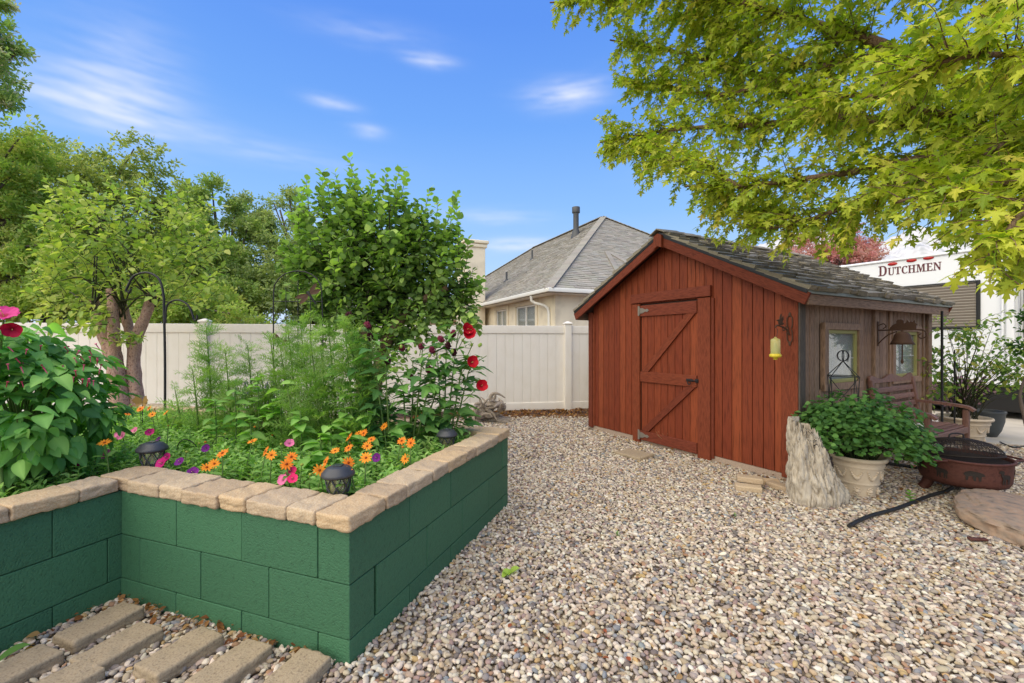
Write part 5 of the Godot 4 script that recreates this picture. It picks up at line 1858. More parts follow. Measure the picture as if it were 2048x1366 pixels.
		bar.call(bt, "side_rail", Vector3(sx, 0.345, 0.23), Vector3(0.035, 0.07, 0.34))
	for i in 7:
		bar.call(bt, "seat_slat", Vector3(0, 0.388 - 0.012 * absf(i - 4.0) * 0.3, 0.06 + i * 0.056), Vector3(0.98, 0.02, 0.044))
	bar.call(bt, "apron", Vector3(0, 0.345, 0.43), Vector3(0.94, 0.065, 0.024))
	for i in 4:
		bar.call(bt, "back_slat", Vector3(0, 0.50 + i * 0.083, 0.032 - i * 0.0125), Vector3(0.95, 0.055, 0.018), -0.15)
	var cr := PackedVector2Array([Vector2(-0.51, -0.03), Vector2(0.51, -0.03)])
	for i in 25:
		var x := 0.51 - 1.02 * i / 24.0
		cr.append(Vector2(x, 0.03 + 0.022 * cos(x / 0.51 * TAU) - (0.02 if absf(x) > 0.5 else 0.0)))
	m = MB.new()
	m.prism(I, cr, -0.011, 0.011)
	part(bt, "crest_rail", m.done(), M.bench[2], Transform3D(Basis(Vector3(1, 0, 0), -0.15), Vector3(0, 0.855, -0.022)))
	# folded white cloth on the seat
	var cl := thing("folded_cloth", "small folded white cloth lying on the bench seat", "cloth", bt.transform * Vector3(-0.1, 0.405, 0.25))
	m = MB.new()
	m.add(worn_block(Vector3(0.14, 0.05, 0.12), 0.02, 0.012, 12.0, 7), I)
	part(cl, "fold", m.done(), M.white)
	# fire pit
	o = P(1926, 683, 3.62)
	o.y = 0
	var fp := thing("fire_pit", "round rust red metal fire pit with animal cut-outs and mesh lid", "fire pit", o)
	var R := 0.288
	m = MB.new()
	m.lathe(I, [Vector2(0.0, 0.095), Vector2(R * 0.78, 0.098), Vector2(R * 0.9, 0.115), Vector2(R * 0.955, 0.15), Vector2(R * 0.97, 0.2), Vector2(R * 0.985, 0.295), Vector2(R * 1.02, 0.30), Vector2(R * 1.035, 0.31), Vector2(R * 1.02, 0.318), Vector2(R * 0.975, 0.318), Vector2(R * 0.96, 0.30), Vector2(R * 0.945, 0.18), Vector2(0.0, 0.125)], 56)
	part(fp, "bowl", m.done(), M.fire)
	for k in 3:
		var a := 1.75 + TAU / 3 * k
		var d := Vector3(cos(a), 0, sin(a))
		m = MB.new()
		m.tube([d * R * 0.68 + Vector3(0, 0.11, 0), d * R * 0.78 + Vector3(0, 0.03, 0), d * R * 0.84], [0.042, 0.036, 0.04], 10)
		part(fp, "leg", m.done(), M.fire)
	m = MB.new()
	for k in range(-15, 16):
		var x := k * 0.018
		var h := sqrt(maxf(0.0, pow(R * 0.95, 2) - x * x))
		m.tube([Vector3(x, 0.288, -h), Vector3(x, 0.288, h)], [0.0028], 4, false)
		m.tube([Vector3(-h, 0.292, x), Vector3(h, 0.292, x)], [0.0028], 4, false)
	part(fp, "grate", m.done(), M.soot_and_shade)
	# lid set back, so that the front of the grate shows
	var lid := Node3D.new()
	lid.name = "mesh_lid"
	fp.add_child(lid)
	lid.position = Vector3(0.01, 0.322, -0.05)
	lid.rotation.x = -0.10
	m = MB.new()
	var LR := 0.268
	var dome := func(a: float, e: float) -> Vector3: return Vector3(cos(a) * cos(e) * LR, sin(e) * 0.125, sin(a) * cos(e) * LR)
	for k in 72:
		var pts := []
		for j in 9:
			pts.append(dome.call(TAU * k / 72.0, PI / 2 * j / 8.5))
		m.tube(pts, [0.0019], 3, false)
	for j in 22:
		var pts := []
		for k in 49:
			pts.append(dome.call(TAU * k / 48.0, PI / 2 * j / 24.0))
		m.tube(pts, [0.0019], 3, false)
	part(lid, "mesh", m.done(), M.soot_and_shade)
	m = MB.new()
	m.tube(ring(Vector3(0, 0.0, 0), LR, 48), [0.006], 6)
	m.tube(ring(Vector3(0, 0.085, 0), LR * 0.73, 48), [0.004], 6)
	part(lid, "hoop", m.done(), M.soot_and_shade)
	m = MB.new()
	m.tube(curve([Vector3(-0.06, 0.118, 0), Vector3(-0.055, 0.15, 0), Vector3(0, 0.16, 0), Vector3(0.055, 0.15, 0), Vector3(0.06, 0.118, 0)], 12), [0.006], 6)
	part(lid, "handle", m.done(), M.iron)
	m = MB.new()
	m.tube(curve([Vector3(R * 0.93, 0.305, -0.14), Vector3(R + 0.10, 0.30, -0.1), Vector3(R + 0.13, 0.295, 0.0), Vector3(R + 0.10, 0.30, 0.1), Vector3(R * 0.93, 0.305, 0.14)], 14), [0.008], 8)
	part(fp, "carry_handle", m.done(), M.fire)
	m = MB.new()
	m.tube(curve([Vector3(-R * 0.93, 0.305, -0.14), Vector3(-R - 0.1, 0.30, -0.1), Vector3(-R - 0.12, 0.295, 0.0), Vector3(-R - 0.10, 0.30, 0.1), Vector3(-R * 0.93, 0.305, 0.14)], 14), [0.008], 8)
	part(fp, "carry_handle", m.done(), M.fire)
	# animal shapes round the bowl: dark plates painted for the shaded openings
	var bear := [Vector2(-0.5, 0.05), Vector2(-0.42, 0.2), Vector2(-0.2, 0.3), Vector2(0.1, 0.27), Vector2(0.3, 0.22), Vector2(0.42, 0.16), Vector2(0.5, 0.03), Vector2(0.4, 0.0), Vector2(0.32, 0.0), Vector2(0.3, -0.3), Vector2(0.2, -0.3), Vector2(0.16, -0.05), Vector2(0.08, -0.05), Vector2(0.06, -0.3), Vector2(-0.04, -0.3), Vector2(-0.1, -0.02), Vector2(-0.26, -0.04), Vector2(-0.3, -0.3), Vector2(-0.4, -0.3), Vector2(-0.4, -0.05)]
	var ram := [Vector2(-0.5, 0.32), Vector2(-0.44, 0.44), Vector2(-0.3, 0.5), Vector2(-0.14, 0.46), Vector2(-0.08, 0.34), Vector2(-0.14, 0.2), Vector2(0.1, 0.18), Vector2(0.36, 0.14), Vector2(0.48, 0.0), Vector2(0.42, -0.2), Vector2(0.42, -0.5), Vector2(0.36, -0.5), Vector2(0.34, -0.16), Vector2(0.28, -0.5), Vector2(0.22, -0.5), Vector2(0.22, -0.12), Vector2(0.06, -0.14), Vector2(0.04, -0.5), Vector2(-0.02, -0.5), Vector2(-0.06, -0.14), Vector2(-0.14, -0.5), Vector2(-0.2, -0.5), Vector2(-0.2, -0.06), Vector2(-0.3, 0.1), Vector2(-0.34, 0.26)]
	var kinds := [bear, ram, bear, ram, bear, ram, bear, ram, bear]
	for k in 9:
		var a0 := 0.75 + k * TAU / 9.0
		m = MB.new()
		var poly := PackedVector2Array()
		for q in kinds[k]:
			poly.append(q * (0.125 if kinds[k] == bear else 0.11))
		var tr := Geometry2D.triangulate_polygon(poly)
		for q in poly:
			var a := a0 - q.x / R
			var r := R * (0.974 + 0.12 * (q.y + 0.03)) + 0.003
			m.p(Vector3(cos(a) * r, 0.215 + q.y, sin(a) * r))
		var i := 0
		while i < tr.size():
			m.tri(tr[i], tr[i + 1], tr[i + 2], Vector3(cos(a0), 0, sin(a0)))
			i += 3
		part(fp, "animal_shade_plate", m.done(), M.soot_and_shade)
	# flat boulder
	var bo := thing("flat_boulder", "large flat reddish sandstone boulder lying in front of the fire pit", "boulder", Vector3(3.42, 0.02, -2.98), 1.0)
	part(bo, "stone", rock(Vector3(0.47, 0.085, 0.30), 5, 0.17, 1.3, 61, 0.45), M.sandstone, Transform3D(Basis.from_euler(Vector3(0.03, 0, 0.02)), Vector3(0, 0.03, 0)))
	# hose
	var hs := thing("drip_hose", "black drip irrigation hose snaking over the pebbles to the fire pit", "hose", H(1700, 1050, 0.0))
	m = MB.new()
	var hp := []
	for q in [[1698, 1052], [1712, 1044], [1745, 1030], [1790, 1018], [1830, 1003], [1860, 991], [1892, 982], [1905, 975]]:
		hp.append(H(q[0], q[1], 0.028) - hs.position)
	m.tube(curve(hp, 40), [0.013], 8)
	part(hs, "tube", m.done(), M.rubber)
	var hs2 := thing("drip_hose", "black hose lying behind the potted plant along the shed", "hose", S(SHW + 0.35, 0, 0.1))
	m = MB.new()
	hp = []
	for q in [[1765, 925], [1800, 930], [1840, 936], [1875, 945]]:
		hp.append(H(q[0], q[1], 0.03) - hs2.position)
	m.tube(curve(hp, 20), [0.014], 8)
	part(hs2, "tube", m.done(), M.rubber)
	var cb := thing("black_cable", "thin black cable running over the pebbles beyond the fire pit", "cable", H(2010, 890, 0.0))
	m = MB.new()
	hp = []
	for q in [[2000, 884], [2030, 895], [2060, 890], [2075, 905], [2040, 925], [2020, 935]]:
		hp.append(H(q[0], q[1], 0.022) - cb.position)
	m.tube(curve(hp, 30), [0.008], 6)
	part(cb, "wire", m.done(), M.rubber)
	# farther pots
	o = P(1928, 683, 5.35)
	o.y = 0.02
	pot(o, 1.05, "large cream moulded pot behind the bench holding a twining shrub", "pots by the shed")
	var dp := thing("dark_pot", "dark grey round pot behind the large cream pot", "pot", P(1972, 683, 5.75) * Vector3(1, 0, 1) + Vector3(0, 0.02, 0))
	m = MB.new()
	m.lathe(I, [Vector2(0.0, 0.0), Vector2(0.1, 0.0), Vector2(0.14, 0.08), Vector2(0.17, 0.2), Vector2(0.175, 0.3), Vector2(0.185, 0.305), Vector2(0.185, 0.33), Vector2(0.165, 0.33), Vector2(0.15, 0.2), Vector2(0.0, 0.18)], 28)
	part(dp, "vessel", m.done(), M.pot_dark)
	# twining shrub on poles in the big pot
	var vs := thing("twining_shrub", "loose twining shrub with small green leaves on poles in the large pot", "shrub", o + Vector3(0, 0.3, 0))
	T = []
	C = []
	sm = MB.new()
	sm.c = L8(112, 88, 66)
	var vc := [L8(123, 154, 73), L8(101, 135, 65), L8(151, 175, 87), L8(174, 172, 84)]
	for k in 150:
		var px := rr(1855, 2075)
		var py := rr(645, 790)
		if px < 1890:
			py = rr(690, 800)
		if px > 1990 and py < 675:
			py = rr(700, 790)
		var e := P(px, py, 5.3 + rr(-0.35, 0.4)) - vs.position
		var s := Vector3(rr(-0.1, 0.1), 0, rr(-0.1, 0.1))
		if k < 60:
			sm.tube(curve([s, s.lerp(e, 0.4) + Vector3(-s.x, 0.25, 0) * 0.4, e], 8), taper(0.007, 0.003, 8), 4, false)
		shoot(T, C, sm, e, Vector3(e.x, rr(-0.3, 0.5), rr(-0.5, 0.5)), rr(0.15, 0.35), 9, 0.065, 0.45, vc, 0.8, 0.003)
	part(vs, "stems", sm.done(), M.stem).set_meta("kind", "stuff")
	leafy(vs, "leaf", SH.ovate, M.leaf, T, C, 120)
	for q in [[1884, 622, 4.95], [1909, 700, 5.2]]:
		var st := thing("plant_stake", ["tall thin dark plant stake beside the shed's far corner", "shorter thin dark plant stake in the twining shrub"][0 if q[0] < 1900 else 1], "stake", P(q[0], 683, q[2]) * Vector3(1, 0, 1))
		m = MB.new()
		m.tube([Vector3.ZERO, Vector3(0, P(q[0], q[1], q[2]).y, 0)], [0.012 if q[0] < 1900 else 0.008], 8)
		part(st, "rod", m.done(), M.iron)
	# lilac-flowered bush behind
	far_tree("lilac_bush", "low bush with lilac coloured leaves behind the twining shrub", P(1905, 683, 6.4) * Vector3(1, 0, 1), 0.02, [[Vector3(-0.1, 0.75, 0), Vector3(0.45, 0.35, 0.3)]], 130, 0.16, [L8(150, 110, 140), L8(130, 150, 80), L8(168, 130, 156)], 8, M.bark_grey, "")
	# branch tip of another tree at the right edge is part of this bush
	far_tree("dark_leafed_shrub", "dark leaved shrub tip beside the trailer's corner trim", P(2075, 683, 4.6) * Vector3(1, 0, 1), 0.025, [[P(2060, 665, 4.6) - P(2075, 683, 4.6) * Vector3(1, 0, 1), Vector3(0.17, 0.2, 0.17)]], 60, 0.13, [L8(70, 104, 52), L8(84, 118, 58)], 5, M.bark_grey, "")
	# hummingbird feeder bracket on the corner board
	var wb := thing("wall_bracket", "rusty iron wall bracket with a little bird on the shed corner", "bracket", S(SHW - 0.06, 1.36, 0.02))
	wb.transform.basis = Basis(SX, Vector3.UP, SZ)
	m = MB.new()
	for s in [-1.0, 1.0]:
		m.tube(curve([Vector3(0, 0.12 * s, 0.006), Vector3(0.02, 0.1 * s, 0.006), Vector3(0.022, 0.03 * s, 0.006), Vector3(0.012, 0.005 * s, 0.006)], 8), [0.005], 6)
		m.tube(curve([Vector3(0, 0.12 * s, 0.006), Vector3(-0.02, 0.1 * s, 0.006), Vector3(-0.022, 0.03 * s, 0.006), Vector3(-0.012, 0.005 * s, 0.006)], 8), [0.005], 6)
		m.add(rock(Vector3(0.012, 0.02, 0.005), 1, 0.1, 1.0, 3), Transform3D(Basis.IDENTITY, Vector3(0, 0.128 * s, 0.006)))
	part(wb, "back_plate", m.done(), M.rust)
	m = MB.new()
	m.tube(curve([Vector3(0, -0.05, 0.01), Vector3(0, 0.0, 0.06), Vector3(0, 0.02, 0.14), Vector3(0, 0.03, 0.20), Vector3(0, 0.01, 0.225)], 14), [0.007], 6)
	m.tube(ring(Vector3(0, 0.005, 0.05), 0.02, 14, Basis(Vector3(0, 0, 1), PI / 2)), [0.004], 5)
	m.tube(ring(Vector3(0, 0.0, 0.1), 0.016, 14, Basis(Vector3(0, 0, 1), PI / 2)), [0.004], 5)
	part(wb, "arm", m.done(), M.rust)
	m = MB.new()
	m.prism(Transform3D(Basis(Vector3.UP, -PI / 2), Vector3(0, 0.03, 0.15)), PackedVector2Array([Vector2(-0.035, 0.005), Vector2(0.0, 0.0), Vector2(0.025, 0.01), Vector2(0.035, 0.035), Vector2(0.06, 0.04), Vector2(0.035, 0.05), Vector2(0.02, 0.045), Vector2(0.0, 0.09), Vector2(-0.015, 0.1), Vector2(-0.012, 0.05), Vector2(-0.04, 0.085), Vector2(-0.045, 0.05), Vector2(-0.03, 0.03), Vector2(-0.055, 0.012)]), -0.003, 0.003)
	part(wb, "bird_figure", m.done(), M.rust)
	var fd := thing("hummingbird_feeder", "yellow and clear plastic hummingbird feeder hanging from the bird bracket", "bird feeder", wb.transform * Vector3(0, -0.02, 0.225))
	m = MB.new()
	m.tube(curve([Vector3(0, 0.035, 0), Vector3(0.018, 0.01, 0), Vector3(0.012, -0.04, 0), Vector3(0, -0.055, 0)], 8), [0.002], 5)
	part(fd, "hook", m.done(), M.iron)
	m = MB.new()
	m.lathe(I, [Vector2(0.038, -0.20), Vector2(0.038, -0.085), Vector2(0.035, -0.07), Vector2(0.012, -0.06), Vector2(0.008, -0.05), Vector2(0.0, -0.05)], 20)
	part(fd, "bottle", m.done(), M.clear_yellow)
	m = MB.new()
	m.lathe(I, [Vector2(0.0, -0.20), Vector2(0.034, -0.20), Vector2(0.034, -0.165), Vector2(0.022, -0.15), Vector2(0.008, -0.11), Vector2(0.0, -0.1)], 16)
	part(fd, "inner_cone", m.done(), mat(C8(110, 112, 70), 0.4))
	m = MB.new()
	m.lathe(I, [Vector2(0.0, -0.245), Vector2(0.016, -0.245), Vector2(0.018, -0.228), Vector2(0.045, -0.222), Vector2(0.048, -0.205), Vector2(0.04, -0.195), Vector2(0.0, -0.195)], 20)
	part(fd, "base", m.done(), M.yellow_plastic)
	# bell and bracket on the side wall
	var bb := thing("dinner_bell", "dark iron dinner bell on a scrolled wall bracket between the windows", "bell", S(SHW + 0.03, 1.28, -1.42))
	bb.transform.basis = Basis(SX, Vector3.UP, SZ)
	m = MB.new()
	m.box(Transform3D(Basis.IDENTITY, Vector3(0.004, 0.05, 0)), Vector3(0.008, 0.25, 0.03), 0.002)
	m.tube(curve([Vector3(0.0, -0.06, 0), Vector3(0.08, 0.03, 0), Vector3(0.16, 0.07, 0)], 10), [0.006], 6)
	m.tube([Vector3(0.0, 0.085, 0), Vector3(0.36, 0.085, 0)], [0.007], 6)
	m.tube(curve([Vector3(0.3, 0.085, 0), Vector3(0.37, 0.07, 0), Vector3(0.38, 0.02, 0), Vector3(0.34, 0.0, 0), Vector3(0.32, 0.03, 0), Vector3(0.345, 0.045, 0)], 14), [0.006], 6)
	m.tube(curve([Vector3(0.0, 0.13, 0), Vector3(0.05, 0.15, 0), Vector3(0.07, 0.12, 0), Vector3(0.045, 0.1, 0)], 10), [0.005], 6)
	part(bb, "bracket", m.done(), M.rust)
	m = MB.new()
	m.prism(Transform3D(Basis.from_scale(Vector3(0.72, 0.8, 1)), Vector3(0.05, 0.018, 0)), PackedVector2Array([Vector2(0.06, 0.088), Vector2(0.36, 0.088), Vector2(0.355, 0.13), Vector2(0.37, 0.15), Vector2(0.345, 0.165), Vector2(0.34, 0.2), Vector2(0.32, 0.175), Vector2(0.3, 0.19), Vector2(0.285, 0.17), Vector2(0.26, 0.21), Vector2(0.25, 0.17), Vector2(0.225, 0.16), Vector2(0.225, 0.195), Vector2(0.2, 0.212), Vector2(0.165, 0.212), Vector2(0.145, 0.195), Vector2(0.145, 0.165), Vector2(0.11, 0.15), Vector2(0.08, 0.12)]), -0.004, 0.004)
	part(bb, "figure", m.done(), M.rust)
	m = MB.new()
	m.lathe(Transform3D(Basis.IDENTITY, Vector3(0.2, -0.055, 0)), [Vector2(0.07, 0.0), Vector2(0.098, -0.005), Vector2(0.085, 0.02), Vector2(0.07, 0.05), Vector2(0.062, 0.09), Vector2(0.045, 0.115), Vector2(0.012, 0.12), Vector2(0.01, 0.14)], 24)
	part(bb, "bell_cup", m.done(), M.rust)
	m = MB.new()
	m.tube([Vector3(0.2, -0.03, 0), Vector3(0.2, -0.2, 0), Vector3(0.2, -0.23, 0), Vector3(0.2, -0.25, 0)], [0.006, 0.006, 0.014, 0.006], 8)
	part(bb, "clapper", m.done(), M.rust)
	# flagstone and loose bricks by the shed
	var fs := part(self, "flagstone", worn_block(Vector3(0.34, 0.04, 0.26), 0.012, 0.008, 8.0, 700), M.paver, Transform3D(Basis(Vector3.UP, -0.9), H(1268, 909, 0.02)))
	tag(fs, "flat square flagstone sunk in the pebbles before the shed door", "flagstone")
	var i := 0
	for q in [[1497, 975, 0.0, 0.2], [1500, 968, 0.045, 0.15], [1533, 963, 0.0, 0.3], [1560, 972, 0.0, -0.5]]:
		var br := part(self, "loose_brick", worn_block(Vector3(0.2, 0.05, 0.10), 0.01, 0.006, 10.0, 710 + i), M.cap[i], Transform3D(Basis(Vector3.UP, q[3] - 0.6), H(q[0], q[1], 0.03) + Vector3(0, q[2] - 0.005, 0)))
		tag(br, "small tan brick lying in the pebbles at the foot of the shed corner", "brick", "loose bricks at the shed corner")
		i += 1

func pot(o: Vector3, k: float, label: String, group: String) -> void:
	var t := thing("garden_pot", label, "pot", o, 0.0, group)
	var m := MB.new()
	m.lathe(Transform3D.IDENTITY, [Vector2(0.0, 0.0), Vector2(0.145 * k, 0.0), Vector2(0.15 * k, 0.012), Vector2(0.146 * k, 0.02), Vector2(0.168 * k, 0.10), Vector2(0.178 * k, 0.104), Vector2(0.18 * k, 0.118), Vector2(0.173 * k, 0.122), Vector2(0.205 * k, 0.235), Vector2(0.215 * k, 0.24), Vector2(0.216 * k, 0.252), Vector2(0.211 * k, 0.257), Vector2(0.218 * k, 0.285), Vector2(0.238 * k, 0.29), Vector2(0.243 * k, 0.305), Vector2(0.236 * k, 0.32), Vector2(0.215 * k, 0.32), Vector2(0.205 * k, 0.29), Vector2(0.19 * k, 0.26), Vector2(0.0, 0.262)], 48)
	part(t, "vessel", m.done(), M.pot)
	for s in 9:
		var a := TAU * s / 9.0 + 0.2
		m = MB.new()
		for j in 13:
			var u := (j - 6.0) / 6.0
			var b := a + u * 0.24
			var y := 0.215 - 0.055 * (1.0 - u * u)
			var r := lerpf(0.175, 0.206, (y - 0.12) / 0.115) * k
			m.add(rock(Vector3.ONE * (0.007 + 0.008 * (1.0 - absf(u))), 1, 0.3, 2.0, j), Transform3D(Basis.IDENTITY, Vector3(cos(b) * r, y, sin(b) * r)))
		part(t, "garland", m.done(), M.pot)
		m = MB.new()
		var r2 := 0.158 * k
		m.add(rock(Vector3(0.02, 0.016, 0.02), 1, 0.3, 2.0, s), Transform3D(Basis.IDENTITY, Vector3(cos(a) * r2, 0.055, sin(a) * r2)))
		for j in 8:
			var e := TAU * j / 8.0
			m.add(rock(Vector3.ONE * 0.008, 1, 0.3, 2.0, j), Transform3D(Basis.IDENTITY, Vector3(cos(a + cos(e) * 0.14) * (r2 + 0.002), 0.055 + sin(e) * 0.024, sin(a + cos(e) * 0.14) * (r2 + 0.002))))
		part(t, "rosette", m.done(), M.pot)

# ------------------------------------------------------------------ things in and behind the bed
func solar_light(o: Vector3, label: String) -> void:
	var t := thing("solar_light", label, "garden light", o, 0.0, "solar lights in the planter")
	var m := MB.new()
	m.tube([Vector3(0, -0.14, 0), Vector3(0, 0.02, 0)], [0.012], 8)
	part(t, "stake", m.done(), M.plastic_dark)
	m = MB.new()
	m.lathe(Transform3D.IDENTITY, [Vector2(0.0, 0.02), Vector2(0.036, 0.02), Vector2(0.05, 0.10), Vector2(0.05, 0.105), Vector2(0.0, 0.105)], 20)
	part(t, "lens", m.done(), M.lamp_glass)
	for k in 7:
		for s in [-1.0, 1.0]:
			m = MB.new()
			var pts := []
			for j in 7:
				var u := j / 6.0
				var a: float = TAU * k / 7.0 + s * u * 0.9
				var r := lerpf(0.039, 0.054, u) + 0.004 * sin(u * PI)
				pts.append(Vector3(cos(a) * r, 0.018 + u * 0.09, sin(a) * r))
			m.tube(pts, [0.0035], 5)
			part(t, "lattice_bar", m.done(), M.plastic_dark)
	m = MB.new()
	m.tube(ring(Vector3(0, 0.018, 0), 0.039, 20), [0.006], 6)
	part(t, "foot_ring", m.done(), M.plastic_dark)
	m = MB.new()
	m.lathe(Transform3D.IDENTITY, [Vector2(0.0, 0.104), Vector2(0.068, 0.104), Vector2(0.073, 0.112), Vector2(0.07, 0.122), Vector2(0.05, 0.144), Vector2(0.034, 0.15), Vector2(0.0, 0.152)], 28)
	var c := part(t, "cap", m.done(), M.plastic_dark)
	m = MB.new()
	m.box(Transform3D(Basis.IDENTITY, Vector3(0, 0.1535, 0)), Vector3(0.04, 0.003, 0.04), 0.001)
	part(c, "solar_cell", m.done(), M.solar)
func dragonfly(parent: Node, at: Vector3, turn: float, k: float) -> void:
	var b := MB.new()
	b.tube([Vector3(0, -0.06, 0) * k, Vector3(0, 0.0, 0.004) * k, Vector3(0, 0.03, 0) * k], [0.004 * k, 0.008 * k, 0.009 * k], 7)
	var o := part(parent, "dragonfly", b.done(), M.iron, Transform3D(Basis(Vector3(0, 0, 1), turn), at))
	for s in [-1.0, 1.0]:
		for r in [0.35, -0.25]:
			var w := MB.new()
			w.add(blade(Color.WHITE, 0.16, 4, 0.2, 0.1, 1.1), aim(Vector3(0, 0.01, 0.004) * k, Vector3(s, r, 0.15), Vector3(0, 0, 1), 0.085 * k))
			part(o, "wing", w.done(), M.rust)
func build_bed_objects() -> void:
	solar_light(B(0.25, 0.225, 0.54) , "grey capped solar light beside the planter's front corner stone")
	solar_light(B(1.50, 0.225, 0.55), "grey capped solar light at the planter's inner corner by magenta petunias")
	solar_light(B(0.27, 1.30, 0.5), "grey capped solar light half hidden under the hibiscus by the side wall")
	# shepherd hooks
	var d := 4.3
	var o := P(330, 683, d)
	o.y = 0.45
	var t := thing("shepherd_hook", "black iron double shepherd hook pole standing in the bed", "plant hanger", o)
	var q := func(x, y): return P(x, y, d) - o
	var m := MB.new()
	m.tube(curve([Vector3(0, -0.1, 0), q.call(330, 720), q.call(328, 620), q.call(327, 590), q.call(318, 558), q.call(294, 545), q.call(268, 552), q.call(257, 570), q.call(252, 582), q.call(258, 586), q.call(262, 578)], 50), [0.011], 8)
	part(t, "pole", m.done(), M.iron)
	m = MB.new()
	m.tube(curve([q.call(331, 645), q.call(332, 620), q.call(338, 606), q.call(355, 600), q.call(374, 608), q.call(384, 626), q.call(388, 640), q.call(394, 638), q.call(394, 630)], 30), [0.009], 8)
	part(t, "hook", m.done(), M.iron)
	# arched trellis
	var d2 := 4.0
	o = P(596, 683, d2)
	o.y = 0.45
	t = thing("arched_trellis", "black wire arched trellis with dragonfly ornaments in the bed", "trellis", o)
	q = func(x, y): return P(x, y, d2) - o
	m = MB.new()
	m.tube(curve([q.call(547, 860), q.call(547, 700), q.call(547, 600), q.call(550, 568), q.call(570, 548), q.call(596, 542), q.call(622, 548), q.call(641, 568), q.call(644, 600), q.call(646, 700), q.call(647, 860)], 50), [0.006], 8)
	part(t, "frame", m.done(), M.iron)
	for x in [572, 596, 621]:
		m = MB.new()
		m.tube([q.call(x, 850), q.call(x, 575 if x != 596 else 560)], [0.0035], 6)
		part(t, "upright", m.done(), M.iron)
	for y in [603, 676, 750]:
		m = MB.new()
		m.tube([q.call(547, y), q.call(646, y)], [0.0035], 6)
		part(t, "crossbar", m.done(), M.iron)
	dragonfly(t, q.call(562, 682) + Vector3(0, 0, 0.012), -0.5, 1.0)
	dragonfly(t, q.call(622, 592) + Vector3(0, 0, 0.012), 0.6, 1.5)
	# gold butterfly on a stick
	o = P(285, 805, 3.7)
	t = thing("butterfly_ornament", "gold patterned butterfly garden ornament among the orange flowers", "ornament", Vector3(o.x, 0.46, o.z))
	m = MB.new()
	m.tube([Vector3(0, 0, 0), Vector3(0, o.y - 0.46, 0)], [0.003], 6)
	part(t, "stick", m.done(), M.iron)
	for s in [-1.0, 1.0]:
		for w in [[0.7, 0.075], [-0.35, 0.055]]:
			m = MB.new()
			m.add(fan(L8(140, 112, 66), [Vector2(0, 0), Vector2(0.3, 0.3), Vector2(0.42, 0.7), Vector2(0.3, 1.0), Vector2(0.0, 0.9)], 0.5, 0.1, 0.0), aim(Vector3(0, o.y - 0.46, 0), Vector3(s, w[0], 0.35), Vector3(0, 0.3, 1), w[1]))
			part(t, "wing", m.done(), M.petal)
	# snail shell on the wall
	var sp := B(0.44, 0.23, 0.50)
	t = thing("snail_shell", "small tan snail shell lying just inside the front cap stones", "shell", sp)
	m = MB.new()
	var pts := []
	var rad := []
	for k in 30:
		var a := k * 0.42
		var r := 0.004 + 0.0006 * k
		pts.append(Vector3(cos(a) * r, 0.012 + sin(a) * r + 0.006, 0.012 - k * 0.0004))
		rad.append(0.003 + 0.00028 * k)
	m.tube(pts, rad, 8)
	part(t, "spiral", m.done(), M.shell)
	# gnarled root
	o = H(985, 843, 0.0)
	t = thing("gnarled_root", "gnarled grey driftwood root lying in front of the cream fence", "driftwood", o)
	m = MB.new()
	var r3 := RandomNumberGenerator.new()
	r3.seed = 77
	for k in 44:
		var c := Vector3(r3.randf_range(-0.22, 0.2), r3.randf_range(0.02, 0.3), r3.randf_range(-0.12, 0.12))
		var dir := Vector3(r3.randf_range(-1, 1), r3.randf_range(-0.8, 1), r3.randf_range(-0.6, 0.6)).normalized()
		var ps := []
		for j in 6:
			ps.append(c)
			dir = (dir + Vector3(r3.randf_range(-1, 1), r3.randf_range(-0.9, 0.8), r3.randf_range(-1, 1)) * 0.55).normalized()
			c += dir * 0.065
			c.y = clampf(c.y, 0.02, 0.44)
			c.x = clampf(c.x, -0.27, 0.27)
		var r := r3.randf_range(0.02, 0.05)
		m.tube(curve(ps, 14), [r * 0.5, r * 0.8, r, r * 1.1, r, r * 0.9, r * 0.95, r * 0.8, r * 0.7, r * 0.6, r * 0.5, r * 0.4, r * 0.3, r * 0.2, r * 0.1], 7)
	m.tube(curve([Vector3(0.0, 0.25, 0), Vector3(-0.03, 0.38, 0), Vector3(0.02, 0.44, 0), Vector3(0.1, 0.43, 0), Vector3(0.2, 0.37, 0)], 12), taper(0.045, 0.008, 12), 7)
	m.tube(curve([Vector3(0.0, 0.05, 0.05), Vector3(0.15, 0.04, 0.08), Vector3(0.28, 0.03, 0.06)], 10), taper(0.06, 0.02, 10), 7)
	m.tube(curve([Vector3(-0.05, 0.1, 0.05), Vector3(-0.2, 0.12, 0.06), Vector3(-0.33, 0.03, 0.06)], 10), taper(0.06, 0.02, 10), 7)
	part(t, "wood", m.done(), M.rootwood)

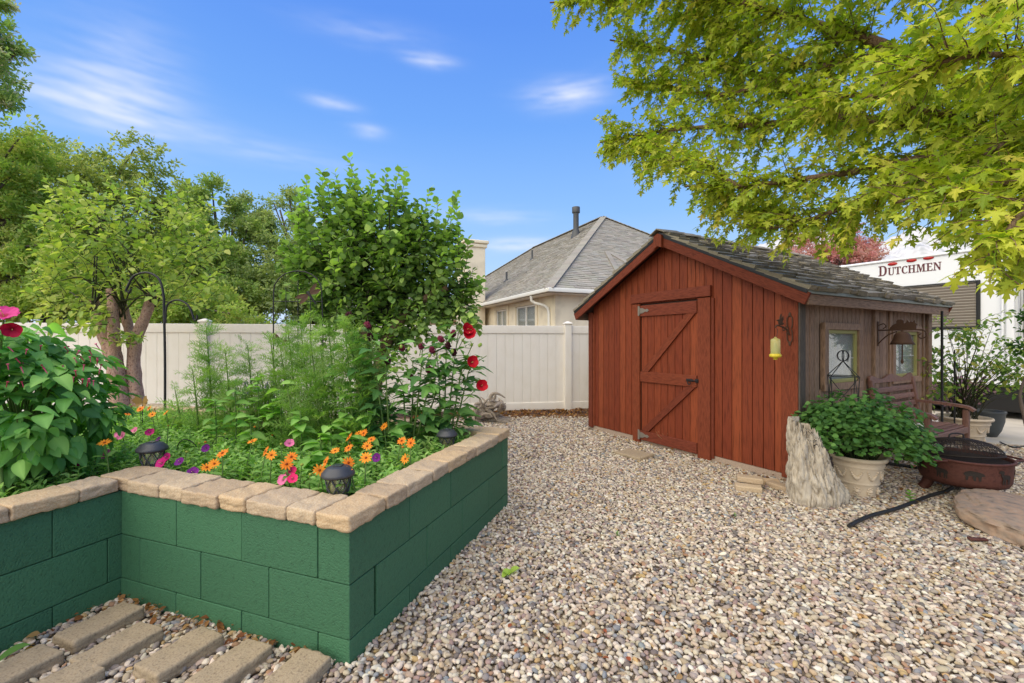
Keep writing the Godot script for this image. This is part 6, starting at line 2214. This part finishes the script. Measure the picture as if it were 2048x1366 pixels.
# ------------------------------------------------------------------ plants in the bed
const SOIL := 0.47
func stemmed(called: String, label: String, category: String, group: String, p: Vector3, mesh: ArrayMesh, face: Vector3, size: float, leaf: Callable, col: Array, lean := 0.05, lsize := 0.055, lifts := 5) -> void:
	var base := Vector3(p.x + rr(-lean, lean), SOIL, p.z + rr(-lean, lean))
	var q := base - BC
	if q.dot(BB) > -0.1 and (q.dot(BB) < 0.22 or q.dot(BA) < 0.2) and q.dot(BA) < FRONT + 0.1:
		base = B(maxf(q.dot(BA), 0.2), maxf(q.dot(BB), 0.22), SOIL)
	var t := thing(called, label, category, base, 0.0, group)
	var e := p - base
	var m := MB.new()
	m.c = Color.WHITE
	var c := curve([Vector3.ZERO, Vector3(e.x * 0.25, e.y * 0.5, e.z * 0.25), e], 6)
	m.tube(c, taper(0.004, 0.0025, 6), 5, false)
	part(t, "stem", m.done(), M.stem)
	part(t, "flower", mesh, M.petal, aim(e, face.cross(Vector3(0.3, 0.1, 0.9)), Vector3.ZERO, 1.0) * 1.0 if false else Transform3D(_face_basis(face).scaled(Vector3.ONE * size), e))
	for k in lifts:
		var i := clampi(1 + k, 1, 5)
		for s in 2:
			var a := k * 1.57 + s * PI + rr(-0.3, 0.3)
			var d := Vector3(cos(a), rr(0.1, 0.5), sin(a))
			part(t, "leaf", leaf.call(tint(col[rng.randi() % col.size()], 0.12)) if k == 0 and s == 0 else _leaf_pool(leaf, col), M.leaf, aim(c[i] if e.y > 0.1 else c[i], d, Vector3.UP + rv() * 0.3, lsize * rr(0.8, 1.2)))
var pools := {}
func _leaf_pool(leaf: Callable, col: Array) -> ArrayMesh:
	var k := str(leaf.hash()) + str(col[0])
	if not pools.has(k):
		pools[k] = []
		for i in 5:
			pools[k].append(leaf.call(tint(col[i % col.size()], 0.1)))
	return pools[k][rng.randi() % 5]
func _face_basis(up: Vector3) -> Basis:      # +y along up
	var y := up.normalized()
	var x := y.cross(Vector3(0.2, 0.3, 0.93)).normalized()
	return Basis(x, y, x.cross(y)) * Basis(Vector3.UP, rr(0, TAU))
func at_height(x: float, y: float, h: float) -> Vector3:
	var d := (EYE - h) * F / (y - 683.0)
	for k in 12:
		if in_bed(P(x, y, d), -0.20) or P(x, y, d).y < 0.57:
			break
		d *= 1.012
	return P(x, y, d)

func build_bed_plants() -> void:
	var green := [L8(133, 180, 88), L8(116, 161, 77), L8(151, 195, 100)]
	# ---- low bedding foliage
	var T := []
	var C := []
	var gc := [L8(154, 198, 103), L8(132, 176, 89), L8(175, 216, 119), L8(116, 158, 82), L8(189, 223, 132)]
	for k in 3600:
		var a := rr(0.2, 4.1)
		var b := rr(0.2, SIDE - 0.17)
		if k % 6 == 0:
			a = rr(FRONT + 0.2, 3.0)
			b = rr(-1.3, 0.2)
		var p := B(a, b, SOIL - 0.01)
		if absf(p.x / p.z) > 1.5 or p.distance_to(B(1.5, 0.225, p.y)) < 0.15 or p.distance_to(B(0.25, 0.225, p.y)) < 0.15:
			continue
		var h := rr(0.09, 0.165) * (0.75 if b < 0.32 and a < FRONT + 0.3 else 1.0)
		var tilt := Vector3(rr(-0.5, 0.5), 1, rr(-0.4, 0.5))
		T.append(Transform3D(_face_basis(tilt).scaled(Vector3.ONE * h), p))
		C.append(tint(gc[rng.randi() % 5], 0.15))
	var gcv := many(self, "bedding_foliage", SH.sprig.call(Color.WHITE), M.leaf, T, C)
	tag(gcv, "low mass of small green leaves filling the planter between the flowers", "foliage")
	# ---- orange zinnias
	var zin := flower(11, 1.0, 0.15, 0.12, L8(240, 148, 44), L8(150, 74, 26), 0.2)
	var zin2 := flower(12, 1.0, 0.14, 0.0, L8(232, 128, 36), L8(140, 66, 26), 0.2)
	for q in [[710, 898], [780, 883], [878, 873], [900, 838], [783, 825], [872, 935], [780, 960], [660, 955], [627, 1000], [480, 930], [455, 968], [1107, 856], [968, 770], [1135, 725], [1200, 738], [770, 1008], [835, 805], [1060, 845], [1080, 940], [118, 910], [345, 900], [375, 920], [35, 985], [75, 965], [275, 848], [860, 805], [1215, 748], [690, 1010]]:
		var p := at_height(q[0] / 2.628 + 400.0, q[1] / 2.628 + 560.0, rr(0.66, 0.70))
		stemmed("orange_zinnia", "orange zinnia in bloom inside the front and side walls of the planter", "flower", "zinnias along the planter walls", p, zin if rng.randf() < 0.6 else zin2, Vector3(rr(-0.7, 0.7), rr(0.35, 0.9), rr(0.2, 1.0)), rr(0.027, 0.033), SH.lance, green, 0.04, 0.075, 4)
	for q in [[610, 780], [650, 810], [690, 822], [725, 812], [760, 828], [790, 830], [820, 785], [925, 795], [945, 835], [1030, 825], [1045, 905], [640, 790], [650, 1010], [540, 800], [1090, 850], [870, 800], [960, 800]]:
		var p := at_height(q[0] / 3.104, q[1] / 3.104 + 560.0, rr(0.68, 0.73))
		stemmed("orange_zinnia", "orange zinnia in bloom below the pruned fruit tree", "flower", "zinnias below the fruit tree", p, zin if rng.randf() < 0.6 else zin2, Vector3(rr(-0.6, 0.6), rr(0.4, 1.0), rr(-0.1, 0.8)), rr(0.025, 0.031), SH.lance, green, 0.04, 0.08, 4)
	for k in 22:
		var p := B(rr(0.25, 1.6), rr(0.24, 0.9), rr(0.60, 0.66))
		var zb := thing("zinnia_bud", "green unopened zinnia bud between the orange blooms", "flower bud", Vector3(p.x, SOIL, p.z), 0.0, "zinnia buds in the planter")
		var zm := MB.new()
		zm.tube([Vector3.ZERO, Vector3(rr(-0.02, 0.02), p.y - SOIL, rr(-0.02, 0.02))], [0.003, 0.0022], 5, false)
		part(zb, "stem", zm.done(), M.stem)
		part(zb, "bud", rock(Vector3(0.008, 0.007, 0.008), 2, 0.2, 2.0, k, 0.0, L8(150, 160, 70) if k % 3 else L8(190, 120, 44)), M.petal, Transform3D(Basis.IDENTITY, zm.v[zm.v.size() - 1] + Vector3(0, 0.003, 0)))
		for s in 4:
			part(zb, "leaf", _leaf_pool(SH.lance, green), M.leaf, aim(Vector3(0, (p.y - SOIL) * (0.4 + 0.14 * s), 0), Vector3(cos(s * 1.7 + k), 0.4, sin(s * 1.7 + k)), Vector3.UP, rr(0.05, 0.08)))
	# ---- petunias
	var pet := func(c: Color): return bloom(5, 0.6, 0.4, c, Color(c.r * 0.3, c.g * 0.25, c.b * 0.35), 21)
	var pk := pet.call(L8(222, 118, 162))
	var mg := pet.call(L8(190, 40, 118))
	var pu := pet.call(L8(120, 40, 130))
	var ho := pet.call(L8(222, 48, 108))
	for q in [[324, 927, mg, "magenta"], [360, 924, pu, "purple"], [214, 909, pk, "pink"], [238, 869, pk, "pink"], [210, 840, pk, "pink"], [300, 865, mg, "magenta"], [386, 946, pu, "purple"], [581, 942, ho, "hot pink"], [579, 887, pk, "pink"], [754, 916, pu, "purple"], [586, 958, ho, "hot pink"], [270, 862, pk, "pink"], [335, 915, mg, "magenta"], [737, 858, pu, "purple"], [150, 915, ho, "hot pink"], [160, 925, mg, "magenta"], [412, 897, pu, "purple"], [567, 960, pk, "pink"], [245, 872, pk, "pink"], [318, 880, pu, "purple"], [526, 852, pk, "pink"]]:
		var p := at_height(q[0], q[1], rr(0.59, 0.63))
		stemmed("petunia", q[3] + " petunia flower low among the bedding leaves", "flower", q[3] + " petunias in the planter", p, q[2], Vector3(rr(-0.4, 0.4), 0.5, rr(0.5, 0.9)), rr(0.024, 0.031), SH.ovate, green, 0.03, 0.05, 3)
	# ---- feathery cosmos
	for q in [[412, 652, 866, 3.45, 40], [600, 640, 862, 3.25, 44], [688, 640, 905, 2.95, 42], [640, 690, 860, 3.5, 22], [385, 740, 850, 3.3, 12], [520, 745, 850, 3.4, 16], [470, 770, 860, 3.2, 14], [560, 690, 860, 3.5, 22], [715, 690, 860, 3.3, 20], [350, 780, 850, 3.6, 10], [440, 760, 850, 3.7, 12], [630, 760, 880, 3.0, 14], [575, 780, 880, 2.9, 14], [450, 700, 860, 3.3, 22], [495, 690, 860, 3.5, 24], [540, 672, 860, 3.4, 26], [655, 645, 880, 3.2, 34], [735, 690, 870, 3.1, 24], [620, 670, 870, 3.0, 28], [575, 655, 860, 3.3, 30]]:
		var d: float = q[3]
		var o := P(q[0] + 20.0 * (1 if q[0] > 500 else 0.6), 683, d)
		o.y = SOIL
		if not in_bed(o, -0.1):
			o = B(clampf((o - BC).dot(BA), 0.25, 4.0), clampf((o - BC).dot(BB), 0.25, SIDE - 0.22), SOIL)
		var e := P(q[0], q[1], d) - o
		var t := thing("cosmos_plant", {412: "tall feathery cosmos plant standing before the fence post", 600: "tall feathery cosmos plant in front of the arched trellis", 688: "tall feathery cosmos plant beside the bushy tree trunk"}.get(int(q[0]), "shorter feathery green cosmos plant among the taller ones"), "plant", o, 0.0, "cosmos plants in the planter")
		var m := MB.new()
		var c := curve([Vector3.ZERO, e * 0.5 + Vector3(0.01, 0, 0), e], 12)
		m.c = Color(1.1, 1.1, 0.9)
		m.tube(c, taper(0.009, 0.003, 12), 6, false)
		part(t, "stem", m.done(), M.stem)
		var fr := SH.frond.call(Color.WHITE)
		T = []
		C = []
		for k in int(q[4] * 3.3):
			var u := rr(0.12, 1.0)
			var i := mini(int(u * 12), 11)
			var p: Vector3 = c[i].lerp(c[i + 1], u * 12 - i)
			var a := rr(0, TAU)
			var dir := Vector3(cos(a), rr(0.25, 0.9), sin(a))
			T.append(aim(p, dir, Vector3.UP + rv() * 0.5, rr(0.11, 0.2) * (1.15 - 0.5 * u)))
			C.append(tint([L8(156, 190, 104), L8(136, 174, 90), L8(172, 200, 118)][rng.randi() % 3], 0.12))
		leafy(t, "frond", SH.frond, M.leaf, T, C, 18)
	# ---- hibiscus with red blooms
	var hc := [L8(121, 170, 92), L8(104, 151, 88), L8(147, 194, 107), L8(89, 130, 83)]
	var stems := [
		[[[771, 850], [742, 755], [724, 650]], 3.05, "hibiscus bush with faded wine red blooms in front of the fruit tree trunk"],
		[[[824, 842], [842, 772], [850, 685]], 3.15, "hibiscus bush with dark withered blooms in the middle of the group"],
		[[[892, 838], [908, 735], [920, 655]], 3.2, "hibiscus bush with bright red blooms nearest the root driftwood"]]
	var red := [[933, 659, 2], [943, 725, 2], [962, 772, 2], [938, 668, 2]]
	var dark := [[843, 692, 1], [882, 678, 1], [906, 667, 2], [896, 691, 2], [822, 755, 1], [858, 739, 1], [804, 696, 1], [908, 705, 2], [740, 672, 0], [697, 630, 0], [735, 650, 0], [775, 722, 0], [864, 700, 1]]
	for si in 3:
		var st: Array = stems[si]
		var d: float = st[1]
		var pts := []
		for q in st[0]:
			pts.append(P(q[0], q[1], d))
		var o: Vector3 = pts[0]
		o.y = SOIL
		var t := thing("hibiscus", st[2], "shrub", o, 0.0, "hibiscus bushes in the planter")
		T = []
		C = []
		var m := MB.new()
		for k in 5:
			var off := Vector3((k - 2) * 0.06, 0, rr(-0.08, 0.08))
			var e: Vector3 = pts[2] - o + off * 1.6 + Vector3(0, -absf(k - 2) * rr(0.05, 0.13), 0)
			var c := curve([off * 0.3, (pts[1] - o) + off, e], 12)
			m.tube(c, taper(0.009, 0.003, 12), 6, false)
			for j in 34:
				var u := rr(0.05, 1.0)
				var i := mini(int(u * 12), 11)
				var p: Vector3 = c[i].lerp(c[i + 1], u * 12 - i)
				var a := rr(0, TAU)
				var dir := Vector3(cos(a), rr(-0.1, 0.55), sin(a))
				var st2 := p + dir.normalized() * 0.05
				m.tube([p, st2], [0.002], 4, false)
				T.append(aim(st2, dir + Vector3(0, -0.25, 0), Vector3.UP + rv() * 0.5, rr(0.085, 0.16) * (1.15 - 0.35 * u)))
				C.append(tint(hc[rng.randi() % 4], 0.14))
		part(t, "stems", m.done(), M.stem).set_meta("kind", "stuff")
		leafy(t, "leaf", SH.lobed, M.leaf, T, C, 110)
		var rf := bloom(5, 0.62, 0.75, L8(176, 18, 38), L8(110, 8, 20), 4)
		for q in red:
			if q[2] == si:
				var p := P(q[0], q[1], d - 0.12) - o
				part(t, "red_flower", rf, M.petal, Transform3D(_face_basis(Vector3(rr(0.2, 0.6), 0.3, 0.9)).scaled(Vector3.ONE * rr(0.040, 0.048)), p))
				m = MB.new()
				m.tube([p - Vector3(0, 0, 0.01), p - Vector3(0.05, 0.04, 0.06), Vector3(p.x * 0.5, p.y - 0.12, p.z * 0.5)], [0.003], 5)
				part(t, "flower_stalk", m.done(), M.stem)
		for q in dark:
			if q[2] == si:
				var p := P(q[0], q[1], d - rr(0.0, 0.12)) - o
				var bud := rock(Vector3(0.018, 0.024, 0.017), 3, 0.9, 2.6, int(q[0]), 0.0, L8(62, 26, 36) if int(q[0]) % 3 else L8(112, 40, 62))
				part(t, "withered_flower", bud, M.petal, Transform3D(Basis.from_euler(Vector3(rr(-0.6, 0.6), 0, rr(-0.8, 0.8))), p))
				m = MB.new()
				m.tube([p, Vector3(p.x * 0.8, p.y - 0.07, p.z * 0.8)], [0.003], 5)
				part(t, "flower_stalk", m.done(), M.stem)
		for k in 8:
			var p: Vector3 = pts[2] - o + Vector3(rr(-0.16, 0.16), rr(-0.25, 0.02), rr(-0.1, 0.14))
			part(t, "bud", rock(Vector3(0.010, 0.014, 0.010), 2, 0.1, 1.0, k, 0.0, L8(150, 176, 84)), M.petal, Transform3D(Basis.IDENTITY, p))
	# ---- lavender
	var lo := P(510, 683, 3.75)
	lo.y = SOIL
	lo = B(clampf((lo - BC).dot(BA), 0.25, 4.0), SIDE - 0.25, SOIL)
	var lv := thing("lavender", "lavender with fine grey green stems and small violet spikes", "plant", lo)
	T = []
	C = []
	var T2 := []
	var C2 := []
	var st := MB.new()
	st.tube([Vector3.ZERO, Vector3(0.01, 0.5, 0), Vector3(0, 1.0, 0.02)], [0.007, 0.006, 0.004], 4, false)
	var sp := MB.new()
	for k in 7:
		sp.add(rock(Vector3(0.3, 0.2, 0.3) * (1.0 - k * 0.07), 1, 0.4, 2.0, k), Transform3D(Basis.IDENTITY, Vector3(0.06 * sin(k * 2.0), k * 0.26, 0.06 * cos(k * 2.0))))
	for k in 170:
		var a := rr(0, TAU)
		var lean := rr(0.0, 0.65)
		var dir := Vector3(cos(a) * lean, 1, sin(a) * lean).normalized()
		var len := rr(0.26, 0.43)
		var b := Vector3(rr(-0.1, 0.1), 0, rr(-0.08, 0.08))
		T.append(Transform3D(_face_basis(dir).scaled(Vector3(len, len, len)), b))
		C.append(tint(L8(132, 152, 100), 0.12))
		T2.append(Transform3D(_face_basis(dir).scaled(Vector3.ONE * 0.018), b + dir * len))
		C2.append(tint(L8(122, 108, 158), 0.15))
	many(lv, "stems", st.done(), M.leaf_dull, T, C)
	many(lv, "flower_spikes", sp.done(), M.petal, T2, C2)
	# ---- the broad leaved bush on the wing
	var fo := Vector3(-2.56, SOIL, -2.3)
	var fb := thing("four_oclock_bush", "big bush of broad drooping green leaves and tiny crimson tube flowers", "shrub", fo)
	T = []
	C = []
	var m := MB.new()
	var lc := [L8(133, 191, 100), L8(110, 164, 85), L8(154, 210, 111), L8(93, 142, 80)]
	for k in 190:
		var v := rv()
		v.y = v.y * 0.75 + 0.32
		var r := pow(rr(0.05, 1.0), 0.45)
		var e := Vector3(v.x * 0.37, 0.36 + v.y * 0.44 - 0.08 * maxf(v.x, 0.0), v.z * 0.42) * Vector3(r, 1, r)
		e.y = maxf(e.y, 0.06)
		var c := curve([Vector3(rr(-0.08, 0.08), 0, rr(-0.08, 0.08)), Vector3(e.x * 0.35, e.y * 0.6, e.z * 0.35), e], 7)
		if k < 70:
			m.tube(c, taper(0.007, 0.003, 7), 5, false)
		var low := e.y < 0.34
		for j in 9:
			var a := j * 1.9 + rr(-0.3, 0.3)
			var p := e + Vector3(cos(a) * 0.05, rr(-0.07, 0.05), sin(a) * 0.05)
			var outw := Vector3(v.x, 0, v.z + 0.25).normalized()
			var dir := Vector3(cos(a), -0.15, sin(a)) * 0.7 + outw * 0.5 + Vector3(0, -1.0 if low else -0.05, 0) + rv() * 0.3
			var lx := aim(p, dir, Vector3.UP + outw * (0.9 if low else 0.5) + rv() * (0.75 if low else 0.4), rr(0.055, 0.115))
			lx.basis.x *= rr(0.7, 1.05)
			lx.basis.z *= rr(0.2, 2.0)
			T.append(lx)
			C.append(tint(lc[rng.randi() % 4], 0.12))
	part(fb, "stems", m.done(), M.stem).set_meta("kind", "stuff")
	leafy(fb, "leaf", SH.heart, M.leaf, T, C, 300)
	for k in 46:
		var p := P(rr(-40, 205), rr(690, 770), rr(1.95, 2.4)) - fo
		m = MB.new()
		m.c = L8(206, 92, 128) if k % 3 else L8(168, 56, 84)
		var dir := (Vector3(rr(-0.6, 0.8), 1, rr(-0.2, 0.7))).normalized()
		m.tube([p - dir * 0.012, p, p + dir * 0.012, p + dir * 0.017], [0.0015, 0.0022, 0.0022, 0.006], 5)
		part(fb, "tube_flower", m.done(), M.petal)
	var big := bloom(5, 0.66, 0.35, L8(206, 62, 134), L8(150, 10, 40), 9)
	var hp := P(8, 632, 2.05)
	var hb := thing("pink_hibiscus", "large magenta pink hibiscus bloom at the top of the leafy bush", "flower", Vector3(hp.x, SOIL, hp.z))
	m = MB.new()
	m.tube(curve([Vector3.ZERO, Vector3(-0.03, 0.5, 0), hp - hb.position], 10), taper(0.008, 0.004, 10), 6, false)
	part(hb, "stem", m.done(), M.stem)
	part(hb, "bloom", big, M.petal, Transform3D(_face_basis(Vector3(0.2, 0.75, 0.5)).scaled(Vector3.ONE * 0.058), hp - hb.position))
	part(hb, "bloom", bloom(5, 0.6, 0.8, L8(178, 28, 62), L8(130, 14, 34), 12), M.petal, Transform3D(_face_basis(Vector3(0.6, -0.2, 0.6)).scaled(Vector3.ONE * 0.036), hp - hb.position + Vector3(0.06, -0.06, 0.02)))
	T = []
	C = []
	for k in 26:
		var u := rr(0.45, 0.97)
		var p := (hp - hb.position) * Vector3(1, u, 1)
		var a := rr(0, TAU)
		T.append(aim(p, Vector3(cos(a), rr(-0.2, 0.4), sin(a)), Vector3.UP + rv() * 0.4, rr(0.09, 0.14)))
		C.append(tint(lc[rng.randi() % 4], 0.12))
	leafy(hb, "leaf", SH.heart, M.leaf, T, C, 40)
	# broad green leaves between the cosmos
	for q in [[515, 745, 3.1], [545, 800, 3.0], [470, 780, 3.0], [660, 850, 2.6], [640, 870, 2.5], [700, 865, 2.7], [620, 905, 2.4], [430, 800, 2.9], [560, 770, 3.0], [600, 820, 2.8], [500, 830, 2.8], [690, 790, 2.9], [735, 820, 2.9], [650, 770, 3.1]]:
		var o := P(q[0], 683, q[2])
		o.y = SOIL
		var t := thing("broad_leaf_plant", "young broad leaved green plant among the cosmos stems", "plant", o, 0.0, "young broad leaved plants in the planter")
		var h := P(q[0], q[1], q[2]).y - SOIL
		m = MB.new()
		m.tube([Vector3.ZERO, Vector3(0.01, h * 0.5, 0), Vector3(0, h, 0)], [0.005, 0.004, 0.003], 5, false)
		part(t, "stem", m.done(), M.stem)
		T = []
		C = []
		for k in 14:
			var a := k * 1.7
			T.append(aim(Vector3(0, h * rr(0.4, 1.0), 0), Vector3(cos(a), rr(-0.1, 0.5), sin(a)), Vector3.UP + rv() * 0.3, rr(0.07, 0.12)))
			C.append(tint(green[rng.randi() % 3], 0.12))
		leafy(t, "leaf", SH.heart, M.leaf, T, C, 14)
	# drip hoops
	for q in [[375, 890, 2.9], [445, 880, 3.0], [310, 900, 2.6]]:
		var o := P(q[0], 683, q[2])
		o.y = SOIL
		var t := thing("drip_line_loop", "thin black drip line looping out of the bedding leaves", "hose", o, 0.0, "drip line loops in the planter")
		m = MB.new()
		m.tube(curve([Vector3(-0.07, -0.02, 0), Vector3(-0.05, 0.1, 0.02), Vector3(0.0, 0.14, 0.02), Vector3(0.05, 0.1, 0), Vector3(0.08, 0.02, 0)], 14), [0.003], 6)
		part(t, "tube", m.done(), M.rubber)

# ------------------------------------------------------------------ fallen leaves, weeds
func build_litter() -> void:
	var T := []
	var C := []
	var dry := [L8(150, 104, 66), L8(176, 128, 82), L8(124, 84, 56), L8(190, 150, 104)]
	for k in 1500:        # windrow along the fence
		var u := rr(0.0, 1.0)
		var p := Vector3(-1.6, 0, -7.55).lerp(Vector3(2.6, 0, -8.1), u) + Vector3(0, rr(0.0, 0.05), rr(-0.1, 0.75) * rng.randf())
		T.append(aim(p, rv() * Vector3(1, 0.4, 1), Vector3.UP + rv() * 0.8, rr(0.03, 0.07)))
		C.append(tint(dry[rng.randi() % 4], 0.2))
	for k in 420:         # against the planter and the shed
		var p: Vector3
		match k % 4:
			0: p = B(rr(0.1, 1.36), -rr(0.01, 0.12) * rng.randf(), 0.02)
			1: p = B(FRONT - rr(0.0, 0.2), -rr(0.0, 1.0), 0.02)
			2: p = S(rr(0.0, SHW + 0.3), 0.02, rr(0.02, 0.3) * rng.randf())
			3: p = S(SHW + rr(0.02, 0.9), 0.02, rr(-1.6, 0.0))
		p.y = rr(0.012, 0.035)
		T.append(aim(p, rv() * Vector3(1, 0.3, 1), Vector3.UP + rv() * 0.6, rr(0.012, 0.045)))
		C.append(tint(dry[rng.randi() % 4], 0.25))
	for k in 240:
		var p := P(rr(750, 2000), rr(880, 1366), 1.0)
		p = H(1024.0 + p.x * F, rr(900, 1380), 0.02)
		if in_bed(p, 0.02) or in_shed(p, 0.02):
			continue
		T.append(aim(p, rv() * Vector3(1, 0.2, 1), Vector3.UP + rv() * 0.5, rr(0.01, 0.032)))
		C.append(tint([L8(176, 140, 100), L8(140, 100, 70), L8(196, 166, 124), L8(158, 92, 66)][rng.randi() % 4], 0.3))
	var o := many(self, "dry_leaf_litter", SH.ovate.call(Color.WHITE), M.leaf_dull, T, C)
	tag(o, "brown dry leaf litter along the fence, shed and planter", "leaf litter")
	# fresh fallen leaves
	for q in [[1022, 1140], [1040, 1136], [1018, 1150]]:
		var l := thing("fallen_leaf", "wilted pale green leaf lying on the pebbles beside the planter", "leaf", H(q[0], q[1], 0.03), 0.0, "wilted green leaves by the planter")
		part(l, "blade", blade(L8(176, 208, 92), 0.3, 5, 0.5, 0.8, 0.8), M.leaf, aim(Vector3.ZERO, rv() * Vector3(1, 0.1, 1), Vector3.UP, 0.075))
	var l2 := thing("fallen_leaf", "big green leaf drooping at the foot of the wing wall", "leaf", H(62, 1288, 0.05))
	part(l2, "blade", blade(L8(112, 160, 80), 0.24, 6, 0.4, 0.8, 0.8), M.leaf, aim(Vector3.ZERO, Vector3(-0.5, 0.1, 0.8), Vector3.UP, 0.11))
	# weeds
	for q in [[1820, 1010, 0.10, "small green weed sprouting beside the black hose"], [1235, 1075, 0.035, "tiny green weed in the open pebbles"], [1470, 1035, 0.03, "tiny green weed between the pebbles before the driftwood stump"]]:
		var w := thing("weed", q[3], "weed", H(q[0], q[1], 0.0))
		var m := MB.new()
		m.tube([Vector3.ZERO, Vector3(0.0, q[2], 0.0)], [0.002], 4, false)
		part(w, "stem", m.done(), M.stem)
		for k in 9:
			var a := k * 2.2
			part(w, "leaf", _leaf_pool(SH.ovate, [L8(126, 176, 74)]), M.leaf, aim(Vector3(0, q[2] * (0.3 + k * 0.08), 0), Vector3(cos(a), 0.5, sin(a)), Vector3.UP, q[2] * 0.45))
	var dw := thing("dry_weed", "pale dried weed standing at the shed door sill", "weed", H(1335, 898, 0.0))
	var m := MB.new()
	m.c = L8(206, 184, 150)
	for k in 22:
		var dir := Vector3(rr(-0.6, 0.6), 1, rr(-0.3, 0.3))
		m.tube(curve([Vector3(rr(-0.03, 0.03), 0, 0), dir * 0.08, dir * rr(0.1, 0.2) + Vector3(rr(-0.05, 0.05), 0, 0)], 5), taper(0.002, 0.001, 5), 4, false)
	part(dw, "stalks", m.done(), M.leaf_dull)
	# small reddish bark chip by the boulder
	var bc := part(self, "bark_chip", worn_block(Vector3(0.10, 0.015, 0.03), 0.005, 0.006, 20.0, 5), M.fire, Transform3D(Basis(Vector3.UP, -0.15), H(1955, 1078, 0.03)))
	tag(bc, "reddish bark chip lying in front of the flat boulder", "bark chip")
